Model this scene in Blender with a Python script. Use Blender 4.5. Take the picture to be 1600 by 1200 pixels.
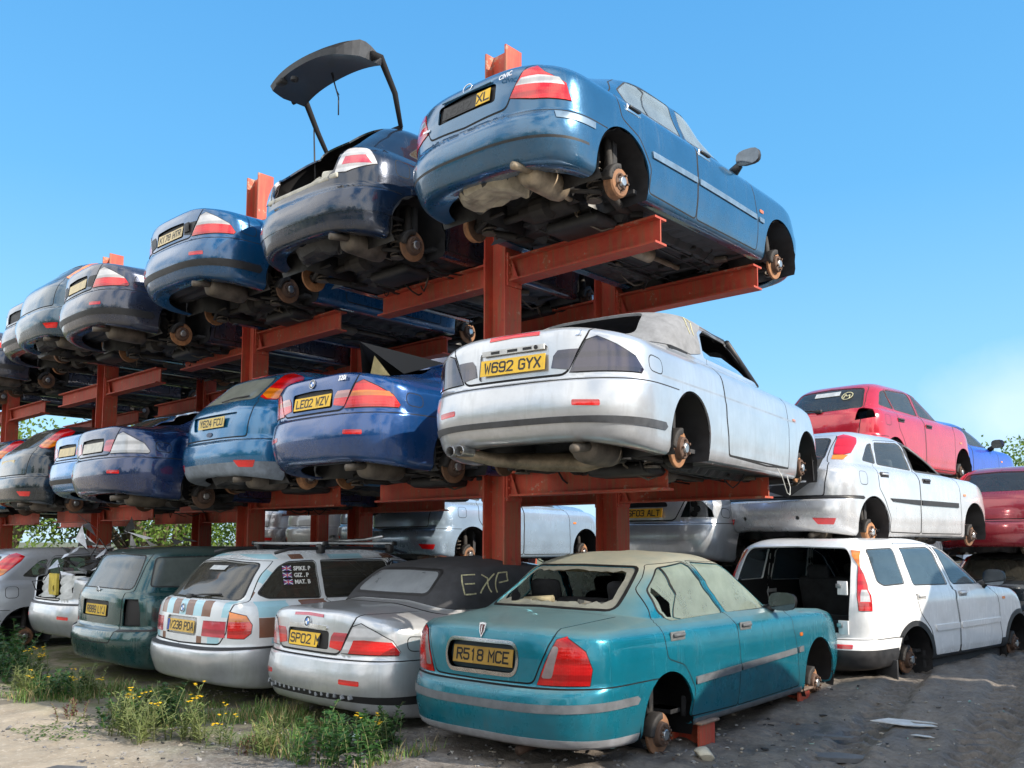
import bpy, bmesh, math, random
import numpy as np
from mathutils import Vector, Matrix
from mathutils.geometry import delaunay_2d_cdt
R = math.radians
rnd = random.Random(7)
for o in list(bpy.data.objects): bpy.data.objects.remove(o)
S = bpy.context.scene
COL = S.collection

# ------------------------------------------------------------------ camera, sky, sun, exposure
cd = bpy.data.cameras.new('camera'); cam = bpy.data.objects.new('camera', cd); COL.objects.link(cam)
cd.sensor_width = 36; cd.lens = 1405.6/1600*36; cd.shift_y = 113.2/1600; cd.clip_end = 3000; cd.clip_start = .05
cam.location = (0, 0, 1.427)
cam.rotation_mode = 'YXZ'
cam.matrix_world = Matrix.Translation((0, 0, 1.427)) @ Matrix.Rotation(R(42.93), 4, 'Z') @ Matrix.Rotation(R(90+5.44), 4, 'X') @ Matrix.Rotation(R(.13), 4, 'Z')
S.camera = cam
SUN = Vector((.83, .23, .525)).normalized()
W = bpy.data.worlds.new('World'); S.world = W; W.use_nodes = True
wn = W.node_tree.nodes; wl = W.node_tree.links; bg = wn['Background']
sky = wn.new('ShaderNodeTexSky'); sky.sky_type = 'NISHITA'; sky.sun_disc = False
sky.sun_elevation = math.asin(SUN.z); sky.sun_rotation = math.atan2(SUN.x, SUN.y)
sky.air_density = 1.0; sky.dust_density = .6; sky.ozone_density = 2.0
bg.inputs['Strength'].default_value = .15
tcw = wn.new('ShaderNodeTexCoord'); sxw = wn.new('ShaderNodeSeparateXYZ'); wl.new(tcw.outputs['Generated'], sxw.inputs[0])
rw_ = wn.new('ShaderNodeValToRGB'); wl.new(sxw.outputs[2], rw_.inputs[0]); els = rw_.color_ramp.elements
els[0].position = 0.; els[0].color = (1.5, 2.5, 3.4, 1); els[1].position = .62; els[1].color = (.22, 1.22, 2.75, 1)
e_ = els.new(.18); e_.color = (.78, 2.05, 3.25, 1); e_ = els.new(.36); e_.color = (.36, 1.58, 3.0, 1)
mw = wn.new('ShaderNodeMix'); mw.data_type = 'RGBA'; mw.inputs[0].default_value = .82; wl.new(sky.outputs[0], mw.inputs[6]); wl.new(rw_.outputs[0], mw.inputs[7])
# one soft cloud bank low on the right of the view
nz = wn.new('ShaderNodeTexNoise'); nz.inputs['Scale'].default_value = 4.5; nz.inputs['Detail'].default_value = 9; nz.inputs['Roughness'].default_value = .55; wl.new(tcw.outputs['Generated'], nz.inputs['Vector'])
dc = wn.new('ShaderNodeVectorMath'); dc.operation = 'DISTANCE'; dc.inputs[1].default_value = (-.235, .963, .125); wl.new(tcw.outputs['Generated'], dc.inputs[0])
rc = wn.new('ShaderNodeMapRange'); rc.inputs[1].default_value = .13; rc.inputs[2].default_value = .0; wl.new(dc.outputs['Value'], rc.inputs[0])
ad = wn.new('ShaderNodeMath'); ad.operation = 'ADD'; wl.new(nz.outputs[0], ad.inputs[0]); wl.new(rc.outputs[0], ad.inputs[1])
rm = wn.new('ShaderNodeMapRange'); rm.inputs[1].default_value = .82; rm.inputs[2].default_value = 1.25; rm.inputs[4].default_value = .40; wl.new(ad.outputs[0], rm.inputs[0])
mc = wn.new('ShaderNodeMix'); mc.data_type = 'RGBA'; mc.inputs[7].default_value = (3.7, 3.9, 4.4, 1); wl.new(rm.outputs[0], mc.inputs[0]); wl.new(mw.outputs[2], mc.inputs[6])
# unseen white cloud added behind the camera to brighten the shaded rear faces
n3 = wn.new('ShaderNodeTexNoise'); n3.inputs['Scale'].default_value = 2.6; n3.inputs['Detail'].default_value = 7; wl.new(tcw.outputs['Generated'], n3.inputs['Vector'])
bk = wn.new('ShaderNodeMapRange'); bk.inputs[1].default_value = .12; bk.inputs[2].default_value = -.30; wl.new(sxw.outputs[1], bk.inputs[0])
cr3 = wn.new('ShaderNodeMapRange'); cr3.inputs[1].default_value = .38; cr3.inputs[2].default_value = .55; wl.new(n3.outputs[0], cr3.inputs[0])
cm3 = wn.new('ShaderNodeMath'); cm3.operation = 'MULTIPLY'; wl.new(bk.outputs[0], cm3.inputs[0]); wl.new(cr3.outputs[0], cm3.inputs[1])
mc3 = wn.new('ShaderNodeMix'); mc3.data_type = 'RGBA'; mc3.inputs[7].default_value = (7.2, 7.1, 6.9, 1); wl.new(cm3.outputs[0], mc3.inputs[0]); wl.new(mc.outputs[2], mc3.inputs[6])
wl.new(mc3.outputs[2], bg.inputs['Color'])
sl = bpy.data.lights.new('sun', 'SUN'); sl.energy = 3.4; sl.angle = R(.53); sl.color = (1, .90, .76)
sun = bpy.data.objects.new('sun', sl); COL.objects.link(sun)
sun.rotation_euler = SUN.to_track_quat('Z', 'Y').to_euler(); sun.location = (20, 5, 20)
S.view_settings.view_transform = 'Standard'; S.view_settings.look = 'None'
S.view_settings.exposure = 1.1; S.view_settings.gamma = 1
S.render.engine = 'CYCLES'
S.cycles.max_bounces = 7; S.cycles.transparent_max_bounces = 12

# ------------------------------------------------------------------ node helpers
def mat(name):
    m = bpy.data.materials.new(name); m.use_nodes = True
    n = m.node_tree.nodes; l = m.node_tree.links
    return m, n, l, n['Principled BSDF']
def noise(n, l, scale, detail=4, rough=.55, vec=None, dist=0.):
    t = n.new('ShaderNodeTexNoise'); t.inputs['Scale'].default_value = scale
    t.inputs['Detail'].default_value = detail; t.inputs['Roughness'].default_value = rough
    t.inputs['Distortion'].default_value = dist
    if vec is not None: l.new(vec, t.inputs['Vector'])
    return t.outputs['Fac']
def ramp(n, l, fac, a, b, ca=(0, 0, 0, 1), cb=(1, 1, 1, 1)):
    r = n.new('ShaderNodeValToRGB'); e = r.color_ramp.elements
    e[0].position = a; e[1].position = b; e[0].color = ca; e[1].color = cb
    l.new(fac, r.inputs['Fac']); return r.outputs['Color']
def mixc(n, l, fac, a, b, mode='MIX'):
    m = n.new('ShaderNodeMix'); m.data_type = 'RGBA'; m.blend_type = mode
    for s, v in ((0, fac), (6, a), (7, b)):
        if isinstance(v, (int, float)): m.inputs[s].default_value = v
        elif isinstance(v, tuple): m.inputs[s].default_value = v if len(v) == 4 else v+(1,)
        else: l.new(v, m.inputs[s])
    return m.outputs[2]
def math_(n, l, op, a, b=0.):
    m = n.new('ShaderNodeMath'); m.operation = op
    for i, v in enumerate((a, b)):
        if isinstance(v, (int, float)): m.inputs[i].default_value = v
        else: l.new(v, m.inputs[i])
    return m.outputs[0]
def bump(n, l, b, h, strength=.3, dist=.01):
    q = n.new('ShaderNodeBump'); q.inputs['Strength'].default_value = strength; q.inputs['Distance'].default_value = dist
    l.new(h, q.inputs['Height']); l.new(q.outputs['Normal'], b.inputs['Normal'])
def objvec(n): return n.new('ShaderNodeTexCoord').outputs['Object']
_M = {}
def simple(name, col, rough=.5, metal=0., var=.25, scale=9., coat=0., bmp=0., spec=.5):
    """a plain surface with a little wear in colour and gloss"""
    if name in _M: return _M[name]
    m, n, l, b = mat(name); v = objvec(n)
    f = noise(n, l, scale, 6, .65, v)
    c = col+(1,)
    dk = tuple(x*(1-var) for x in col)+(1,); lt = tuple(min(1, x*(1+var)) for x in col)+(1,)
    l.new(ramp(n, l, f, .3, .7, dk, lt), b.inputs['Base Color'])
    b.inputs['Metallic'].default_value = metal
    l.new(ramp(n, l, f, .3, .7, (rough*.85,)*3+(1,), (min(1, rough*1.15),)*3+(1,)), b.inputs['Roughness'])
    b.inputs['Coat Weight'].default_value = coat; b.inputs['Coat Roughness'].default_value = .06
    b.inputs['Specular IOR Level'].default_value = spec
    if bmp: bump(n, l, b, noise(n, l, scale*5, 5, .6, v), bmp, .004)
    _M[name] = m; return m
def paint(name, col, metal=.35, dust=.15, dustcol=(.42, .39, .32), grime=.25, rough=.24, wave=0., coat=1., roofdust=0.):
    """car paint: flake base, clear coat, dust lying on the surfaces that face up, road film low down, scuffs"""
    if name in _M: return _M[name]
    m, n, l, b = mat(name); v = objvec(n)
    geo = n.new('ShaderNodeNewGeometry'); sx = n.new('ShaderNodeSeparateXYZ'); l.new(geo.outputs['Normal'], sx.inputs[0])
    so = n.new('ShaderNodeSeparateXYZ'); l.new(v, so.inputs[0])
    big = noise(n, l, 2.3, 5, .6, v); fine = noise(n, l, 38, 4, .7, v); mid = noise(n, l, 8, 6, .65, v)
    c0 = tuple(x*.86 for x in col)+(1,); c1 = tuple(min(1, x*1.12) for x in col)+(1,)
    base = ramp(n, l, big, .3, .7, c0, c1)
    # road film near the sills
    low = n.new('ShaderNodeMapRange'); low.inputs[1].default_value = .62; low.inputs[2].default_value = .2
    low.inputs[3].default_value = 0; low.inputs[4].default_value = 1; l.new(so.outputs[2], low.inputs[0])
    g = math_(n, l, 'MULTIPLY', low.outputs[0], ramp(n, l, mid, .35, .75))
    g = math_(n, l, 'MULTIPLY', g, grime)
    base = mixc(n, l, g, base, (.13, .115, .095, 1))
    # rain streaks of dirt down the sides
    sk = n.new('ShaderNodeMapping'); sk.inputs['Scale'].default_value = (16, 16, 1.3); l.new(v, sk.inputs['Vector'])
    stk = math_(n, l, 'MULTIPLY', ramp(n, l, noise(n, l, 1.6, 5, .6, sk.outputs[0], .2), .50, .72), ramp(n, l, big, .38, .62)); g = math_(n, l, 'MAXIMUM', g, math_(n, l, 'MULTIPLY', stk, grime*.75))
    base = mixc(n, l, math_(n, l, 'MULTIPLY', stk, grime*.75), base, (.15, .14, .12, 1))
    # dust on upward faces
    up = n.new('ShaderNodeMapRange'); up.inputs[1].default_value = .45; up.inputs[2].default_value = .88; l.new(sx.outputs[2], up.inputs[0])
    d = math_(n, l, 'MULTIPLY', up.outputs[0], ramp(n, l, mid, .2, .6, (.78,)*3+(1,), (1,)*4))
    d = math_(n, l, 'MULTIPLY', d, max(dust, roofdust))
    if roofdust:   # the roof keeps its dust, the lids have been wiped and rained on
        hz = n.new('ShaderNodeMapRange'); hz.inputs[1].default_value = 1.02; hz.inputs[2].default_value = 1.26; hz.inputs[3].default_value = .40; hz.inputs[4].default_value = 1.; l.new(so.outputs[2], hz.inputs[0]); d = math_(n, l, 'MULTIPLY', d, hz.outputs[0])
    film = math_(n, l, 'MULTIPLY', ramp(n, l, big, .35, .8), dust*.15)
    d = math_(n, l, 'MAXIMUM', d, film)
    base = mixc(n, l, d, base, dustcol)
    # pale scratches and chips
    sp = n.new('ShaderNodeMapping'); sp.inputs['Scale'].default_value = (6, 2.2, 30); l.new(v, sp.inputs['Vector'])
    sc = ramp(n, l, noise(n, l, 3.2, 3, .5, sp.outputs[0], .4), .735, .76)
    sc = math_(n, l, 'MULTIPLY', sc, ramp(n, l, big, .52, .66))
    base = mixc(n, l, math_(n, l, 'MULTIPLY', sc, .5), base, (.45, .46, .46, 1))
    l.new(base, b.inputs['Base Color'])
    b.inputs['Metallic'].default_value = metal
    mm = math_(n, l, 'MULTIPLY', math_(n, l, 'SUBTRACT', 1., d), metal); l.new(mm, b.inputs['Metallic'])
    rr = math_(n, l, 'ADD', rough, math_(n, l, 'MULTIPLY', math_(n, l, 'ADD', d, g), .5)); l.new(rr, b.inputs['Roughness'])
    cw = math_(n, l, 'MULTIPLY', math_(n, l, 'SUBTRACT', 1., math_(n, l, 'MINIMUM', math_(n, l, 'ADD', math_(n, l, 'MULTIPLY', d, 1.3), g), 1.)), coat)
    l.new(cw, b.inputs['Coat Weight']); l.new(ramp(n, l, mid, .3, .8, (.015,)*3+(1,), (.08,)*3+(1,)), b.inputs['Coat Roughness'])
    h = math_(n, l, 'ADD', math_(n, l, 'MULTIPLY', big, 1.), math_(n, l, 'MULTIPLY', fine, .012))
    bump(n, l, b, h, .30+wave, .022)
    ins = n.new('ShaderNodeBsdfDiffuse'); ins.inputs[0].default_value = (.028, .028, .030, 1); mx = n.new('ShaderNodeMixShader'); l.new(geo.outputs['Backfacing'], mx.inputs[0]); l.new(b.outputs[0], mx.inputs[1]); l.new(ins.outputs[0], mx.inputs[2]); l.new(mx.outputs[0], n['Material Output'].inputs[0])
    _M[name] = m; return m
def glass(name, tint=(.55, .7, .68), dirt=.25, dirtcol=(.45, .43, .36), dark=.0, rough=.02):
    if name in _M: return _M[name]
    m, n, l, b = mat(name); v = objvec(n); n.remove(b)
    out = n['Material Output']
    tr = n.new('ShaderNodeBsdfTransparent'); tr.inputs[0].default_value = tuple(x*(1-dark) for x in tint)+(1,)
    gl = n.new('ShaderNodeBsdfGlossy'); gl.inputs['Roughness'].default_value = rough; gl.inputs[0].default_value = (1, 1, 1, 1)
    fr = n.new('ShaderNodeFresnel'); fr.inputs[0].default_value = 1.62
    df = n.new('ShaderNodeBsdfDiffuse'); df.inputs[0].default_value = dirtcol+(1,)
    m1 = n.new('ShaderNodeMixShader'); l.new(fr.outputs[0], m1.inputs[0]); l.new(tr.outputs[0], m1.inputs[1]); l.new(gl.outputs[0], m1.inputs[2])
    f = noise(n, l, 3.5, 7, .65, v); f2 = noise(n, l, 60, 3, .6, v)
    k = math_(n, l, 'MULTIPLY', ramp(n, l, math_(n, l, 'ADD', math_(n, l, 'MULTIPLY', f, .93), math_(n, l, 'MULTIPLY', f2, .07)), .25, .75, (.5,)*3+(1,), (1,)*4), dirt)
    m2 = n.new('ShaderNodeMixShader'); l.new(k, m2.inputs[0]); l.new(m1.outputs[0], m2.inputs[1]); l.new(df.outputs[0], m2.inputs[2])
    l.new(m2.outputs[0], out.inputs[0]); _M[name] = m; return m
def lens(name, col, rough=.12, freq=90.):
    if name in _M: return _M[name]
    m, n, l, b = mat(name); v = objvec(n)
    f = noise(n, l, 7, 5, .6, v)
    cc = ramp(n, l, f, .25, .75, tuple(x*.7 for x in col)+(1,), tuple(min(1, x*1.15) for x in col)+(1,)); wd = n.new('ShaderNodeTexWave'); wd.inputs['Scale'].default_value = 3.1; wd.bands_direction = 'Z'; wd.inputs['Distortion'].default_value = .6; l.new(v, wd.inputs['Vector'])
    l.new(mixc(n, l, math_(n, l, 'MULTIPLY', ramp(n, l, wd.outputs['Fac'], .1, .5, (1,)*4, (0, 0, 0, 1)), .55), cc, tuple(x*.35 for x in col)), b.inputs['Base Color'])
    b.inputs['Roughness'].default_value = rough; b.inputs['Coat Weight'].default_value = 1.; b.inputs['Coat Roughness'].default_value = .04
    b.inputs['Subsurface Weight'].default_value = .0
    w = n.new('ShaderNodeTexWave'); w.inputs['Scale'].default_value = freq/6.28; w.bands_direction = 'X'; l.new(v, w.inputs['Vector'])
    w2 = n.new('ShaderNodeTexWave'); w2.inputs['Scale'].default_value = freq/12.; w2.bands_direction = 'Z'; l.new(v, w2.inputs['Vector'])
    h = math_(n, l, 'ADD', w.outputs['Fac'], w2.outputs['Fac'])
    bump(n, l, b, h, .20, .002)
    _M[name] = m; return m
BLACK = simple('black_trim', (.018, .018, .02), .5, 0, .3, 14, bmp=.15)
RUBBER = simple('rubber_seal', (.012, .012, .013), .65, 0, .4, 12)
GAP = simple('panel_gap', (.008, .008, .009), .9, 0, .2)
GREYTRIM = simple('grey_trim', (.20, .215, .235), .6, 0, .25, 12, bmp=.2)
GRIME = simple('underbody_grime', (.026, .023, .021), .75, 0, .6, 6, bmp=.5)
FLOORP = simple('underbody_sealant', (.030, .030, .032), .6, .1, .55, 5, bmp=.4)
FLOORB = simple('bare_floor_steel', (.33, .29, .22), .6, .2, .5, 5, bmp=.4)
PIPE = simple('exhaust_steel', (.30, .24, .17), .5, .5, .55, 7, bmp=.3)
def vary(m, dark=.45):
    n = m.node_tree.nodes; l = m.node_tree.links; b = n['Principled BSDF']; k = b.inputs['Base Color'].links[0].from_socket; oi = n.new('ShaderNodeObjectInfo'); l.new(mixc(n, l, math_(n, l, 'MULTIPLY', oi.outputs['Random'], .95), k, (.075, .050, .040, 1)), b.inputs['Base Color']); return m
PIPED = simple('exhaust_dull', (.12, .10, .08), .6, .4, .55, 7, bmp=.3)
RUST = simple('rusty_disc', (.36, .17, .075), .75, .15, .45, 16, bmp=.4)
RUSTD = simple('rusty_hub', (.13, .075, .05), .8, .2, .5, 18, bmp=.4)
vary(RUST); vary(RUSTD)
STEEL = simple('bare_steel', (.45, .45, .45), .35, .9, .3, 12)
SPRING = simple('spring_steel', (.10, .085, .07), .6, .3, .5, 20)
CABIN = simple('cabin_trim', (.035, .036, .040), .85, 0, .5, 8)
CABINL = simple('cabin_trim_pale', (.30, .29, .26), .85, 0, .4, 8)
RED = lens('red_lens', (.70, .006, .008), freq=160.); ORANGE = lens('amber_lens', (.85, .22, .01)); CLEAR = lens('clear_lens', (.62, .62, .64))
PALERED = lens('faded_red_lens', (.55, .06, .09)); SMOKE = lens('smoked_lens', (.035, .03, .06), .1, 40)
YELLOW = simple('plate_yellow', (.78, .47, .02), .45, 0, .12, 10); PLATEK = simple('plate_black', (.012, .012, .012), .5)
YELLOWD = simple('plate_yellow_dirty', (.52, .32, .05), .6, 0, .3, 7)
YELLOWP = simple('plate_pale', (.62, .50, .28), .5, 0, .25, 8)
WHITEP = simple('white_lettering', (.8, .8, .78), .5, 0, .1); CHALK = simple('chalk_paint', (.46, .43, .26), .9, 0, .5, 30)
CHROME = simple('chrome_trim', (.62, .63, .65), .16, 1., .15, 10)

# ------------------------------------------------------------------ object helpers
def link(o, parent=None):
    COL.objects.link(o)
    if parent is not None: o.parent = parent
    return o
def tag(o, label=None, cat=None, group=None, kind=None):
    if label: o['label'] = label
    if cat: o['category'] = cat
    if group: o['group'] = group
    if kind: o['kind'] = kind
    return o
def thing(name, label, cat, loc=(0, 0, 0), rz=0., group=None):
    o = bpy.data.objects.new(name, None); o.empty_display_size = .2; link(o)
    o.location = loc; o.rotation_euler = (0, 0, rz); return tag(o, label, cat, group)
class MB:
    """collects shapes; build() links them as ONE mesh object"""
    def __init__(s): s.v = []; s.f = []; s.m = []; s.sm = []; s.n = 0
    def add(s, v, f, m=0, smooth=False):
        s.v.extend([tuple(map(float, p)) for p in v])
        for q in f: s.f.append(tuple(i+s.n for i in q)); s.m.append(m); s.sm.append(smooth)
        s.n += len(v); return s
    def box(s, c, d, m=0, rz=0., M=None, bev=0.):
        if bev:
            bm = bmesh.new(); bmesh.ops.create_cube(bm, size=1.)
            bmesh.ops.scale(bm, vec=d, verts=bm.verts)
            bmesh.ops.bevel(bm, geom=list(bm.edges), offset=bev, segments=2, profile=.5, affect='EDGES')
            P = np.array([v.co for v in bm.verts]); F = [tuple(v.index for v in f.verts) for f in bm.faces]; bm.free()
        else:
            P = np.array([(x, y, z) for x in (-.5, .5) for y in (-.5, .5) for z in (-.5, .5)])*np.array(d)
            F = [(0, 1, 3, 2), (4, 6, 7, 5), (0, 4, 5, 1), (2, 3, 7, 6), (0, 2, 6, 4), (1, 5, 7, 3)]
        if M is not None: P = P @ np.array(M.to_3x3()).T
        if rz: P = P @ np.array([[math.cos(rz), math.sin(rz), 0], [-math.sin(rz), math.cos(rz), 0], [0, 0, 1]])
        return s.add(P+np.array(c), F, m, bool(bev))
    def tube(s, pts, r, n=8, m=0, cap=True, smooth=True):
        pts = [Vector(p) for p in pts]; k = len(pts)
        rs = [r]*k if isinstance(r, (int, float)) else list(r)
        V = []; F = []; up = None
        for i, p in enumerate(pts):
            d = (pts[min(i+1, k-1)]-pts[max(i-1, 0)]).normalized()
            if up is None: up = Vector((0, 0, 1)) if abs(d.z) < .9 else Vector((1, 0, 0))
            a = d.cross(up).normalized(); b = a.cross(d).normalized(); up = b
            for j in range(n):
                t = 2*math.pi*j/n; V.append(p+(a*math.cos(t)+b*math.sin(t))*rs[i])
        for i in range(k-1):
            for j in range(n): F.append((i*n+j, i*n+(j+1) % n, (i+1)*n+(j+1) % n, (i+1)*n+j))
        if cap: F.append(tuple(range(n))[::-1]); F.append(tuple((k-1)*n+j for j in range(n)))
        return s.add(V, F, m, smooth)
    def lathe(s, prof, c, axis='x', n=28, m=0, sgn=1, smooth=False, mats=None):
        """prof: (along, radius) pairs"""
        V = []; F = []; k = len(prof)
        for (a, r) in prof:
            for j in range(n):
                t = 2*math.pi*j/n; q = (a*sgn, r*math.cos(t), r*math.sin(t))
                if axis == 'y': q = (q[1], q[0], q[2])
                if axis == 'z': q = (q[1], q[2], q[0])
                V.append((c[0]+q[0], c[1]+q[1], c[2]+q[2]))
        for i in range(k-1):
            ff = [(i*n+j, i*n+(j+1) % n, (i+1)*n+(j+1) % n, (i+1)*n+j) for j in range(n)]
            s_n = s.n
            if mats: 
                for q in ff: s.f.append(tuple(x+s.n for x in q)); s.m.append(mats[i]); s.sm.append(smooth)
            else: F += ff
        return s.add(V, F, m, smooth)
    def prism(s, poly, h, M=None, m=0):
        """poly in xy, extruded along z by h, moved by matrix M"""
        k = len(poly); V = [Vector((x, y, z)) for z in (0, h) for x, y in poly]
        if M is not None: V = [M @ v for v in V]
        F = [tuple(range(k))[::-1], tuple(range(k, 2*k))]+[(i, (i+1) % k, k+(i+1) % k, k+i) for i in range(k)]
        return s.add(V, F, m)
    def build(s, name, mats, parent=None):
        me = bpy.data.meshes.new(name); me.from_pydata(s.v, [], s.f)
        for x in (mats if isinstance(mats, (list, tuple)) else [mats]): me.materials.append(x)
        me.polygons.foreach_set('material_index', s.m); me.polygons.foreach_set('use_smooth', s.sm); me.update()
        return link(bpy.data.objects.new(name, me), parent)
def text_mb(txt, size, depth=.002, bold=.0, sx=1.):
    cu = bpy.data.curves.new('lettering', 'FONT'); cu.body = txt; cu.size = size; cu.align_x = 'CENTER'; cu.align_y = 'CENTER'
    cu.offset = bold; cu.extrude = depth; cu.resolution_u = 3
    o = bpy.data.objects.new('lettering', cu); COL.objects.link(o)
    me = bpy.data.meshes.new_from_object(o); bpy.data.objects.remove(o)
    mb = MB(); P = np.array([v.co for v in me.vertices]); P[:, 0] *= sx
    mb.add(P, [tuple(p.vertices) for p in me.polygons]); bpy.data.meshes.remove(me); return mb, P
def xform(mb, M):
    mb.v = [tuple(M @ Vector(p)) for p in mb.v]; return mb

# ------------------------------------------------------------------ car body surfaces
# A body is a stack of closed rings (rear, side, front); a spline through the rings is the skin.
# Every panel, window, lamp and gap is an outline drawn on that skin and cut exactly out of it.
def resample(P, n):
    d = np.r_[0, np.cumsum(np.linalg.norm(np.diff(P, axis=0), axis=1))]
    u = np.linspace(0, d[-1], n); return np.stack([np.interp(u, d, P[:, k]) for k in range(P.shape[1])], 1)
class Shell:
    def __init__(s, rings, crease=(4, 5, 8, 9), NT=361, NS=300, taper=.05, L=None, frontn=2.6):
        ref = rings[3]; L = L or ref[5]; s.L = L
        ymid = L*.52
        lr = ref[6]*.9+ref[7]*.8; lf = ref[6]+.5; ls = L-ref[7]-.6
        s.ta = lr/(lr+ls+lf); s.tb = (lr+ls)/(lr+ls+lf)
        nr = int(NT*s.ta); nf = int(NT*(1-s.tb)); ns = NT-nr-nf
        G = []
        for (zr, zsr, zsf, zf, yr, yf, w, cr, n) in rings:
            th = (np.linspace(0, 1, 500)**2.2)*math.pi/2
            th = np.r_[th, math.pi/2-th[::-1]]; th.sort()
            x = w*np.sin(th)**(2/n); y = yr+cr*(1-np.maximum(np.cos(th), 0)**(2/n))
            A = resample(np.stack([x, y], 1), nr+1)[:-1]
            q = np.linspace(0, 1, nr+1)[:-1]; q2 = np.clip((q-.3)/.7, 0, 1); q2 = q2*q2*(3-2*q2)
            za = zr+(zsr-zr)*q2
            cf = min(.6, (yf-yr)*.3); n2 = frontn
            y0 = yr+cr; y1 = yf-cf
            B = np.stack([np.full(ns, w), np.linspace(y0, y1, ns)], 1); zb = np.linspace(zsr, zsf, ns)
            x = w*np.sin(th)**(2/n2); y = yf-cf*(1-np.maximum(np.cos(th), 0)**(2/n2))
            C = resample(np.stack([x, y], 1)[::-1], nf+1)[1:]
            q = np.linspace(0, 1, nf+1)[1:]; q = q*q*(3-2*q); zc = zsf+(zf-zsf)*q
            P = np.r_[A, B, C]; Z = np.r_[za, zb, zc]
            X = P[:, 0]*(1-taper*((P[:, 1]-ymid)/(L/2))**2)
            G.append(np.stack([X, P[:, 1], Z], 1))
        G = np.array(G); K = len(rings)
        h = np.maximum(np.linalg.norm(np.diff(G, axis=0), axis=2).mean(1), .012)
        s.k = np.r_[0, np.cumsum(h)]; s.LS = s.k[-1]; s.LT = lr+ls+lf
        d = np.diff(G, axis=0)/h[:, None, None]
        m0 = np.empty_like(G); m1 = np.empty_like(G)   # incoming / outgoing tangents
        for i in range(K):
            a = d[max(i-1, 0)]; b = d[min(i, K-2)]
            if i in crease or i == 0 or i == K-1: m0[i] = a; m1[i] = b
            else:
                h0, h1 = h[i-1], h[i]; m0[i] = m1[i] = (a*h1+b*h0)/(h0+h1)
        sv = np.linspace(0, s.LS, NS); D = np.empty((NT, NS, 3))
        for j, sj in enumerate(sv):
            i = min(np.searchsorted(s.k, sj, 'right')-1, K-2); u = (sj-s.k[i])/h[i]
            D[:, j] = ((2*u**3-3*u*u+1)*G[i]+(u**3-2*u*u+u)*h[i]*m1[i]+(3*u*u-2*u**3)*G[i+1]+(u**3-u*u)*h[i]*m0[i+1])
        D[0, :, 0] = 0; D[-1, :, 0] = 0; D[:, -1, 0] = 0
        s.D = D; s.NT = NT; s.NS = NS
        tt, ss = np.meshgrid(np.arange(0, NT, 3), np.arange(0, NS, 3), indexing='ij')
        s.ct = tt.ravel()/(NT-1); s.cs = ss.ravel()/(NS-1)*s.LS; s.cp = D[tt.ravel(), ss.ravel()]
    def ev(s, T, SS):
        a = np.clip(np.asarray(T, float), 0, 1)*(s.NT-1); b = np.clip(np.asarray(SS, float)/s.LS, 0, 1)*(s.NS-1)
        i = np.minimum(a.astype(int), s.NT-2); j = np.minimum(b.astype(int), s.NS-2); u = (a-i)[..., None]; v = (b-j)[..., None]
        D = s.D; return (D[i, j]*(1-u)+D[i+1, j]*u)*(1-v)+(D[i, j+1]*(1-u)+D[i+1, j+1]*u)*v
    def inv(s, view, a, b):
        """outline point in a view -> skin parameter. s: side (y,z)  r: rear (x,z)  t: top (x,y)  k: (y,ring)  kr: (x,ring)  p: raw"""
        if view == 'p': return (a, b)
        if view == 'kr' and a == 0: return (0., float(np.interp(b, np.arange(len(s.k)), s.k)))
        if view in ('k', 'kr'):
            sv = np.interp(b, np.arange(len(s.k)), s.k); ts = np.linspace(0, 1, 1201) if view == 'k' else np.linspace(0, s.ta*1.15, 600)
            P = s.ev(ts, np.full(len(ts), sv)); ax = 1 if view == 'k' else 0
            if view == 'k': ok = (ts > s.ta*.45) & (ts < s.tb+.3*(1-s.tb))
            else: ok = ts < s.ta*.97
            e = np.abs(P[:, ax]-a)+(~ok)*9; return (ts[np.argmin(e)], sv)
        if a == 0 and view in 'rt':
            t0 = 0. if view == 'r' else 1.; q = np.linspace(0, s.LS, 1500); P = s.ev(np.full(1500, t0), q); e = np.abs(P[:, 2 if view == 'r' else 1]-b)
            return (t0, q[np.argmin(e)])
        P = s.cp
        if view == 's': A, B = 1, 2; ok = (s.ct > s.ta*.42) & (s.ct < s.tb+.4*(1-s.tb)) & (P[:, 0] > .2) & ((s.ct > s.ta*.8) | (s.cs < s.k[8]) | ((s.cs > s.k[9]+.03) & (s.ct > s.ta*.5)))
        elif view == 'r': A, B = 0, 2; ok = (s.ct < s.ta*.97)
        else: A, B = 0, 1; ok = s.cs > s.k[7]
        e = (P[:, A]-a)**2+(P[:, B]-b)**2+(~ok)*9
        i = int(np.argmin(e)); t, q = s.ct[i], s.cs[i]
        for _ in range(8):
            p0 = s.ev(t, q); r0 = np.array([a-p0[A], b-p0[B]]); h = .004
            pt = (s.ev(min(t+h, 1), q)-s.ev(max(t-h, 0), q))/(min(t+h, 1)-max(t-h, 0)); hs = .01
            ps = (s.ev(t, min(q+hs, s.LS))-s.ev(t, max(q-hs, 0)))/(min(q+hs, s.LS)-max(q-hs, 0))
            J = np.array([[pt[A], ps[A]], [pt[B], ps[B]]])
            try: dx = np.linalg.solve(J.T @ J+1e-7*np.eye(2), J.T @ r0)
            except Exception: break
            t = min(max(t+float(np.clip(dx[0], -.03, .03)), 0), 1); q = min(max(q+float(np.clip(dx[1], -.1, .1)), 0), s.LS)
        return (t, q)
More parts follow.
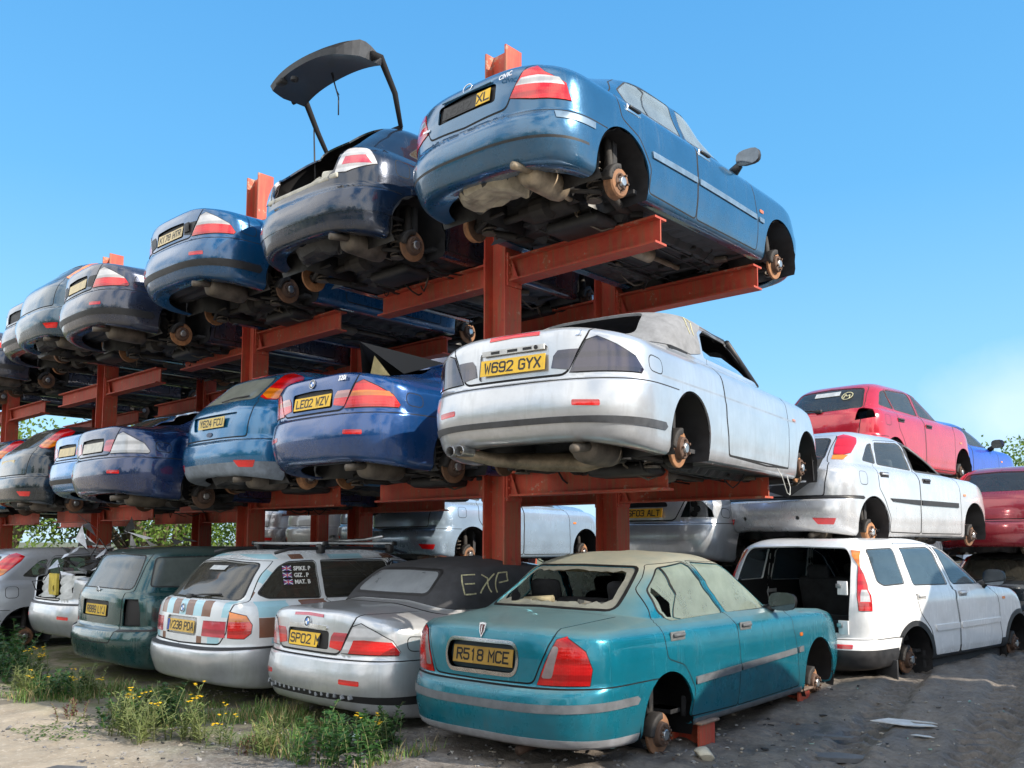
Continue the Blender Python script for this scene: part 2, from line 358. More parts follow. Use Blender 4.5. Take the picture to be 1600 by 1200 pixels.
    def outline(s, pts, rad=0., closed=True, dens=.05):
        """pts: (view,a,b); corners rounded in the view when neighbours share it; returns metric polyline"""
        pts = [p if len(p) == 4 else p+(rad,) for p in pts]; n = len(pts); out = []
        for i, (v, a, b, r) in enumerate(pts):
            pv = pts[i-1]; nx = pts[(i+1) % n]
            if r and a != 0 and (closed or 0 < i < n-1) and pv[0] == v == nx[0] and v in 'srt':
                p = np.array([a, b]); d0 = np.array(pv[1:3])-p; d1 = np.array(nx[1:3])-p
                l0, l1 = np.linalg.norm(d0), np.linalg.norm(d1); q = min(r, l0*.48, l1*.48)
                A = p+d0/l0*q; B = p+d1/l1*q
                for u in np.linspace(0, 1, 5): c = A*(1-u)**2+2*p*u*(1-u)+B*u*u; out.append((v, c[0], c[1]))
            else: out.append((v, a, b))
        res = []; m = len(out)
        for i, (v, a, b) in enumerate(out):
            res.append(s.inv(v, a, b))
            if i == m-1 and not closed: break
            w, c, d = out[(i+1) % m]
            if w == v and v in 'srt':
                k = int(math.hypot(c-a, d-b)/.16)
                for j in range(1, k+1): u = j/(k+1); res.append(s.inv(v, a+(c-a)*u, b+(d-b)*u))
        P = np.array([(t*s.LT, q) for t, q in res]); return densify(P, dens, closed)
def densify(P, step, closed=True):
    o = []; n = len(P)
    for i in range(n if closed else n-1):
        a, b = P[i], P[(i+1) % n]; k = max(1, int(np.linalg.norm(b-a)/step))
        for j in range(k): o.append(a+(b-a)*j/k)
    if not closed: o.append(P[-1])
    o = np.array(o); keep = np.r_[True, np.linalg.norm(np.diff(o, axis=0), axis=1) > 2e-3]; return o[keep]
def offset(P, d, closed=True):
    """outline moved sideways by d (positive to the left of travel)"""
    n = len(P)
    if closed: a = np.roll(P, 1, 0); b = np.roll(P, -1, 0)
    else: a = np.r_[P[:1], P[:-1]]; b = np.r_[P[1:], P[-1:]]
    t = b-a; t /= np.maximum(np.linalg.norm(t, axis=1), 1e-9)[:, None]; return P+np.stack([-t[:, 1], t[:, 0]], 1)*d
def area(P): x, y = P[:, 0], P[:, 1]; return .5*np.sum(x*np.roll(y, -1)-np.roll(x, -1)*y)
def inside(pts, poly):
    x, y = pts[:, 0], pts[:, 1]; c = np.zeros(len(pts), bool)
    lo, hi = poly.min(0), poly.max(0); sel = np.where((x >= lo[0]) & (x <= hi[0]) & (y >= lo[1]) & (y <= hi[1]))[0]
    if not len(sel): return c
    xs, ys = x[sel], y[sel]; r = np.zeros(len(sel), bool); a = poly[-1]
    for b in poly:
        if a[1] != b[1]:
            k = ((a[1] > ys) != (b[1] > ys)) & (xs < (b[0]-a[0])*(ys-a[1])/(b[1]-a[1])+a[0]); r ^= k
        a = b
    c[sel] = r; return c
def cut_body(sh, feats, res=.05, warp=None):
    """feats: dicts kind region/line/seal, pts, rad, owner, mat, off, w -> {owner: [tri params, mats]}"""
    regs = []
    for f in feats:
        k = f.get('kind', 'region')
        if k == 'region': regs.append((sh.outline(f['pts'], f.get('rad', 0.)), f))
        elif k == 'line':
            P = sh.outline(f['pts'], f.get('rad', 0.), closed=f.get('closed', False)); w = f.get('w', .008)/2
            if f.get('closed', False):
                A, B = offset(P, w), offset(P, -w); regs.append((np.r_[A, A[:1], B[:1], B[1:][::-1], B[:1]][:0] if False else np.r_[A, A[:1], B[:1], B[::-1]], f))
            else: regs.append((np.r_[offset(P, w, False), offset(P, -w, False)[::-1]], f))
        elif k == 'seal':
            P = sh.outline(f['pts'], f.get('rad', 0.)); w = f['w']*(1 if area(P) < 0 else -1); P[P[:, 0] < 1e-5, 0] = -.2
            regs.append((offset(P, w), f))
    LT, LS = sh.LT, sh.LS; V = []; E = []
    def addpoly(P, closed=True):
        P = np.clip(P, [0, 0], [LT, LS]); n0 = len(V); V.extend(P.tolist()); n = len(P)
        E.extend([(n0+i, n0+(i+1) % n) for i in range(n if closed else n-1) if np.linalg.norm(P[i]-P[(i+1) % n]) > 1e-6])
    addpoly(densify(np.array([(0, 0), (LT, 0), (LT, LS), (0, LS)], float), res))
    for P, f in regs: addpoly(P)
    C = np.array(V); gx = np.arange(res*.5, LT, res); gy = np.arange(res*.5, LS, res*.8)
    X, Y = np.meshgrid(gx, gy, indexing='ij'); X = X+(np.arange(len(gy)) % 2)*res*.5
    Gp = np.stack([X.ravel(), Y.ravel()], 1); Gp = Gp[(Gp[:, 0] < LT-.01)]
    cell = {}
    for i, p in enumerate(C): cell.setdefault((int(p[0]/.05), int(p[1]/.05)), []).append(i)
    keep = []
    for p in Gp:
        a, b = int(p[0]/.05), int(p[1]/.05); ok = True
        for u in (-1, 0, 1):
            for v in (-1, 0, 1):
                for i in cell.get((a+u, b+v), ()):
                    if (C[i][0]-p[0])**2+(C[i][1]-p[1])**2 < .0003: ok = False; break
                if not ok: break
            if not ok: break
        keep.append(ok)
    Gp = Gp[np.array(keep)]
    allv = [Vector(p) for p in np.r_[C, Gp]]
    r = delaunay_2d_cdt(allv, E, [], 0, 1e-5)
    U = np.array([tuple(v) for v in r[0]]); F = np.array([tuple(f) for f in r[2]], int)
    cen = U[F].mean(1); lab = np.full(len(F), -1)
    for i, (P, f) in enumerate(regs): lab[inside(cen, np.clip(P, [-1e-6, -1e-6], [LT+1e-6, LS+1e-6]))] = i
    a = (U[F[:, 1]]-U[F[:, 0]]); b = (U[F[:, 2]]-U[F[:, 0]]); ar = a[:, 0]*b[:, 1]-a[:, 1]*b[:, 0]
    F[ar < 0] = F[ar < 0][:, ::-1]; ok = np.abs(ar) > 1e-9; F = F[ok]; lab = lab[ok]
    wf = warp or (lambda P: P)
    ev = lambda Q: wf(sh.ev(Q[:, 0]/LT, Q[:, 1]))
    P = ev(U); h = .006
    lo = lambda Q, d: np.clip(Q+np.array(d), [0, 0], [LT, LS])
    N = np.cross(ev(lo(U, (h, 0)))-ev(lo(U, (-h, 0))), ev(lo(U, (0, h)))-ev(lo(U, (0, -h))))
    ln = np.linalg.norm(N, axis=1); bad = ln < 1e-9; N[bad] = (0, 0, 1); ln[bad] = 1; N /= ln[:, None]
    cx = P[:, 0] < 1e-5; N[cx, 0] = 0; N /= np.maximum(np.linalg.norm(N, axis=1), 1e-9)[:, None]
    out = {}
    for i in range(-1, len(regs)):
        f = regs[i][1] if i >= 0 else dict(owner='body', mat='paint'); t = F[lab == i]
        if len(t) and f.get('owner') != 'hole': out.setdefault(f.get('owner', 'body'), []).append((t, f.get('mat', 'paint'), f))
    return P, N, out
def emit(P, N, tris, mats, name, parent, off=0., rim=0., side=0, inward=None, holes_in=0.):
    """tris: list of (tri, mat). side: 0 both halves joined, 1 right, -1 left (mirrored)"""
    T = np.concatenate([t for t, m in tris]); mi = np.concatenate([np.full(len(t), mats.index(m)) for t, m in tris])
    used, inv_ = np.unique(T, return_inverse=True); T = inv_.reshape(-1, 3); p = P[used]+N[used]*off; n = N[used]
    if rim:
        e = np.sort(np.r_[T[:, :2], T[:, 1:], T[:, ::2]], 1); 
        cnt = {}
        for tri in T.tolist():
            for a, b in ((tri[0], tri[1]), (tri[1], tri[2]), (tri[2], tri[0])):
                k = (min(a, b), max(a, b)); cnt[k] = None if k in cnt else (a, b)
        bd = [v for v in cnt.values() if v and not (p[v[0], 0] < 1e-4 and p[v[1], 0] < 1e-4)]
        vs = sorted({x for ab in bd for x in ab}); k0 = len(p); ix = {v: k0+i for i, v in enumerate(vs)}; ix2 = {v: k0+len(vs)+i for i, v in enumerate(vs)}
        side_n = {v: np.zeros(3) for v in vs}
        for a, b in bd:
            c = np.cross(p[b]-p[a], n[a]); side_n[a] = side_n[a]+c; side_n[b] = side_n[b]+c
        sn = np.array([side_n[v]/max(np.linalg.norm(side_n[v]), 1e-9) for v in vs])
        p = np.r_[p, p[vs], p[vs]-n[vs]*rim]; n = np.r_[n, sn, sn]
        RT = []
        for a, b in bd: RT += [(ix[b], ix[a], ix2[a]), (ix[b], ix2[a], ix2[b])]
        T = np.r_[T, np.array(RT, int).reshape(-1, 3)]; mi = np.r_[mi, np.full(len(RT), mi[0] if len(mi) else 0)]
    if side == 0:
        c = np.abs(p[:, 0]) < 2e-4; k = len(p); idx = np.where(c, np.arange(k), k+np.cumsum(~c)-1)
        p2 = p[~c]*[-1, 1, 1]; n2 = n[~c]*[-1, 1, 1]; T2 = idx[T][:, ::-1]; p = np.r_[p, p2]; n = np.r_[n, n2]; T = np.r_[T, T2]; mi = np.r_[mi, mi]
    elif side == -1: p = p*[-1, 1, 1]; n = n*[-1, 1, 1]; T = T[:, ::-1]
    me = bpy.data.meshes.new(name); me.from_pydata(p.tolist(), [], T.tolist())
    me.polygons.foreach_set('material_index', mi.astype(int).tolist()); me.polygons.foreach_set('use_smooth', [True]*len(T))
    me.update(); me.normals_split_custom_set_from_vertices(n.tolist())
    return link(bpy.data.objects.new(name, me), parent)

# ------------------------------------------------------------------ car parts shared by all the wrecks
_C = {}
def cached(key, fn):
    """first call builds the object, later calls copy it (shared mesh)"""
    def go(parent):
        if key in _C: o = _C[key].copy(); COL.objects.link(o); o.parent = parent
        else: o = fn(parent); _C[key] = o
        return o
    return go
def disc_mesh(kind):
    def fn(parent):
        mb = MB(); r = .14 if kind == 'disc' else .118
        if kind == 'disc':
            mb.lathe([(-.03, .06), (-.03, r-.004), (-.026, r), (-.010, r), (-.006, r-.004), (-.005, .088), (.0, .083), (.034, .078), (.040, .072), (.041, .04)], (0, 0, 0), n=40,
                     mats=[0, 0, 0, 0, 0, 1, 1, 1, 1])
        else:
            mb.lathe([(-.055, .05), (-.055, r), (-.045, r+.006), (-.03, r), (.010, r-.004), (.022, r-.016), (.026, .07), (.032, .066), (.034, .04)], (0, 0, 0), n=40, mats=[1, 0, 0, 0, 0, 0, 1, 1])
        mb.lathe([(.03, .042), (.052, .036), (.056, .030), (.056, .0)], (0, 0, 0), n=16, m=2)
        for k in range(5):
            a = 2*math.pi*k/5+.3; mb.lathe([(.03, .009), (.060, .009), (.062, .0)], (0, .055*math.cos(a), .055*math.sin(a)), n=8, m=1)
        return mb.build('brake_disc', [RUST, RUSTD, STEEL], parent)
    return fn
def caliper_mesh(parent):
    mb = MB()
    for k in range(5):
        a = R(100+k*17); mb.box((-.018, .118*math.cos(a), .118*math.sin(a)), (.085, .05, .062), 0, M=Matrix.Rotation(a, 3, 'X'), bev=.012)
    mb.tube([(-.06, -.05, .10), (-.10, -.10, .06), (-.16, -.13, .10)], .008)
    mb.tube([(-.05, 0, 0), (-.2, 0, .0)], .05, 10); mb.tube([(-.09, .0, .0), (-.12, .03, .22), (-.16, .04, .44)], [.045, .035, .028])
    return mb.build('caliper', GRIME, parent)
def add_disc(car, side, x, y, z, kind='disc', lean=0.):
    o = cached('disc'+kind, disc_mesh(kind))(car); o.location = (x*side, y, z)
    o.rotation_euler = (rnd.uniform(0, 1), 0, 0 if side > 0 else math.pi); o.rotation_euler[1] = lean*side
    c = cached('cal', caliper_mesh)(o); c.rotation_euler = (-o.rotation_euler[0], 0, 0)
    return o
def liner_mesh(key, r, x0, x1):
    def fn(parent):
        mb = MB(); n = 18; V = []; F = []
        for i, x in enumerate((x1, (x0+x1)/2, x0)):
            for j in range(n+1):
                a = R(-25+230*j/n); k = r+.012+.012*math.sin(j*2.7+i); V.append((x, k*math.cos(a), k*math.sin(a)))
        for i in range(2):
            for j in range(n): F.append((i*(n+1)+j, i*(n+1)+j+1, (i+1)*(n+1)+j+1, (i+1)*(n+1)+j))
        F.append(tuple(2*(n+1)+j for j in range(n+1)))
        mb.add(V, F, 0, True); return mb.build('wheel_arch_liner', BLACK, parent)
    return cached(('liner', key), fn)
def under_meshes(key, L, yr, yf, hw, spare=True):
    """floor pan with pressings and tunnel, exhaust, springs, arms, subframes"""
    def floor(parent):
        ys = np.linspace(.2, L-.35, 84); xs = np.linspace(-1, 1, 41); V = []; F = []
        for y in ys:
            w = hw-.07 if not (abs(y-yr) < .38 or abs(y-yf) < .38) else hw-.28
            w = min(w, hw*(max(0, 1-max(0, (.62-y)/.62)**2.2))**.45-.06)
            for x in xs:
                X = x*w; z = .215
                z += .13*math.exp(-(X/.12)**2)*(1 if y > yr+.4 else .2)
                if yr+.5 < y < yf-.45: z += .012*(math.sin(y*34) > .2)*(abs(X) > .2)*(abs(X) < .62); z -= .05*(abs(abs(X)-.42) < .045)
                if y < yr-.1 and spare:
                    d = math.hypot((X+.08)/.33, (y-.5)/.31); z += .12; z -= .17*max(0, min(1, (1.08-d)*5)); z += .012*(math.sin(d*16) > .4)*(d < .95)
                elif y < yr-.1: z += .10+.012*math.sin(y*40)
                if abs(y-yr) < .38: z += .16*(1-((y-yr)/.38)**2)+.02*math.sin(X*23)
                if y > yf-.4: z += .08+.05*math.sin(X*11)*math.sin(y*13)
                V.append((X, y, z))
        n = len(xs)
        for i in range(len(ys)-1):
            for j in range(n-1): F.append((i*n+j, i*n+j+1, (i+1)*n+j+1, (i+1)*n+j))
        mb = MB(); mb.add(V, F, 0, False)
        mb.m = [1 if (V[f[0]][1] < yr-.12 and V[f[0]][2] < .285 and spare) else 0 for f in mb.f]
        for sx in (-1, 1): mb.tube([(sx*.33, yr+.5, .19), (sx*.33, yf-.5, .19)], .012); mb.tube([(sx*.27, yr+.3, .2), (sx*.2, yf-.3, .18)], .008)
        mb.box((0, yf+.05, .2), (.72, .5, .10), bev=.03); mb.box((0.05, yf+.1, .17), (.34, .34, .12), bev=.05); mb.box((.1, (yr+yf)/2-.9, .17), (.55, .32, .10), bev=.04)
        return mb.build('floor_pan', [FLOORP, FLOORB if key == 'lift' else FLOORP], parent)
    def exhaust(parent):
        mb = MB()
        mb.tube([(.44, .10, .205), (.45, .18, .215), (.44, .30, .235)], .030, 12)
        a = [(.40, .28+.0, .23), (.40, .31, .23), (.40, .36, .23), (.38, .66, .23), (.38, .72, .23), (.38, .76, .23)]
        mb.tube(a, [.05, .095, .105, .105, .095, .045], 18)
        mb.tube([(.36, .75, .22), (.30, .92, .24), (.22, 1.1, .30), (.10, 1.3, .24), (.05, 1.6, .21), (.04, 2.1, .2), (.04, yf-.6, .2)], .026, 10)
        mb.tube([(.045, 1.95, .2), (.045, 2.0, .2), (.045, 2.45, .2), (.045, 2.5, .2)], [.03, .07, .07, .03], 14)
        return mb.build('exhaust', PIPE if key == 'lift' else PIPED, parent)
    def arms(parent):
        mb = MB()
        for sx in (-1, 1):
            mb.tube([(sx*.64, yr, .22), (sx*.4, yr+.06, .25), (0, yr+.08, .26)], [.03, .035, .04])
            mb.tube([(sx*.66, yr, .2), (sx*.55, yr+.34, .2), (sx*.52, yr+.5, .22)], [.03, .04, .03])
            mb.tube([(sx*.66, yr-.06, .18), (sx*.45, yr-.14, .22), (sx*.3, yr-.12, .24)], .018)
            mb.tube([(sx*.56, yr-.02, .16), (sx*.55, yr-.02, .62)], .022)
        mb.box((0, yr+.1, .25), (.5, .22, .10), bev=.03); mb.lathe([(-.1, .04), (-.07, .10), (.07, .10), (.1, .04)], (0, yr+.02, .24), n=14)
        return mb.build('axle', GRIME, parent)
    def front(parent):
        mb = MB(); mb.box((0, yf-.02, .2), (.72, .22, .07), bev=.02)
        for sx in (-1, 1): mb.tube([(sx*.66, yf, .2), (sx*.45, yf-.1, .19), (sx*.30, yf-.06, .2)], [.03, .035, .04]); mb.tube([(sx*.66, yf, .2), (sx*.34, yf+.07, .2)], .02)
        return mb.build('front_subframe', GRIME, parent)
    def hoses(parent):
        g = random.Random(len(str(key))*7+3); mb = MB()
        for i in range(11):
            p = Vector((g.uniform(-.6, .6), g.uniform(yr-.3, yf+.2), .20)); q = p+Vector((g.uniform(-.35, .35), g.uniform(-.4, .4), 0)); m = (p+q)/2-Vector((0, 0, g.uniform(.02, .13)))
            mb.tube([p+Vector((0, 0, .05)), p, (p+m)/2-Vector((0, 0, .015)), m, (q+m)/2-Vector((0, 0, .015)), q, q+Vector((0, 0, .05))], g.choice((.006, .009, .014)), 6, g.choice((0, 0, 1)))
        for i in range(9): mb.box((g.uniform(-.55, .55), g.uniform(yr+.3, yf-.3), .195), (g.uniform(.04, .16), g.uniform(.04, .12), g.uniform(.02, .05)), g.choice((0, 1)), rz=g.uniform(0, 1), bev=.006)
        o = mb.build('hoses_and_brackets', [RUBBER, PIPED], parent); o['kind'] = 'stuff'; return o
    def spring(parent):
        mb = MB(); pts = []
        for k in range(85): a = k*2*math.pi/14; pts.append((.055*math.cos(a), .055*math.sin(a), .30*k/84))
        mb.tube(pts, .0085, 6); mb.lathe([(0, .0), (0, .06), (.012, .06), (.012, 0)], (0, 0, 0), 'z', 12); return mb.build('coil_spring', SPRING, parent)
    def go(car):
        cached(('floor', key), floor)(car); cached(('exh', key), exhaust)(car); cached(('arms', key), arms)(car); cached(('fsub', key), front)(car); cached(('hose', key), hoses)(car)
        for sx in (-1, 1): s = cached('spring', spring)(car); s.location = (sx*.56, yr-.02, .14)
    return go
def seat_mesh(w, hr):
    def fn(parent):
        mb = MB(); mb.box((0, .25, .42), (w, .5, .18), bev=.05)
        M = Matrix.Rotation(R(14), 3, 'X'); mb.box((0, -.02, .72), (w, .14, .62), M=M, bev=.05)
        for x in hr: mb.box((x, -.12, 1.07), (.26, .10, .17), M=M, bev=.04); mb.tube([(x-.05, -.1, .95), (x-.05, -.11, 1.05)], .008); mb.tube([(x+.05, -.1, .95), (x+.05, -.11, 1.05)], .008)
        return mb.build('seat', CABIN, parent)
    return cached(('seat', w), fn)
def dash_mesh(parent):
    mb = MB(); mb.box((0, .1, .72), (1.26, .34, .30), bev=.08); mb.box((0, -.25, .5), (.24, .7, .24), bev=.04)
    c = Vector((.34, -.2, .80)); pts = [c+Vector((.18*math.cos(a), .06*math.sin(a), .17*math.sin(a))) for a in np.linspace(0, 6.2832, 21)]
    mb.tube(pts, .016, 6); mb.tube([c, (.34, .0, .74)], .03); return mb.build('dashboard', CABIN, parent)
def tub(car, L, hw, yr, yf, zf=.27, trim=CABIN):
    mb = MB(); mb.box((0, (yr+yf)/2+.05, zf), (hw*1.72, yf-yr-.5, .03)); mb.box((0, yf-.42, .5), (hw*1.7, .04, .6)); mb.box((0, yr+.12, .55), (hw*1.62, .05, .55))
    mb.box((0, .55, .5), (hw*1.4, .7, .03))
    for sx in (-1, 1): mb.box((sx*(hw-.09), (yr+yf)/2+.05, .52), (.03, yf-yr-.75, .58))
    mb.build('cabin_floor', trim, car)
def mirror_mesh(kind):
    def fn(parent):
        mb = MB(); V = []; F = []; n = 14; m = 9
        for i in range(m):
            a = math.pi/2*i/(m-1); r = math.cos(a)**.55; d = math.sin(a)
            for j in range(n):
                t = 2*math.pi*j/n; cx = abs(math.cos(t))**.7*math.copysign(1, math.cos(t)); cz = abs(math.sin(t))**.7*math.copysign(1, math.sin(t))
                V.append((.115*cx*r+.02*d, .085*d, .075*cz*r))
        for i in range(m-1):
            for j in range(n): F.append((i*n+j, i*n+(j+1) % n, (i+1)*n+(j+1) % n, (i+1)*n+j))
        mb.add(V, F, 0, True); mb.add([V[j] for j in range(n)], [tuple(range(n))], 1)
        mb.tube([(-.09, .03, -.045), (-.17, .05, -.09)], [.035, .05], 8, 0)
        return mb.build('door_mirror', [BLACK, simple('mirror_glass', (.13, .15, .17), .06, 1.)], parent)
    return cached(('mirror', kind), fn)
GLY = {'A': ['0,0 2,8 3,8 5,0', '1,3 4,3'], 'C': ['5,7 4,8 1,8 0,7 0,1 1,0 4,0 5,1'], 'D': ['0,0 0,8 3.5,8 5,6.5 5,1.5 3.5,0 0,0'], 'E': ['5,8 0,8 0,0 5,0', '0,4 4,4'], 'F': ['5,8 0,8 0,0', '0,4 4,4'],
 'G': ['5,7 4,8 1,8 0,7 0,1 1,0 4,0 5,1 5,4 3,4'], 'H': ['0,0 0,8', '5,0 5,8', '0,4 5,4'], 'J': ['5,8 5,1 4,0 1,0 0,1'], 'K': ['0,0 0,8', '5,8 0,3.4', '1.6,4.8 5,0'], 'L': ['0,8 0,0 5,0'], 'M': ['0,0 0,8 2.5,3.5 5,8 5,0'], 'N': ['0,0 0,8 5,0 5,8'],
 'P': ['0,0 0,8 4,8 5,7 5,4.8 4,3.8 0,3.8'], 'R': ['0,0 0,8 4,8 5,7 5,5 4,4 0,4', '2.6,4 5,0'], 'S': ['5,7 4,8 1,8 0,7 0,5 1,4 4,4 5,3 5,1 4,0 1,0 0,1'], 'T': ['0,8 5,8', '2.5,8 2.5,0'], 'U': ['0,8 0,1 1,0 4,0 5,1 5,8'], 'V': ['0,8 2.5,0 5,8'],
 'W': ['0,8 1.1,0 2.5,5.5 3.9,0 5,8'], 'X': ['0,0 5,8', '0,8 5,0'], 'Y': ['0,8 2.5,4 5,8', '2.5,4 2.5,0'], 'Z': ['0,8 5,8 0,0 5,0'], '0': ['1,0 0,1 0,7 1,8 4,8 5,7 5,1 4,0 1,0'], '1': ['1.4,6.6 2.5,8 2.5,0'], '2': ['0,7 1,8 4,8 5,7 5,5 0,0 5,0'], '3': ['0,7.4 1,8 4,8 5,7 5,5 4,4 2,4', '4,4 5,3 5,1 4,0 1,0 0,.6'],
 '4': ['4,0 4,8 0,2.4 5,2.4'], '5': ['5,8 0,8 0,4.6 4,4.6 5,3.6 5,1 4,0 1,0 0,1'], '6': ['5,7.2 4,8 1,8 0,7 0,1 1,0 4,0 5,1 5,3.6 4,4.6 0,4.6'], '7': ['0,8 5,8 1.6,0'], '8': ['1,4.2 0,5.2 0,7 1,8 4,8 5,7 5,5.2 4,4.2 1,4.2 0,3.2 0,1 1,0 4,0 5,1 5,3.2 4,4.2'], '9': ['0,.8 1,0 4,0 5,1 5,7 4,8 1,8 0,7 0,4.4 1,3.4 5,3.4'], ' ': []}
def strokes(txt, h, width):
    """number plate characters as broad mitred strokes, centred, fitted to width"""
    mb = MB(); adv = 7.0; tot = sum(4.2 if c == ' ' else adv for c in txt)-2.; kx = width/tot; ky = h/8; x = -tot/2; lw = h*.165/2; z = 0
    for c in txt:
        for st in [q for q in GLY.get(c, []) if ',' in q]:
            P = np.array([[float(v) for v in p.split(',')] for p in st.split()]); P = np.stack([(P[:, 0]+x)*kx, (P[:, 1]-4)*ky], 1)
            P[:, 1] *= (h-2*lw)/h; n = len(P); closed = np.allclose(P[0], P[-1]); L = []
            for i in range(n):
                a = P[i-1] if i else (P[-2] if closed else None); b = P[i+1] if i < n-1 else (P[1] if closed else None)
                d0 = (P[i]-a)/np.linalg.norm(P[i]-a) if a is not None else None; d1 = (b-P[i])/np.linalg.norm(b-P[i]) if b is not None else None
                if d0 is None: m = np.array([-d1[1], d1[0]]); e = -d1*lw*.9
                elif d1 is None: m = np.array([-d0[1], d0[0]]); e = d0*lw*.9
                else:
                    t = d0+d1; t /= max(np.linalg.norm(t), 1e-6); m = np.array([-t[1], t[0]]); m = m/max(.45, abs(m @ np.array([-d0[1], d0[0]]))); e = 0
                L.append((P[i]+e+m*lw, P[i]+e-m*lw))
            V = [(p[0], p[1], z) for q in L for p in q]; mb.add(V, [(2*i, 2*i+1, 2*i+3, 2*i+2) for i in range(n-1)]); z += .00006
        x += 4.2 if c == ' ' else adv
    return mb
def plate(car, txt, c, tilt=10., col=None, w=.52, h=.111, ink=None, yaw=0., clip=None, fitw=.4, bold=.0015, flag=False):
    """number plate with raised lettering; c: centre of its back, leaning forward by tilt degrees"""
    M = Matrix.Translation(c) @ Matrix.Rotation(R(yaw), 4, 'Z') @ Matrix.Rotation(R(90-tilt), 4, 'X')
    mb = MB(); hw, hh = w/2, h/2
    poly = [(-hw, -hh), (hw, -hh), (hw, hh), (-hw, hh)] if clip is None else clip
    mb.prism(poly, .004, M); o = mb.build('number_plate', col or YELLOW, car)
    if txt:
        t = strokes(txt, .079, w*.86 if clip is None else fitw); x0 = (.02 if flag else 0) if clip is None else -hw+.02+fitw/2; t.v = [(x+x0, y, z+.0052) for x, y, z in t.v]; xform(t, M); t.build('lettering', ink or PLATEK, o)
    if flag: mb = MB(); mb.prism([(-hw+.004, -hh+.004), (-hw+.045, -hh+.004), (-hw+.045, hh-.004), (-hw+.004, hh-.004)], .001, M @ Matrix.Translation((0, 0, .0045))); mb.build('country_band', simple('band_blue', (.02, .06, .3), .5), o)
    return o
def badge_text(car, txt, c, size, tilt, m=CHROME, yaw=0., sx=1., bold=.0015):
    t, P = text_mb(txt, size, .002, bold, sx); xform(t, Matrix.Translation(c) @ Matrix.Rotation(R(yaw), 4, 'Z') @ Matrix.Rotation(R(90-tilt), 4, 'X')); return t.build('badge_lettering', m, car)
def roundel(car, c, tilt, r=.038):
    M = Matrix.Translation(c) @ Matrix.Rotation(R(90-tilt), 4, 'X'); mb = MB()
    def wedge(a0, a1, r0, r1, m, z):
        n = 10; pts = [(r1*math.cos(a0+(a1-a0)*i/n), r1*math.sin(a0+(a1-a0)*i/n)) for i in range(n+1)]+[(r0*math.cos(a1-(a1-a0)*i/n), r0*math.sin(a1-(a1-a0)*i/n)) for i in range(n+1)]
        mb.prism(pts, z, M, m)
    for q in range(4):
        a = q*math.pi/2; wedge(a, a+math.pi/2, .001, r*.62, 1 if q % 2 else 2, .007); wedge(a, a+math.pi/2, r*.64, r*.93, 0, .0065); wedge(a, a+math.pi/2, r*.93, r, 3, .008)
    return mb.build('badge', [BLACK, simple('badge_blue', (.03, .18, .55), .3), WHITEP, CHROME], car)

# ------------------------------------------------------------------ generic builder
OFFS = dict(tail_light=(.006, .03, 0), rear_window=(-.005, 0, 0), side_window=(-.005, 0, 0), windscreen=(-.004, 0, 0), rubbing_strip=(.012, .014, 0), boot_lid=(.0015, .012, 0), tailgate=(.0015, .012, 0),
            bumper=(.001, .012, 0), door=(.0, .012, 0), chrome_surround=(.007, .012, 0), plate_recess=(-.03, -.032, 0), fuel_flap=(.001, 0, 0), bumper_strip=(.007, .012, 0), reflector=(.004, .006, 0), brake_light=(.006, .008, 0), bumper_lip=(.003, .01, 0), soft_top=(.008, .02, 0), roof=(.0, 0, 0), side_repeater=(.006, .008, 0), sill_trim=(.004, .01, 0), lower_cladding=(.006, .01, 0), bonnet=(.0, .01, 0), handle_recess=(-.008, -.01, 0))
_cuts = {}
def make_car(name, label, loc, yaw, key, sh, feats, mats, group=None, warp=None, res=.055, cat='car', pitch=0., roll=0.):
    car = thing(name, label, cat, loc, R(yaw), group); car.rotation_euler = (R(pitch), R(roll), R(yaw))
    ck = (key, warp)
    if ck not in _cuts: _cuts[ck] = cut_body(sh, feats, res, warp)
    P, N, out = _cuts[ck]; objs = {}
    order = sorted(out, key=lambda k: 0 if k == 'body' else (1 if '>' not in k else 2))
    for ow in order:
        lst = out[ow]; base = ow.split(':')[0].split('>')[-1]; mn = []
        for t, m, f in lst:
            if m not in mn: mn.append(m)
        off, rim, _ = OFFS.get(base, (0, 0, 0)); f0 = lst[0][2]; off = f0.get('off', off); rim = f0.get('rim', rim)
        if ow == 'body': rim = .016
        center = ow == 'body' or any(f.get('center') for t, m, f in lst)
        par = car
        if '>' in ow: par = objs.get(ow.split('>')[0], car)
        for sd in ([0] if center else [1, -1]):
            pr = par[0 if sd >= 0 or len(par) == 1 else 1] if isinstance(par, list) else par
            o = emit(P, N, [(t, m) for t, m, f in lst], mn, base, pr, off, rim, sd); objs.setdefault(ow, []).append(o)
            for m in mn: o.data.materials.append(mats.get(m) or MATS[m])
    return car
MATS = dict(gap=GAP, rubber=RUBBER, black=BLACK, red=RED, orange=ORANGE, clear=CLEAR, palered=PALERED, smoke=SMOKE, chrome=CHROME, grey=GREYTRIM, white=WHITEP)
def arch(y, z, r, n=22, flat=.06):
    p = []
    for i in range(n+1):
        a = R(-flat*100+ (180+2*flat*100)*i/n); p.append(('s', y+r*math.cos(a), max(z+r*math.sin(a), .05)))
    return p
def archf(y, z, r, zlow):
    """hole from the sill up; points below the skin clamp onto its edge"""
    a0 = math.asin(max(-1, min(1, (zlow-z)/r))); p = []
    for i in range(27): a = a0+(math.pi-2*a0)*i/26; p.append(('s', y+r*math.cos(a), z+r*math.sin(a)))
    x0 = p[0][1]; x1 = p[-1][1]
    return p+[('k', x1, 0.), ('k', x0, 0.)]
def F(owner, pts, mat='paint', rad=0., **k): return dict(owner=owner, pts=pts, mat=mat, rad=rad, **k)
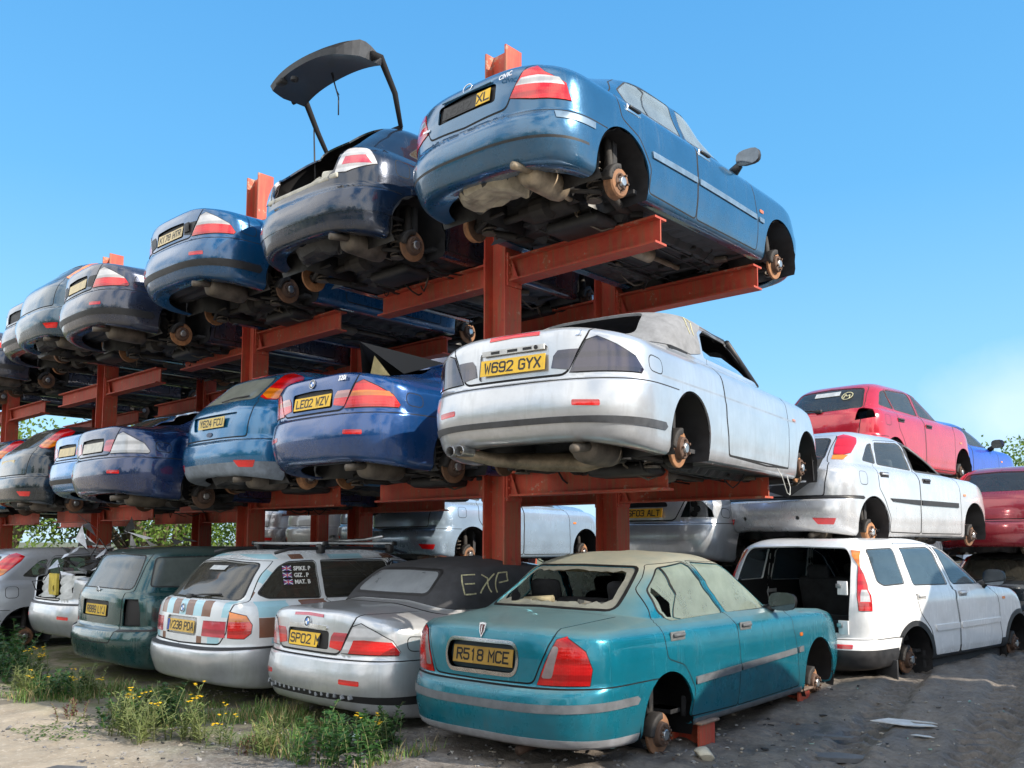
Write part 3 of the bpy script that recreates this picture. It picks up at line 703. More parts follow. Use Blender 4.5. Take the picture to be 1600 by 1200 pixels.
def LN(pts, w=.009, mat='gap', owner='body', rad=0., **k): return dict(kind='line', owner=owner, pts=pts, mat=mat, w=w, rad=rad, **k)
def SEAL(pts, w=.018, mat='rubber', owner='body', rad=0., **k): return dict(kind='seal', owner=owner, pts=pts, mat=mat, w=w, rad=rad, **k)
def win(owner, pts, mat='glass', rad=.03, w=.016, **k): return [SEAL(pts, w, rad=rad), F(owner, pts, mat, rad, **k)]
def pt(sh, v, a, b, d=0.):
    t, q = sh.inv(v, a, b); return Vector(sh.ev(t, q))
def handle(car, sh, y, z, m=None, x=None, rec=BLACK):
    for sd in (1, -1):
        p = pt(sh, 's', y, z); mb = MB(); mb.box((p.x*sd+.003*sd, y, z), (.012, .19, .062), 1, bev=.005); mb.box((p.x*sd+.016*sd, y+.0, z+.008), (.022, .15, .024), 0, bev=.008)
        mb.build('door_handle', [m or BLACK, rec], car)
def running_gear(car, key, yr, yf, x, zr, zf, hw, kr='disc', kf='disc', sides=(1, -1), r=.31, zl=.31, L=4.4, under=True, spare=True, liners=True):
    for sd in sides:
        add_disc(car, sd, x, yr, zr, kr, rnd.uniform(-.03, .06)); add_disc(car, sd, x, yf, zf, kf, rnd.uniform(-.03, .05))
        if liners:
            for y in (yr, yf):
                o = liner_mesh((r, hw), r, hw-.42, hw-.02)(car); o.location = (0, y, zl)
                if sd < 0: o.rotation_euler = (0, 0, math.pi)
    if under: under_meshes(key, L, yr, yf, hw, spare)(car)
def cabin(car, L, hw, yr, yf, rear=True, trim=CABIN):
    tub(car, L, hw, yr, yf, trim=trim)
    if rear: o = seat_mesh(1.24, (-.36, .36))(car); o.location = (0, yr+.42, 0)
    for sx in (-1, 1): o = seat_mesh(.5, (0,))(car); o.location = (sx*.36, yr+1.28, 0)
    o = cached('dash', dash_mesh)(car); o.location = (0, yf-.55, 0)

# ------------------------------------------------------------------ body kinds: rings (z rear, z side rear, z side front, z front, y rear, y front, half width, corner length, corner power)
ROVER = Shell([
 (.20, .17, .17, .18, .20, 4.2, .74, .5, 2.9), (.18, .175, .18, .18, .06, 4.35, .82, .55, 3.), (.30, .30, .30, .30, .01, 4.45, .845, .55, 3.),
 (.43, .45, .46, .45, 0, 4.48, .85, .55, 3.), (.515, .53, .55, .52, .015, 4.48, .85, .55, 3.), (.545, .55, .57, .54, .05, 4.46, .848, .53, 3.),
 (.72, .69, .69, .64, .05, 4.42, .845, .5, 3.), (.865, .82, .80, .70, .075, 4.35, .825, .48, 3.), (.905, .875, .85, .74, .13, 4.2, .785, .46, 3.),
 (.975, .915, .90, .92, .67, 3.15, .725, .42, 2.9), (1.12, 1.08, 1.08, 1.10, .92, 2.85, .672, .5, 2.9), (1.265, 1.25, 1.255, 1.27, 1.18, 2.45, .615, .5, 3.),
 (1.315, 1.315, 1.31, 1.31, 1.33, 2.32, .53, .45, 3.), (1.375, 1.375, 1.37, 1.36, 1.8, 2.15, 0, .1, 3)], taper=.03)
def e46(roof):
    top = dict(coupe=[(1.05, .975, .95, .96, .74, 3.2, .735, .42, 2.9), (1.19, 1.15, 1.13, 1.16, 1.03, 2.88, .672, .5, 3.), (1.305, 1.285, 1.275, 1.30, 1.34, 2.5, .605, .5, 3.2), (1.34, 1.335, 1.325, 1.335, 1.50, 2.38, .52, .45, 3.2), (1.375, 1.375, 1.37, 1.36, 1.95, 2.2, 0, .1, 3)],
        saloon=[(1.05, .975, .95, .96, .66, 3.25, .74, .42, 2.9), (1.20, 1.16, 1.14, 1.17, .93, 2.95, .68, .5, 3.), (1.345, 1.325, 1.31, 1.32, 1.20, 2.6, .615, .5, 3.2), (1.38, 1.375, 1.365, 1.36, 1.36, 2.45, .53, .45, 3.2), (1.415, 1.415, 1.41, 1.39, 1.9, 2.3, 0, .1, 3)],
        cab=[(1.05, .975, .95, .96, .80, 3.2, .745, .24, 3.2), (1.20, 1.16, 1.13, 1.16, .96, 2.88, .71, .30, 3.2), (1.335, 1.30, 1.275, 1.30, 1.18, 2.55, .64, .38, 3.2), (1.375, 1.35, 1.33, 1.335, 1.42, 2.42, .53, .42, 3.), (1.415, 1.40, 1.38, 1.36, 1.9, 2.25, 0, .1, 3)])[roof]
    return Shell([
     (.27, .20, .20, .20, .25, 4.25, .74, .5, 2.8), (.27, .205, .205, .20, .10, 4.38, .835, .55, 2.9), (.38, .36, .36, .36, .02, 4.46, .868, .55, 2.9), (.53, .55, .55, .5, 0, 4.49, .878, .55, 2.9),
     (.635, .635, .63, .58, .02, 4.48, .878, .55, 2.9), (.66, .655, .65, .6, .055, 4.46, .876, .53, 2.9), (.82, .77, .76, .67, .06, 4.42, .868, .5, 2.9), (.975, .865, .85, .72, .075, 4.35, .852, .47, 3.),
     (1.015, .925, .90, .75, .115, 4.2, .81, .45, 3.)]+top, taper=.03)
CAB = e46('cab'); COUPE = e46('coupe'); SALOON = e46('saloon')
LIFT = Shell([
 (.24, .2, .2, .2, .30, 4.1, .70, .5, 2.7), (.22, .20, .2, .2, .12, 4.2, .80, .55, 2.8), (.33, .34, .34, .34, .03, 4.28, .838, .55, 2.8), (.47, .48, .48, .48, 0, 4.32, .847, .55, 2.8),
 (.555, .56, .56, .55, .02, 4.31, .848, .55, 2.8), (.58, .585, .58, .57, .055, 4.29, .847, .53, 2.8), (.76, .73, .70, .65, .055, 4.25, .842, .5, 2.8), (.93, .86, .81, .72, .09, 4.2, .825, .48, 2.8),
 (.985, .92, .87, .75, .15, 4.05, .785, .46, 2.9), (1.02, .965, .93, .93, .42, 3.1, .725, .5, 3), (1.16, 1.12, 1.10, 1.12, .80, 2.75, .66, .5, 3.), (1.29, 1.28, 1.27, 1.28, 1.18, 2.4, .60, .45, 3.2),
 (1.33, 1.335, 1.325, 1.32, 1.35, 2.25, .52, .4, 3.2), (1.385, 1.385, 1.385, 1.37, 1.8, 2.1, 0, .1, 3)], taper=.03)
def hatch(k=1., kl=1.):
    r = [(.27, .20, .20, .2, .22, 3.95, .72, .5, 2.8), (.255, .205, .2, .2, .09, 4.05, .82, .5, 2.9), (.36, .36, .36, .36, .02, 4.12, .848, .5, 2.9), (.50, .52, .52, .5, 0, 4.15, .852, .5, 2.9),
     (.595, .60, .60, .58, .02, 4.14, .853, .5, 2.9), (.615, .62, .62, .6, .06, 4.12, .853, .48, 2.9), (.80, .78, .78, .7, .075, 4.08, .85, .46, 3.), (.93, .90, .88, .78, .11, 4.0, .835, .44, 3.),
     (1.0, .96, .93, .85, .16, 3.85, .805, .42, 3), (1.03, 1.0, .97, 1.0, .19, 3.05, .765, .40, 3.1), (1.20, 1.19, 1.17, 1.18, .38, 2.7, .70, .42, 3.2), (1.345, 1.34, 1.33, 1.33, .56, 2.3, .63, .45, 3.4),
     (1.385, 1.39, 1.385, 1.375, .66, 2.15, .56, .4, 3.6), (1.43, 1.43, 1.43, 1.40, 1.4, 2.0, 0, .1, 3)]
    return Shell([tuple(z*k for z in q[:4])+(q[4]*kl, q[5]*kl)+q[6:] for q in r], taper=.03)
HATCH = hatch()
TOURER = Shell([
 (.26, .20, .2, .2, .25, 4.25, .74, .5, 2.8), (.25, .205, .2, .2, .10, 4.35, .83, .5, 2.9), (.34, .36, .36, .36, .03, 4.4, .862, .5, 2.9), (.48, .5, .5, .5, 0, 4.43, .872, .5, 2.9), (.545, .56, .56, .55, .01, 4.43, .873, .5, 2.9),
 (.575, .59, .59, .57, .075, 4.4, .872, .48, 2.9), (.76, .74, .74, .67, .085, 4.36, .868, .46, 3.), (.93, .86, .85, .72, .11, 4.3, .852, .44, 3.), (.975, .92, .90, .76, .14, 4.15, .82, .42, 3.), (.995, .96, .95, .96, .18, 3.2, .765, .42, 3.0),
 (1.17, 1.16, 1.14, 1.16, .34, 2.85, .70, .42, 3.2), (1.32, 1.32, 1.31, 1.30, .50, 2.5, .635, .45, 3.4), (1.37, 1.375, 1.37, 1.35, .60, 2.35, .56, .4, 3.5), (1.42, 1.42, 1.42, 1.38, 1.4, 2.2, 0, .1, 3)], taper=.03)
ESTATE = Shell([
 (.30, .20, .2, .2, .2, 4.3, .74, .5, 2.8), (.28, .205, .2, .2, .08, 4.4, .83, .5, 2.9), (.40, .36, .36, .36, .02, 4.5, .855, .5, 2.9), (.52, .5, .5, .5, 0, 4.55, .862, .5, 2.9), (.60, .61, .6, .58, .02, 4.55, .863, .5, 2.9),
 (.625, .63, .63, .6, .085, 4.52, .862, .46, 3.), (.78, .76, .76, .67, .09, 4.48, .86, .42, 3.1), (.94, .90, .87, .74, .10, 4.4, .845, .4, 3.2), (1.0, .96, .93, .80, .125, 4.2, .82, .38, 3.3), (1.02, .99, .97, .98, .14, 3.3, .79, .36, 3.4),
 (1.21, 1.20, 1.18, 1.18, .24, 2.95, .73, .36, 3.4), (1.38, 1.38, 1.36, 1.34, .34, 2.6, .67, .38, 3.5), (1.42, 1.425, 1.41, 1.39, .42, 2.45, .60, .36, 3.6), (1.455, 1.455, 1.45, 1.41, 1.4, 2.3, 0, .1, 3)], taper=.03)
OFFROAD = Shell([
 (.42, .42, .42, .4, .2, 4.0, .74, .4, 2.8), (.38, .42, .42, .4, .06, 4.1, .85, .45, 3.), (.50, .5, .5, .5, .0, 4.2, .88, .45, 3.), (.60, .6, .6, .6, 0, 4.25, .885, .45, 3.), (.66, .67, .67, .66, .03, 4.25, .885, .43, 3.),
 (.69, .70, .7, .69, .10, 4.22, .885, .4, 3.1), (.90, .88, .88, .8, .11, 4.18, .885, .36, 3.2), (1.04, 1.03, 1.02, .93, .13, 4.05, .88, .34, 3.3), (1.12, 1.10, 1.08, 1.0, .15, 3.9, .865, .33, 3.4), (1.16, 1.15, 1.14, 1.13, .165, 3.1, .845, .33, 3.5),
 (1.38, 1.38, 1.36, 1.35, .25, 2.75, .775, .33, 3.6), (1.56, 1.56, 1.55, 1.52, .34, 2.4, .70, .35, 3.6), (1.60, 1.605, 1.60, 1.56, .42, 2.25, .63, .32, 3.6), (1.635, 1.635, 1.635, 1.60, 1.2, 2.1, 0, .1, 3)], taper=.02)
def rover():
    sh = ROVER; f = []
    lid = [('r', 0, .555), ('r', .42, .56, .04), ('r', .545, .855), ('kr', .56, 8.2), ('kr', .60, 8.9), ('kr', 0, 8.9)]
    f += [F('bumper', [('kr', 0, 0), ('kr', 0, 4.6), ('k', .62, 4.6), ('k', .86, 4.5), ('k', .86, 0)], center=True), LN([('kr', 0, 4.7), ('k', .62, 4.7), ('k', .88, 4.55)], .011)]
    f += [F('bumper_strip', [('kr', 0, 2.72), ('kr', 0, 3.16), ('k', .62, 3.16), ('k', .65, 2.95), ('k', .62, 2.74)], 'grey', center=True)]
    f += [F('bumper_lip', [('kr', 0, 0), ('kr', 0, 1.55), ('k', .66, 1.5), ('k', .66, 0)], 'lip', center=True)]
    f += [F('boot_lid', lid, center=True), LN(lid[:], .009)]
    rec = [('r', 0, .60), ('r', .285, .60), ('r', .315, .70), ('r', .285, .80), ('r', 0, .80)]
    f += [F('plate_recess', rec, 'recess', .06, center=True), LN(rec, .02, 'chrome', 'chrome_surround', .06, center=True)]
    tl = [('r', .45, .558), ('r', .565, .835), ('r', .62, .855), ('s', .165, .842), ('s', .215, .765), ('s', .24, .66), ('s', .232, .562)]
    f += [SEAL(tl, .006), F('tail_light', tl, 'red'), F('tail_light', [('r', .478, .60), ('r', .548, .80), ('r', .585, .79), ('r', .545, .60)], 'clear2', .02)]
    f += [F('hole', archf(1.02, .25, .325, .17)), F('hole', archf(3.60, .27, .335, .17))]
    rw = [('s', 1.12, 1.10), ('s', 1.33, 1.25), ('s', 1.66, 1.285), ('s', 1.99, .905), ('s', 1.19, .895), ('s', 1.10, .97)]
    fw = [('s', 1.76, 1.285), ('s', 2.2, 1.265), ('s', 2.80, 1.0), ('s', 2.89, .905), ('s', 2.06, .905)]
    dr = [('s', 1.30, .24), ('s', 1.36, .42), ('s', 1.22, .60), ('s', 1.0, .66), ('s', .98, .85), ('s', 1.04, 1.10), ('s', 1.30, 1.275), ('s', 1.69, 1.30), ('s', 2.02, .885), ('s', 2.05, .54), ('s', 2.0, .225)]
    df = [('s', 2.0, .225), ('s', 2.05, .54), ('s', 2.02, .885), ('s', 1.72, 1.30), ('s', 2.2, 1.285), ('s', 2.85, 1.0), ('s', 3.0, .87), ('s', 3.10, .58), ('s', 3.14, .235)]
    f += [F('door:r', dr, rad=.04), F('door:f', df, rad=.03), LN(dr, closed=True, rad=.04), LN(df, closed=True, rad=.03)]
    f += win('side_window:r', rw, 'dusty') + win('side_window:f', fw, 'dusty')
    f += [F('hole', [('s', 1.135, 1.09), ('s', 1.17, 1.125), ('s', 1.22, 1.06), ('s', 1.27, .97), ('s', 1.26, .915), ('s', 1.20, .92), ('s', 1.155, .96), ('s', 1.15, 1.03)])]
    f += [LN([('s', 1.36, 1.255), ('s', 1.345, .9)], .018, 'rubber')]
    f += [F('rubbing_strip:r', [('s', 1.36, .455), ('s', 1.36, .505), ('s', 2.03, .525), ('s', 2.03, .475)], 'grey'), F('rubbing_strip:f', [('s', 2.06, .477), ('s', 2.06, .527), ('s', 3.07, .555), ('s', 3.07, .51)], 'grey'), F('rubbing_strip:w', [('s', 3.12, .512), ('s', 3.12, .557), ('s', 3.22, .56), ('s', 3.22, .516)], 'grey')]
    f += [F('sill_trim', [('k', 1.36, 0), ('s', 1.36, .215), ('s', 3.20, .22), ('k', 3.22, 0)], 'grey')]
    # smashed rear screen: only shards left along the frame
    sc = [('r', 0, .995), ('r', .535, .985), ('r', .455, 1.255), ('r', 0, 1.265)]
    f += [SEAL(sc, .03, rad=.04), F('rear_window', sc, 'shard', .04, center=True)]
    jag = [('r', 0, 1.03)]; r0 = random.Random(3)
    for i in range(9): jag.append(('r', .05+.048*i, 1.012+.03*r0.random()))
    jag += [('r', .475, 1.05), ('r', .45, 1.12), ('r', .44, 1.18), ('r', .415, 1.225)]
    for i in range(7): jag.append(('r', .37-.05*i, 1.242-.018*r0.random()))
    jag += [('r', 0, 1.245)]
    f += [F('hole', jag)]
    ws = [('t', 0, 2.5), ('t', .50, 2.43), ('t', .60, 2.98), ('t', 0, 3.12)]
    f += win('windscreen', ws, 'dusty', center=True)
    f += [F('side_repeater', [('s', 3.17, .645), ('s', 3.17, .675), ('s', 3.225, .675), ('s', 3.225, .645)], 'orange', .01)]
    M = dict(paint=paint('teal_paint', (.003, .27, .39), .30, .10, roofdust=.88, dustcol=(.64, .59, .45), grime=.35), lip=simple('faded_lip', (.36, .37, .40), .6), recess=simple('recess_dark', (.012, .035, .05), .5), clear2=simple('reverse_lens', (.32, .26, .27), .2, coat=1.),
             dusty=glass('dusty_glass', (.72, .84, .80), .50, (.52, .60, .53)), shard=glass('shard_glass', (.7, .8, .75), .7, (.5, .5, .44)))
    car = make_car('saloon_car', 'dusty teal saloon with smashed rear window propped on red steel stubs in the front row', (-4.20, 4.17, -.01), 2.6, 'rover', sh, f, M, 'scrap cars standing on the ground in the front row')
    plate(car, 'R518 MCE', (0, .072, .70), 7, simple('plate_dulled', (.50, .31, .055), .5, 0, .2, 7))
    running_gear(car, 'rover', 1.0, 3.60, .765, .16, .20, .85, 'disc', 'disc', L=4.45, zl=.26, r=.33)
    cabin(car, 4.45, .85, .9, 3.5)
    for y, z in ((1.15, .80), (2.17, .80)): handle(car, sh, y, z, GREYTRIM, rec=simple('handle_recess', (.25, .27, .28), .5))
    for sd in (1, -1):
        o = mirror_mesh('a')(car); o.location = (.86*sd, 2.78, .955)
        if sd < 0: o.scale = (-1, 1, 1)
    # shield emblem
    c = Vector(pt(sh, 'r', 0, .865)); mb = MB(); M4 = Matrix.Translation(c+Vector((0, -.006, .0))) @ Matrix.Rotation(R(78), 4, 'X')
    mb.prism([(-.030, .045), (-.022, -.01), (0, -.05), (.022, -.01), (.030, .045), (0, .052)], .006, M4, 0); mb.prism([(-.018, .036), (-.012, -.01), (0, -.034), (.012, -.01), (.018, .036)], .008, M4, 1)
    mb.prism([(-.004, .03), (-.004, -.02), (.004, -.02), (.004, .03)], .0095, M4, 0)
    mb.build('badge', [CHROME, simple('badge_red', (.12, .01, .015), .3)], car)
    mb = MB(); mb.tube([(.28, .10, .13), (.28, .2, .14), (.3, .5, .16)], .03, 12); mb.build('tailpipe', RUSTD, car)
    # trim torn loose and litter on the parcel shelf
    mb = MB(); g = random.Random(5)
    mb.box((0, 1.0, .955), (1.1, .34, .02), bev=.006)
    for i in range(26): mb.box((g.uniform(-.5, .5), g.uniform(.86, 1.1), .985+g.uniform(0, .02)), (g.uniform(.03, .16), g.uniform(.02, .07), g.uniform(.005, .03)), g.choice((0, 0, 1)), M=Matrix.Rotation(g.uniform(0, 3), 3, 'Z') @ Matrix.Rotation(g.uniform(-.4, .4), 3, 'X'))
    mb.tube([(-.34, .92, 1.0), (-.1, .95, 1.02)], .03, 10, 1); mb.build('parcel_shelf', [CABINL, simple('foam', (.42, .37, .24), .9)], car)
    mb = MB(); mb.box((.30, 1.32, 1.12), (.03, .02, .26), 0, M=Matrix.Rotation(.5, 3, 'Y')); mb.box((.40, 1.2, 1.12), (.10, .03, .05), 1, M=Matrix.Rotation(.6, 3, 'Y')); mb.box((0.0, 1.36, 1.225), (.9, .03, .03), 1); mb.build('torn_trim', [CABINL, simple('foam', (.42, .37, .24), .9)], car)
    return car
rover()

# ------------------------------------------------------------------ panel layouts for the other kinds
def std(sh, d):
    """panels every car has: bumper, lid or tailgate, wheel arches, doors and windows"""
    f = []; yr, yf, ra, za, zl = d['yr'], d['yf'], d.get('ra', .335), d.get('za', .31), d.get('zl', .2)
    bt = d.get('bt', 4.55); ya = yr-ra
    f += [F('bumper', [('kr', 0, 0), ('kr', 0, bt), ('k', ya-.05, bt), ('k', ya+.1, bt-.15), ('k', ya+.1, 0)], 'bumper', center=True)]
    f += [LN([('kr', 0, bt+.1), ('k', ya-.05, bt+.1), ('k', ya+.12, bt)], .012)]
    for k0, k1, ye, m, ow in d.get('bands', []): f += [F(ow, [('kr', 0, k0), ('kr', 0, k1), ('k', ye, k1), ('k', ye+.03, (k0+k1)/2), ('k', ye, k0)], m, center=True)]
    if 'lid' in d: f += [F(d.get('lidname', 'boot_lid'), d['lid'], center=True), LN(d['lid'], .012)]
    for o, p in d.get('doors', {}).items(): f += [F('door:'+o, p, rad=.04), LN(p, .013, closed=True, rad=.04)]
    if 'rw' in d: f += win('rear_window', d['rw'], d.get('rwm', 'glass'), .05, .022, center=True)
    for o, p in d.get('wins', {}).items(): f += win('side_window:'+o, p, d.get('swm', 'glass'), .03, .018)
    if 'ws' in d: f += win('windscreen', d['ws'], 'glass', .05, center=True)
    if 'recess' in d: f += [F('plate_recess', d['recess'], 'recess', .03, center=True, off=-.02, rim=-.022)]
    for o, p, m in d.get('strips', []): f += [F('rubbing_strip:'+o, p, m)]
    f += [F('hole', archf(yr, za, ra, zl)), F('hole', archf(yf, za, ra, zl))]
    for q in d.get('lamps', []): f += ([SEAL(q[1], .007)] if q[0] == 'tail_light' and len(q) < 4 else [])+[F(q[0], q[1], q[2])]
    for q in d.get('refl', []): f += [F('reflector', q, 'red', .01)]
    if 'fuel' in d: f += [LN(d['fuel'], .008, closed=True, rad=.05)]
    if 'repeater' in d: y, z = d['repeater']; f += [F('side_repeater', [('s', y, z), ('s', y, z+.03), ('s', y+.07, z+.03), ('s', y+.07, z)], 'orange', .01)]
    return f+d.get('extra', [])
WS = [('t', 0, 2.62), ('t', .50, 2.5), ('t', .60, 3.02), ('t', 0, 3.15)]
E46L = [('r', .43, .70), ('r', .535, .90), ('r', .60, .925), ('s', .20, .865), ('s', .29, .80), ('s', .345, .715), ('s', .33, .695)]      # outer lamp
E46I = [('r', .30, .735), ('r', .315, .815), ('r', .345, .85), ('r', .485, .85), ('r', .425, .715)]                                       # lamp on the lid
def e46d(kind, **k):
    d = dict(yr=1.03, yf=3.755, ra=.335, za=.33, lid=[('r', 0, .685), ('r', .405, .685, .05), ('r', .535, .93), ('kr', .585, 8.2), ('kr', .62, 8.8), ('kr', 0, 8.8)],
        rw=[('r', 0, 1.085), ('r', .545, 1.075), ('r', .46, 1.295), ('r', 0, 1.305)], ws=WS, recess=[('r', 0, .715), ('r', .285, .715), ('r', .285, .875), ('r', 0, .885)],
        refl=[[('r', .47, .475), ('r', .47, .512), ('r', .64, .505), ('r', .64, .467)]], fuel=[('s', .40, .72), ('s', .40, .83), ('s', .57, .815), ('s', .57, .71)],
        bands=[(1.9, 2.35, .62, 'black', 'bumper_strip')], repeater=(3.30, .70))
    if kind == 'saloon':
        d['rw'] = [('r', 0, 1.09), ('r', .56, 1.08), ('r', .47, 1.33), ('r', 0, 1.34)]
        d['doors'] = dict(r=[('s', 1.40, .25), ('s', 1.43, .45), ('s', 1.25, .70), ('s', 1.12, .80), ('s', 1.16, 1.05), ('s', 1.45, 1.31), ('s', 2.03, 1.345), ('s', 2.08, .9), ('s', 2.10, .25)], f=[('s', 2.11, .25), ('s', 2.09, .9), ('s', 2.05, 1.345), ('s', 2.45, 1.32), ('s', 3.0, 1.0), ('s', 3.17, .85), ('s', 3.2, .26)])
        d['wins'] = dict(r=[('s', 1.24, 1.02), ('s', 1.50, 1.28), ('s', 2.0, 1.315), ('s', 2.03, .99)], f=[('s', 2.11, .99), ('s', 2.08, 1.315), ('s', 2.42, 1.29), ('s', 2.92, .99)])
    else:
        d['doors'] = dict(f=[('s', 1.74, .27), ('s', 1.66, .55), ('s', 1.60, .97), ('s', 1.66, 1.10), ('s', 1.98, 1.27), ('s', 2.4, 1.265), ('s', 2.98, .98), ('s', 3.14, .85), ('s', 3.18, .27)])
        d['wins'] = dict(r=[('s', 1.22, 1.02), ('s', 1.48, 1.22), ('s', 1.72, 1.255), ('s', 1.70, 1.0)], f=[('s', 1.76, 1.0), ('s', 1.78, 1.26), ('s', 2.3, 1.265), ('s', 2.90, .985)])
    d.update(k); return d
def lampset(o, i, t=None):
    """outer lamp material (upper), lower, inner"""
    L = [('tail_light', E46L, o)]
    if t: L += [('tail_light', [('r', .43, .70), ('r', .49, .80), ('r', .62, .80), ('s', .30, .785), ('s', .345, .715), ('s', .33, .695)], t, 1)]
    return L+[('tail_light:i', E46I, i)]
GL = glass('car_glass', (.34, .45, .44), .14); GLD = glass('dark_glass', (.07, .09, .10), .12); GLC = glass('clear_glass', (.62, .76, .76), .10); GLDUST = glass('dusty_rear_glass', (.30, .36, .36), .55, (.42, .44, .38))
GLBLUE = glass('film_glass', (.10, .20, .30), .22, (.25, .38, .48))
BLUE_DK = paint('dark_blue_paint', (.003, .022, .095), .4, .03, grime=.3); TEALB = paint('coupe_blue_paint', (.002, .072, .19), .4, .03, grime=.3); BLUE = paint('blue_paint', (.001, .050, .195), .4, .03, grime=.3)
NAVY = paint('navy_paint', (.004, .017, .048), .45, .1, grime=.35); SLATE = paint('slate_grey_paint', (.032, .042, .075), .5, .12, grime=.35)
SKYB = paint('mid_blue_paint', (.006, .13, .29), .4, .05, grime=.25); CIVB = paint('steel_blue_paint', (.016, .10, .205), .5, .14, grime=.3)
SILV = paint('silver_paint', (.50, .52, .55), .55, .12, grime=.35, rough=.3); SILV2 = paint('pale_silver_paint', (.60, .61, .63), .4, .12, grime=.35)
GREEN = paint('dark_green_paint', (.006, .055, .060), .4, .16, grime=.4); BLKG = paint('black_green_paint', (.004, .014, .026), .4, .14, grime=.3)
REDP = paint('cerise_red_paint', (.52, .010, .030), .25, .08, grime=.25); BLUP = paint('bright_blue_paint', (.012, .05, .42), .2, .06); WHT = paint('white_paint', (.78, .79, .80), 0, .08, grime=.4, coat=.9)
LTB = paint('light_blue_paint', (.22, .36, .52), .5, .12, grime=.25); GRYP = paint('grey_paint', (.30, .32, .35), .5, .1)
RECK = simple('recess_black', (.012, .012, .014), .6)
def M_(p, gl=GL, **k):
    m = dict(paint=p, bumper=p, glass=gl, recess=RECK); m.update(k); return m
TOP, MID, FRONT, BACK = 'scrap cars on the top tier of the rack', 'scrap cars on the middle tier of the rack', 'scrap cars standing on the ground in the front row', 'scrap cars stacked behind the rack'
RIGHT = 'scrap cars stacked on the right'

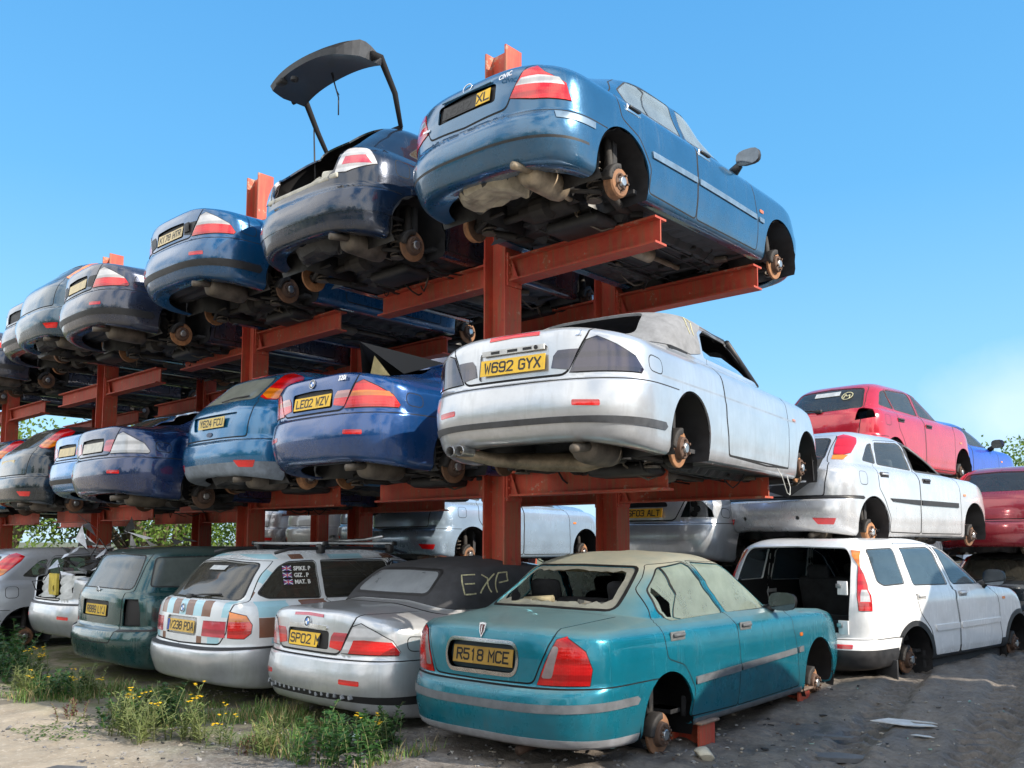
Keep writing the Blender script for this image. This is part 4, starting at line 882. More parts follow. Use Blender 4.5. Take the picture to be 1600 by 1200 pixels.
# ---- silver convertible, middle tier
def cab_mid():
    sh = CAB
    d = e46d('cab', lamps=lampset('smoke', 'smoke'), swm='glass'); d.pop('rw'); d.pop('recess')
    d['bands'] = [(1.92, 2.22, .60, 'strip', 'bumper_strip')]
    d['wins'] = {}
    d['extra'] = [F('soft_top', [('kr', 0, 9.12), ('k', 1.30, 9.12), ('s', 1.50, 1.03), ('s', 1.52, 1.20), ('s', 1.70, 1.29), ('k', 2.36, 11.6), ('p', (.5), sh.LS), ('p', 0, sh.LS)], 'canvas', center=True),
        F('hole', [('r', 0, 1.10), ('r', .50, 1.10), ('r', .43, 1.32), ('r', 0, 1.33)], rad=.06),
        F('hole', [('s', 1.56, 1.01), ('s', 1.58, 1.20), ('s', 1.74, 1.27), ('s', 2.34, 1.275), ('s', 2.92, .985)], rad=.03),
        F('brake_light', [('r', 0, .975), ('r', .20, .968), ('r', .20, .995), ('r', 0, 1.0)], 'red', center=True),
        LN([('k', .55, 5.45), ('k', 3.4, 5.45)], .014, 'crease'), LN([('s', 1.74, .27), ('s', 1.66, .55), ('s', 1.60, .97)], .024), LN([('s', 1.74, .27), ('s', 2.6, .25), ('s', 3.18, .27)], .016), F('plate_recess', [('r', 0, .70), ('r', .285, .70), ('r', .275, .895), ('r', 0, .905)], 'paint', .03, center=True, off=-.012, rim=-.014)]
    cv = simple('grey_canvas', (.20, .205, .215), .95, 0, .25, 12, bmp=.3)
    car = make_car('convertible_car', 'silver convertible with torn grey soft top and yellow plate, nearest on the middle tier', (-4.04, 4.30, 1.82), 8.4, 'cabm', sh, std(sh, d), M_(SILV, GLC, strip=simple('strip_dark_grey', (.055, .058, .065), .5, 0, .3, 12, bmp=.2), canvas=cv, crease=simple('crease_shade', (.32, .34, .37), .4, .3)), MID)
    plate(car, 'W692 GYX', (0, .052, .785), 8, bold=.0028)
    mb = MB()
    mb.box((-.0, .060, .887), (.50, .016, .034), 0); [mb.box((x, .052, .887), (w, .006, .018), 1) for x, w in ((-.14, .07), (.0, .08), (.12, .07))]
    mb.lathe([(0, .014), (.01, .014), (.012, 0)], (.19, .054, .887), 'y', 12, 1, -1); mb.build('lamp_bracket', [simple('primer', (.55, .55, .54), .5), RECK], car)
    badge_text(car, '323 Ci', (.42, .108, .955), .062, 25, CHROME)
    mb = MB(); [mb.lathe([(-.12, .034), (.02, .038), (.025, .034), (.0, .028), (-.1, .028)], (x, .07, .235), 'y', 16, 0, -1) for x in (-.52, -.44)]
    mb.build('tailpipe', STEEL, car)
    mb = MB(); mb.tube([(-.5, .1, .23), (-.42, .45, .2), (-.2, .8, .2), (.1, .85, .19), (.35, .82, .2)], [.035, .05, .07, .075, .04], 12); mb.build('silencer', PIPE, car)
    running_gear(car, 'cabm', 1.03, 3.755, .765, .27, .32, .878, L=4.45, zl=.33, spare=False); cabin(car, 4.45, .87, .95, 3.6)
    mb = MB(); mb.tube([(.70, 1.52, 1.03), (.66, 1.55, 1.2), (.62, 1.72, 1.28), (.60, 2.3, 1.29)], .022); mb.tube([(.66, 2.93, .99), (.61, 2.36, 1.29)], .03); mb.box((.5, 1.1, 1.06), (.5, .3, .03), M=Matrix.Rotation(.3, 3, 'Y')); mb.tube([(-.2, .95, 1.08), (.1, 1.0, 1.10)], .05, 10)
    mb.build('roof_frame', [BLACK], car)
    mb = MB(); g = random.Random(4); V = [(.665, 1.62, 1.0), (.64, 1.66, 1.13), (.65, 1.9, 1.09), (.645, 2.15, 1.12), (.655, 2.5, 1.07), (.665, 2.85, .985), (.69, 2.2, .97)]; mb.add(V, [(0, 1, 2, 6), (2, 3, 4, 6), (4, 5, 6)]); mb.build('side_window', GLC, car)
    # chalk mark on the canvas
    chalk(car, sh, [[(1.43, 1.16), (1.40, 1.30), (1.34, 1.22), (1.36, 1.16)]], .012)
    # stripped front end: torn liner and loose wire hanging at the wing
    mb = MB(); mb.add([(.80, 4.05, .72), (.84, 4.0, .2), (.80, 4.3, .30), (.74, 4.42, .62), (.5, 4.44, .70), (.5, 4.2, .2)], [(0, 1, 2), (0, 2, 3), (0, 3, 4), (2, 5, 4, 3)]); mb.box((.6, 4.2, .66), (.3, .24, .12), bev=.03); mb.build('torn_liner', BLACK, car)
    mb = MB(); mb.tube([(.86, 2.85, .25), (.90, 2.86, .17), (.90, 2.98, .04), (.88, 3.12, .03), (.86, 3.2, .1), (.84, 3.18, .2)], .004, 5); mb.build('loose_wire', simple('wire_white', (.5, .5, .48), .5), car)
    return car
def chalk(car, sh, strokes, r=.010, name='chalk_mark', m=None, view='s', off=.012, cen=False):
    mb = MB()
    for st in strokes:
        Q = densify(np.array([sh.inv(view, *p) for p in st]) * [sh.LT, 1], .03, False); P = sh.ev(Q[:, 0]/sh.LT, Q[:, 1]); h = .01
        n = np.cross(sh.ev(Q[:, 0]/sh.LT+.003, Q[:, 1])-P, sh.ev(Q[:, 0]/sh.LT, Q[:, 1]+h)-P); n /= np.linalg.norm(n, axis=1)[:, None]
        d = np.gradient(P, axis=0); s_ = np.cross(n, d); s_ /= np.maximum(np.linalg.norm(s_, axis=1), 1e-9)[:, None]; w = r/2
        V = np.r_[P+n*off+s_*w, P+n*off-s_*w, P+n*(off-.003)+s_*w, P+n*(off-.003)-s_*w]; k = len(P)
        mb.add(V, [(i, i+1, k+i+1, k+i) for i in range(k-1)]+[(i+1, i, 2*k+i, 2*k+i+1) for i in range(k-1)]+[(k+i, k+i+1, 3*k+i+1, 3*k+i) for i in range(k-1)])
    return mb.build(name, m or CHALK, car)

# ---- silver convertible on the ground with its black top up
def cab_ground():
    sh = CAB; d = e46d('cab', lamps=lampset('clear', 'palered')); d.pop('rw'); d['recess'] = [('r', 0, .715), ('r', .285, .715), ('r', .285, .855), ('r', 0, .86)]; d['bands'] = [(1.75, 2.12, .60, 'slot', 'bumper_slot')]
    d['lamps'] += [('tail_light', [('r', .50, .70), ('r', .545, .80), ('r', .63, .805), ('s', .285, .79), ('s', .34, .715), ('s', .33, .695)], 'red', 1)]
    d['lamps'] += [('tail_light:i', [('r', .30, .735), ('r', .308, .785), ('r', .455, .785), ('r', .425, .715)], 'red', 1)]
    d['wins'] = dict(f=[('s', 2.1, 1.0), ('s', 2.1, 1.245), ('s', 2.38, 1.245), ('s', 2.90, .985)])
    d['extra'] = [F('soft_top', [('kr', 0, 9.1), ('k', 1.28, 9.1), ('s', 2.06, 1.0), ('s', 2.06, 1.25), ('k', 2.35, 11.5), ('p', .5, sh.LS), ('p', 0, sh.LS)], 'canvas', center=True),
        LN([('r', 0, 1.10), ('r', .50, 1.10), ('r', .43, 1.30), ('r', 0, 1.31)], .03, 'rubber', 'soft_top', .06, center=True), F('rear_window', [('r', 0, 1.115), ('r', .48, 1.115), ('r', .415, 1.285), ('r', 0, 1.295)], 'plastic', .06, center=True, off=.009, rim=.01),
        F('brake_light', [('r', 0, .962), ('r', .20, .955), ('r', .20, .978), ('r', 0, .985)], 'palered', center=True), LN([('kr', 0, 8.82), ('kr', .62, 8.82), ('k', 1.5, 8.6)], .03),
        F('garnish', [('r', 0, .868), ('r', .255, .862), ('r', .268, .876), ('r', .255, .892), ('r', 0, .905)], 'chrome', center=True, off=.012, rim=.014)]
    cv = simple('black_canvas', (.040, .041, .046), .95, 0, .3, 10, bmp=.4)
    car = make_car('convertible_car', 'silver convertible with black soft top marked EXP and a broken number plate', (-6.15, 4.16, -.12), -1.2, 'cabg', sh, std(sh, d), M_(SILV, GLD, canvas=cv, slot=RECK, plastic=simple('cloudy_plastic', (.23, .25, .27), .3, 0, .2, 5, coat=.3)), FRONT)
    plate(car, 'SP02 M', (0, .066, .775), 8, clip=[(-.26, -.055), (.13, -.055), (.145, -.02), (.135, .0), (.165, .055), (-.26, .055)], bold=.0022)
    roundel(car, Vector(pt(sh, 'r', 0, .915))+Vector((0, -.004, 0)), 10, .043)
    chalk(car, sh, [[(y_-.30+.5*(z_-1.06), z_+.05) for y_, z_ in q_] for q_ in [[(1.50, 1.215), (1.40, 1.21), (1.40, 1.06), (1.52, 1.065)], [(1.40, 1.14), (1.49, 1.145)], [(1.56, 1.215), (1.70, 1.07)], [(1.71, 1.22), (1.57, 1.065)], [(1.77, 1.065), (1.76, 1.225), (1.87, 1.23), (1.88, 1.16), (1.77, 1.145)]]], .012)
    running_gear(car, 'cabm', 1.03, 3.755, .765, .27, .3, .878, L=4.45, zl=.33, under=False); cabin(car, 4.45, .87, .95, 3.6)
    # broken bumper slats
    mb = MB(); g = random.Random(2)
    for i in range(16): x = -.56+i*.075; mb.box((x, .03+.28*abs(x)**3.2, .385+g.uniform(-.012, .012)), (.022, .03, .03), 0, M=Matrix.Rotation(g.uniform(-.4, .4), 3, 'Y'))
    mb.build('broken_grille', GREYTRIM, car)['kind'] = 'stuff'
    return car

# ---- blue saloon, middle tier, its roof crushed
def crush(P):
    P = np.array(P, float); y = P[..., 1]; z = P[..., 2]; x = P[..., 0]
    k = np.clip((y-.95)/.5, 0, 1)*np.clip((z-.92)/.35, 0, 1); P[..., 2] = z-k*(.20+.05*np.sin(x*9+y*5))
    P[..., 0] = x+.02*np.sin(y*21+z*9)*np.clip((y-.75)/.3, 0, 1)*np.clip((z-.7)/.2, 0, 1)*np.clip(x*4, 0, 1)
    return P
def saloon_mid():
    sh = SALOON; d = e46d('saloon', lamps=lampset('red', 'red')); d.pop('rw')
    d['lamps'] += [('tail_light', [('r', .482, .795), ('r', .505, .838), ('r', .63, .838), ('s', .265, .825), ('s', .295, .785)], 'orange', 1), ('tail_light:i', [('r', .31, .79), ('r', .32, .82), ('r', .345, .85), ('r', .485, .85), ('r', .462, .79)], 'pinkclear', 1)]
    d['bands'] = []
    d['extra'] = [F('hole', [('r', 0, 1.085), ('r', .56, 1.07), ('r', .49, 1.32), ('r', 0, 1.34)], rad=.04)]
    car = make_car('saloon_car', 'bright blue saloon with crushed roof and red amber tail lights on the middle tier', (-6.47, 4.37, 1.83), 1.0, 'salm', sh, std(sh, d), M_(BLUE, GL, pinkclear=lens('pink_lens', (.62, .32, .30))), MID, warp=crush)
    plate(car, 'LE02 WZV', (0, .066, .785), 9, flag=False, bold=.0022); roundel(car, Vector(pt(sh, 'r', 0, .945))+Vector((0, -.004, 0)), 12, .04)
    badge_text(car, '320i', (.40, .075, .955), .06, 12)
    running_gear(car, 'cabm', 1.03, 3.755, .765, .25, .28, .878, L=4.45, zl=.33, spare=False); tub(car, 4.45, .87, .95, 3.6)
    # the roof lining and boot trim sticking out
    mb = MB(); mb.add([(-.30, .85, 1.08), (.02, .55, 1.40), (.34, .80, 1.10), (.05, 1.15, 1.20), (.60, 1.05, 1.20), (-.38, 1.1, 1.16)], [(0, 1, 5), (1, 2, 4), (1, 4, 3, 5)]); mb.build('torn_roof_lining', simple('lining_black', (.03, .03, .032), .9), car)
    mb = MB(); mb.add([(-.16, .80, 1.06), (.02, .72, 1.30), (.20, .80, 1.06), (.02, .9, 1.1)], [(0, 2, 1), (0, 1, 3), (1, 2, 3)]); mb.build('seat_foam', simple('seat_foam', (.52, .42, .20), .9, 0, .3, 8, bmp=.4), car)
    mb = MB(); mb.tube([(.66, 1.1, 1.1), (.64, 1.3, 1.16), (.60, 1.9, 1.18), (.62, 2.5, 1.12)], .03); mb.tube([(.3, 1.0, 1.1), (.5, 1.2, 1.2), (.62, 1.2, 1.12)], .02); mb.build('bent_pillar', STEEL, car)
    return car
# ---- blue coupe, top tier
def coupe_top():
    sh = COUPE; d = e46d('coupe', lamps=lampset('clear', 'black', 'red'))
    car = make_car('coupe_car', 'glossy blue two-door car with pale plate on the top tier beside the second post', (-8.96, 4.25, 3.85), .6, 'coup', sh, std(sh, d), M_(TEALB, GL), TOP)
    plate(car, 'K178 HTR', (0, .066, .785), 9, YELLOWP); running_gear(car, 'cabm', 1.03, 3.755, .765, .27, .29, .878, L=4.45, zl=.33, spare=False); cabin(car, 4.45, .87, .95, 3.6)
    mb = MB(); [mb.box((x, .058, .80), (.09, .012, .10), 0, bev=.004) for x in (.36,)]; mb.build('lamp_socket', [RECK], car)
    return car
def saloon_top():
    sh = SALOON; d = e46d('saloon', lamps=lampset('clear', 'black', 'red'))
    car = make_car('saloon_car', 'slate grey saloon with white and red tail light on the top tier', (-11.11, 4.15, 3.70), -1.3, 'salt', sh, std(sh, d), M_(SLATE, GL), TOP)
    plate(car, '', (0, .066, .785), 9, YELLOWP); running_gear(car, 'cabm', 1.03, 3.755, .765, .25, .28, .878, L=4.45, zl=.33, spare=True); cabin(car, 4.45, .87, .95, 3.6)
    return car
def dent(P):
    P = np.array(P, float); x, y, z = P[..., 0], P[..., 1], P[..., 2]
    k = np.clip((y-.35)/.5, 0, 1)*np.clip((z-.5)/.3, 0, 1)
    P[..., 0] = x+k*np.clip(x*3, 0, 1)*(.035*np.sin(y*9+z*14)+.03*np.sin(y*23-z*7)); P[..., 2] = z-np.clip((y-1.1)/.6, 0, 1)*np.clip((z-.95)/.3, 0, 1)*.28
    return P
def saloon_dent():
    sh = SALOON; d = e46d('saloon', lamps=lampset('clear', 'palered')); d.pop('rw'); d['bands'] = []; d['extra'] = [F('hole', [('r', 0, 1.085), ('r', .56, 1.07), ('r', .49, 1.32), ('r', 0, 1.34)], rad=.04)]
    car = make_car('saloon_car', 'dented dark blue saloon with clear tail light and caved-in roof on the middle tier', (-10.37, 4.12, 1.69), -.1, 'sald', sh, std(sh, d), M_(BLUE_DK, GL), MID, warp=dent)
    plate(car, '', (0, .066, .785), 9, simple('plate_white_dirty', (.55, .53, .47), .5)); running_gear(car, 'cabm', 1.03, 3.755, .765, .25, .28, .878, L=4.45, zl=.33, spare=False); tub(car, 4.45, .87, .95, 3.6)
    mb = MB(); mb.tube([(.2, 1.0, 1.08), (.35, 1.2, 1.22), (.5, 1.35, 1.12)], .03); mb.add([(.45, 1.2, 1.02), (.62, 1.3, 1.26), (.8, 1.5, 1.2), (.75, 1.6, 1.0), (.55, 1.5, 1.05)], [(0, 1, 2, 3), (0, 1, 4), (1, 2, 4)]); mb.build('torn_panel', [STEEL], car)
    car2 = make_car('saloon_car', 'light blue saloon mostly hidden behind the dented dark blue one', (-12.25, 4.55, 1.80), 0, 'sald2', sh, std(sh, e46d('saloon', lamps=lampset('red', 'palered'))), M_(paint('azure_paint', (.03, .20, .48), .4, .1), GL), MID)
    plate(car2, '', (0, .066, .785), 9, YELLOWP); running_gear(car2, 'cabm', 1.03, 3.755, .765, .25, .28, .878, under=False)
def liftback():
    sh = LIFT; tl = [('r', .43, .70), ('r', .52, .90), ('r', .60, .925), ('s', .20, .865), ('s', .30, .78), ('s', .335, .655), ('r', .60, .665)]
    d = dict(yr=.93, yf=3.55, ra=.335, za=.31, bt=4.5, lid=[('r', 0, .605), ('r', .395, .63, .04), ('r', .53, .93), ('k', .62, 8.6), ('kr', .55, 9.1), ('kr', 0, 9.1)], lidname='tailgate',
        rw=[('kr', 0, 9.25), ('kr', .55, 9.25), ('r', .47, 1.27), ('r', 0, 1.285)], ws=WS, recess=[('r', 0, .715), ('r', .30, .715), ('r', .30, .86), ('r', 0, .875)],
        doors=dict(r=[('s', 1.27, .25), ('s', 1.28, .45), ('s', 1.13, .64), ('s', .90, .72), ('s', .86, .90), ('s', 1.0, 1.12), ('s', 1.22, 1.265), ('s', 1.92, 1.30), ('s', 1.98, .9), ('s', 1.97, .23)],
                   f=[('s', 1.98, .23), ('s', 1.99, .9), ('s', 1.95, 1.30), ('s', 2.30, 1.28), ('s', 2.85, .99), ('s', 2.98, .85), ('s', 3.06, .5), ('s', 3.06, .23)]),
        wins=dict(r=[('s', 1.06, 1.06), ('s', 1.28, 1.235), ('s', 1.88, 1.27), ('s', 1.92, .965), ('s', 1.12, .975)], f=[('s', 2.01, .965), ('s', 1.98, 1.27), ('s', 2.28, 1.255), ('s', 2.78, .97)]),
        strips=[('r', [('s', 1.30, .535), ('s', 1.29, .585), ('s', 1.96, .58), ('s', 1.96, .53)], 'strip'), ('f', [('s', 2.0, .53), ('s', 2.0, .58), ('s', 3.02, .555), ('s', 3.03, .51)], 'strip'), ('w', [('s', 3.08, .51), ('s', 3.08, .55), ('s', 3.17, .548), ('s', 3.17, .508)], 'strip')],
        lamps=[('tail_light', tl, 'red'), ('tail_light', [('r', .472, .785), ('r', .505, .84), ('r', .62, .845), ('s', .265, .82), ('s', .29, .765)], 'clear', 1)], repeater=(3.10, .60), bands=[])
    d['extra'] = [F('bumper_strip', [('k', .22, 3.4), ('k', .22, 4.05), ('k', .56, 4.05), ('k', .56, 3.4)], 'strip'), LN([('kr', 0, 2.3), ('k', .5, 2.3)], .02, 'shadowline', 'bumper', center=True), LN([('s', 1.42, 1.245), ('s', 1.44, .97)], .018, 'rubber')]
    car = make_car('liftback_car', 'steel blue liftback with black door mirror, highest and nearest on the top tier', (-4.66, 4.43, 3.90), .8, 'lift', sh, std(sh, d), M_(CIVB, glass('sky_pale_glass', (.62, .74, .78), .42, (.42, .52, .58)), strip=simple('strip_grey_blue', (.13, .20, .28), .4, .2), shadowline=BLACK), TOP)  # pale blue film on this glass stands in for sky seen through it
    plate(car, 'R342 XL', (0, .072, .79), 9, PLATEK, .5, .105, ink=simple('plate_trace', (.03, .03, .03), .5))
    plate(car, 'XL', (.18, .066, .79), 9, YELLOW, .14, .105, bold=.0022)
    badge_text(car, 'CIVIC', (.40, .068, .875), .055, 14, sx=.95); badge_text(car, 'sedan', (-.44, .072, .72), .036, 9)
    mb = MB(); c = pt(sh, 'r', 0, .925); M4 = Matrix.Translation(c+Vector((0, -.003, 0))) @ Matrix.Rotation(R(75), 4, 'X')
    mb.tube([M4 @ Vector((.045*math.cos(a), .036*math.sin(a), .004)) for a in np.linspace(0, 6.2832, 25)], .005, 6); mb.build('badge', CHROME, car)
    mb = MB(); mb.prism([(-.26, -.008), (.26, -.008), (.26, .008), (-.26, .008)], .012, Matrix.Translation((0.0, .075, .885)) @ Matrix.Rotation(R(78), 4, 'X')); mb.build('plate_lamp_bar', simple('bar_blue', (.10, .20, .30), .3, .5), car)
    running_gear(car, 'lift', .93, 3.55, .77, .24, .22, .848, 'drum', 'disc', L=4.28, zl=.31); cabin(car, 4.28, .84, .9, 3.45)
    for y, z in ((1.07, .84), (2.12, .83)): handle(car, sh, y, z, simple('handle_black', (.02, .025, .03), .4), rec=CHROME)
    for sd in (1, -1):
        o = mirror_mesh('a')(car); o.location = (.88*sd, 2.80, 1.03)
        if sd < 0: o.scale = (-1, 1, 1)
    return car
def hatchd(**k):
    tl = [('r', .565, 1.06), ('r', .505, 1.335), ('r', .53, 1.36), ('s', .78, 1.315), ('s', .72, 1.25), ('s', .50, 1.08), ('s', .40, 1.03), ('r', .64, 1.03)]
    d = dict(yr=.78, yf=3.395, ra=.34, za=.31, bt=4.5, lid=[('r', 0, .64), ('r', .60, .64, .03), ('r', .62, .9), ('r', .60, 1.01), ('r', .555, 1.07), ('r', .49, 1.345), ('r', 0, 1.36)], lidname='tailgate',
        rw=[('r', 0, 1.035), ('r', .52, 1.045), ('r', .465, 1.305), ('r', 0, 1.325)], ws=[('t', 0, 2.35), ('t', .5, 2.25), ('t', .62, 2.85), ('t', 0, 3.0)],
        doors=dict(r=[('s', 1.12, .25), ('s', 1.14, .42), ('s', 1.02, .62), ('s', .90, .75), ('s', .92, 1.0), ('s', 1.15, 1.32), ('s', 1.80, 1.355), ('s', 1.86, .95), ('s', 1.86, .24)], f=[('s', 1.87, .24), ('s', 1.87, .95), ('s', 1.82, 1.355), ('s', 2.2, 1.32), ('s', 2.75, 1.02), ('s', 2.95, .85), ('s', 2.98, .24)]),
        wins=dict(q=[('s', .74, 1.06), ('s', .96, 1.25), ('s', 1.06, 1.27), ('s', 1.0, 1.035)], r=[('s', 1.04, 1.03), ('s', 1.14, 1.285), ('s', 1.76, 1.32), ('s', 1.81, 1.0)], f=[('s', 1.90, 1.0), ('s', 1.86, 1.32), ('s', 2.18, 1.285), ('s', 2.72, .99)]),
        lamps=[('tail_light', tl, 'red'), ('tail_light', [('r', .555, 1.09), ('r', .536, 1.17), ('s', .56, 1.14), ('s', .50, 1.08), ('s', .40, 1.035), ('r', .64, 1.04)], 'orange', 1)], repeater=(3.05, .72),
        refl=[[('r', .50, .40), ('r', .72, .395), ('r', .69, .325), ('r', .545, .33)]], fuel=[('s', .50, .77), ('s', .50, .92), ('s', .66, .92), ('s', .66, .77)])
    d.update(k); return d
def hatch_mid():
    sh = HATCH; d = hatchd(rwm='dust'); d['bands'] = [(0, 2.15, .5, 'lowgrey', 'bumper_lip')]
    d['extra'] = [F('plate_recess', [('r', 0, .74), ('r', .36, .745), ('r', .44, .90), ('r', 0, .90)], 'paint', .02, center=True, off=-.02, rim=-.022), F('brake_light', [('r', 0, 1.375), ('r', .13, 1.37), ('r', .12, 1.39), ('r', 0, 1.395)], 'red', center=True)]
    car = make_car('hatchback_car', 'mid blue hatchback with dusty rear window on the middle tier', (-8.65, 4.61, 1.84), 0, 'hatm', sh, std(sh, d), M_(SKYB, GL, dust=GLDUST, lowgrey=simple('scuffed_grey', (.17, .20, .24), .7, 0, .35, 9, bmp=.3)), MID)
    plate(car, 'Y624 FCU', (0, .078, .815), 6, simple('plate_worn', (.60, .44, .12), .5), bold=.0018)
    mb = MB(); M4 = Matrix.Translation(Vector(pt(sh, 'r', 0, .69))+Vector((0, -.004, 0))) @ Matrix.Rotation(R(88), 4, 'X'); mb.prism([(.055*math.cos(a), .024*math.sin(a)) for a in np.linspace(0, 6.28, 22)[:-1]], .006, M4); mb.build('badge', simple('badge_dark', (.02, .04, .1), .3), car)
    mb = MB(); c = pt(sh, 'r', .0, 1.05); mb.tube([c+Vector((0, -.02, 0)), pt(sh, 'r', .2, 1.075)+Vector((0, -.02, 0)), pt(sh, 'r', .42, 1.08)+Vector((0, -.015, 0))], .008); mb.build('wiper', BLACK, car)
    running_gear(car, 'hat', .78, 3.395, .755, .25, .27, .853, 'drum', 'disc', L=4.1, zl=.31); cabin(car, 4.1, .84, .75, 3.3)
    return car
def hatch_dark():
    sh = HATCH; d = hatchd(); d['extra'] = [LN([('s', .50+.07*math.cos(a)+.02, .86+.07*math.sin(a)) for a in np.linspace(0, 6.28, 17)[:-1]], .008, closed=True)]
    car = make_car('hatchback_car', 'black green hatchback with high amber tail light, left on the middle tier', (-14.5, 4.55, 1.74), 0, 'hatd', sh, std(sh, d), M_(BLKG, GL), MID)
    plate(car, '', (0, .085, .815), 6, YELLOWP); running_gear(car, 'hat', .78, 3.395, .755, .24, .27, .853, 'drum', 'disc', L=4.1, zl=.31); cabin(car, 4.1, .84, .75, 3.3)
    car = make_car('hatchback_car', 'blue hatchback cut by the left edge of the photo on the middle tier', (-16.6, 4.6, 1.72), 0, 'hatd', sh, std(sh, d), M_(SKYB, GL), MID)
    plate(car, '', (0, .085, .815), 6, YELLOWP); running_gear(car, 'hat', .78, 3.395, .755, .24, .27, .853, 'drum', 'disc', under=False)
def hatch_right():
    sh = HATCH; d = hatchd(swm='clearg')
    d['wins'] = dict(d['wins']); fwin = d['wins'].pop('f')
    d['lamps'] = [('tail_light', [('r', .59, 1.11), ('r', .505, 1.335), ('r', .53, 1.36), ('s', .80, 1.32), ('s', .74, 1.25), ('s', .56, 1.13), ('r', .66, 1.10)], 'red'), ('tail_light:low', [('r', .60, 1.05), ('r', .59, 1.10), ('s', .50, 1.10), ('s', .40, 1.045)], 'orange')]
    d['strips'] = [('r', [('s', 1.20, .60), ('s', 1.14, .635), ('s', 1.85, .635), ('s', 1.85, .575)], 'black'), ('f', [('s', 1.89, .575), ('s', 1.89, .635), ('s', 2.88, .63), ('s', 2.88, .57)], 'black')]
    d['bands'] = [(4.62, 5.15, .55, 'black', 'bumper_strip')]
    d['extra'] = [SEAL(fwin, .05, rad=.03), F('hole', fwin, rad=.03), F('bumper:eye', [('r', .34+.022*math.cos(a), .40+.022*math.sin(a)) for a in np.linspace(0, 6.28, 13)[:-1]], 'black', off=-.01, rim=-.012)]
    car = make_car('hatchback_car', 'silver hatchback lying across the roof of the white off-roader', HR[:3], HR[3], 'hatr', sh, std(sh, d), M_(SILV2, GL, clearg=GLC), RIGHT)
    running_gear(car, 'hat', .78, 3.395, .765, .25, .23, .853, 'drum', 'disc', L=4.1, zl=.31); cabin(car, 4.1, .84, .75, 3.3, trim=CABIN)
    for y, z in ((1.05, .90), (2.05, .87)): handle(car, sh, y, z, SILV2 if y < 1.5 else BLACK)
    # torn tailgate trim hanging out at the left
    mb = MB(); g = random.Random(9)
    mb.add([(.1, .05, 1.15), (.62, .12, 1.05), (.55, .0, .80), (.30, -.08, .62), (.02, -.05, .70), (.35, -.12, .95)], [(0, 1, 5), (1, 2, 5), (2, 3, 5), (3, 4, 5), (4, 0, 5)]); mb.box((.3, .02, 1.18), (.5, .14, .10), M=Matrix.Rotation(.2, 3, 'Y'), bev=.03); mb.build('torn_trim', BLACK, car)
    return car
HR = (-4.80, 9.43, 1.30, -6.6)
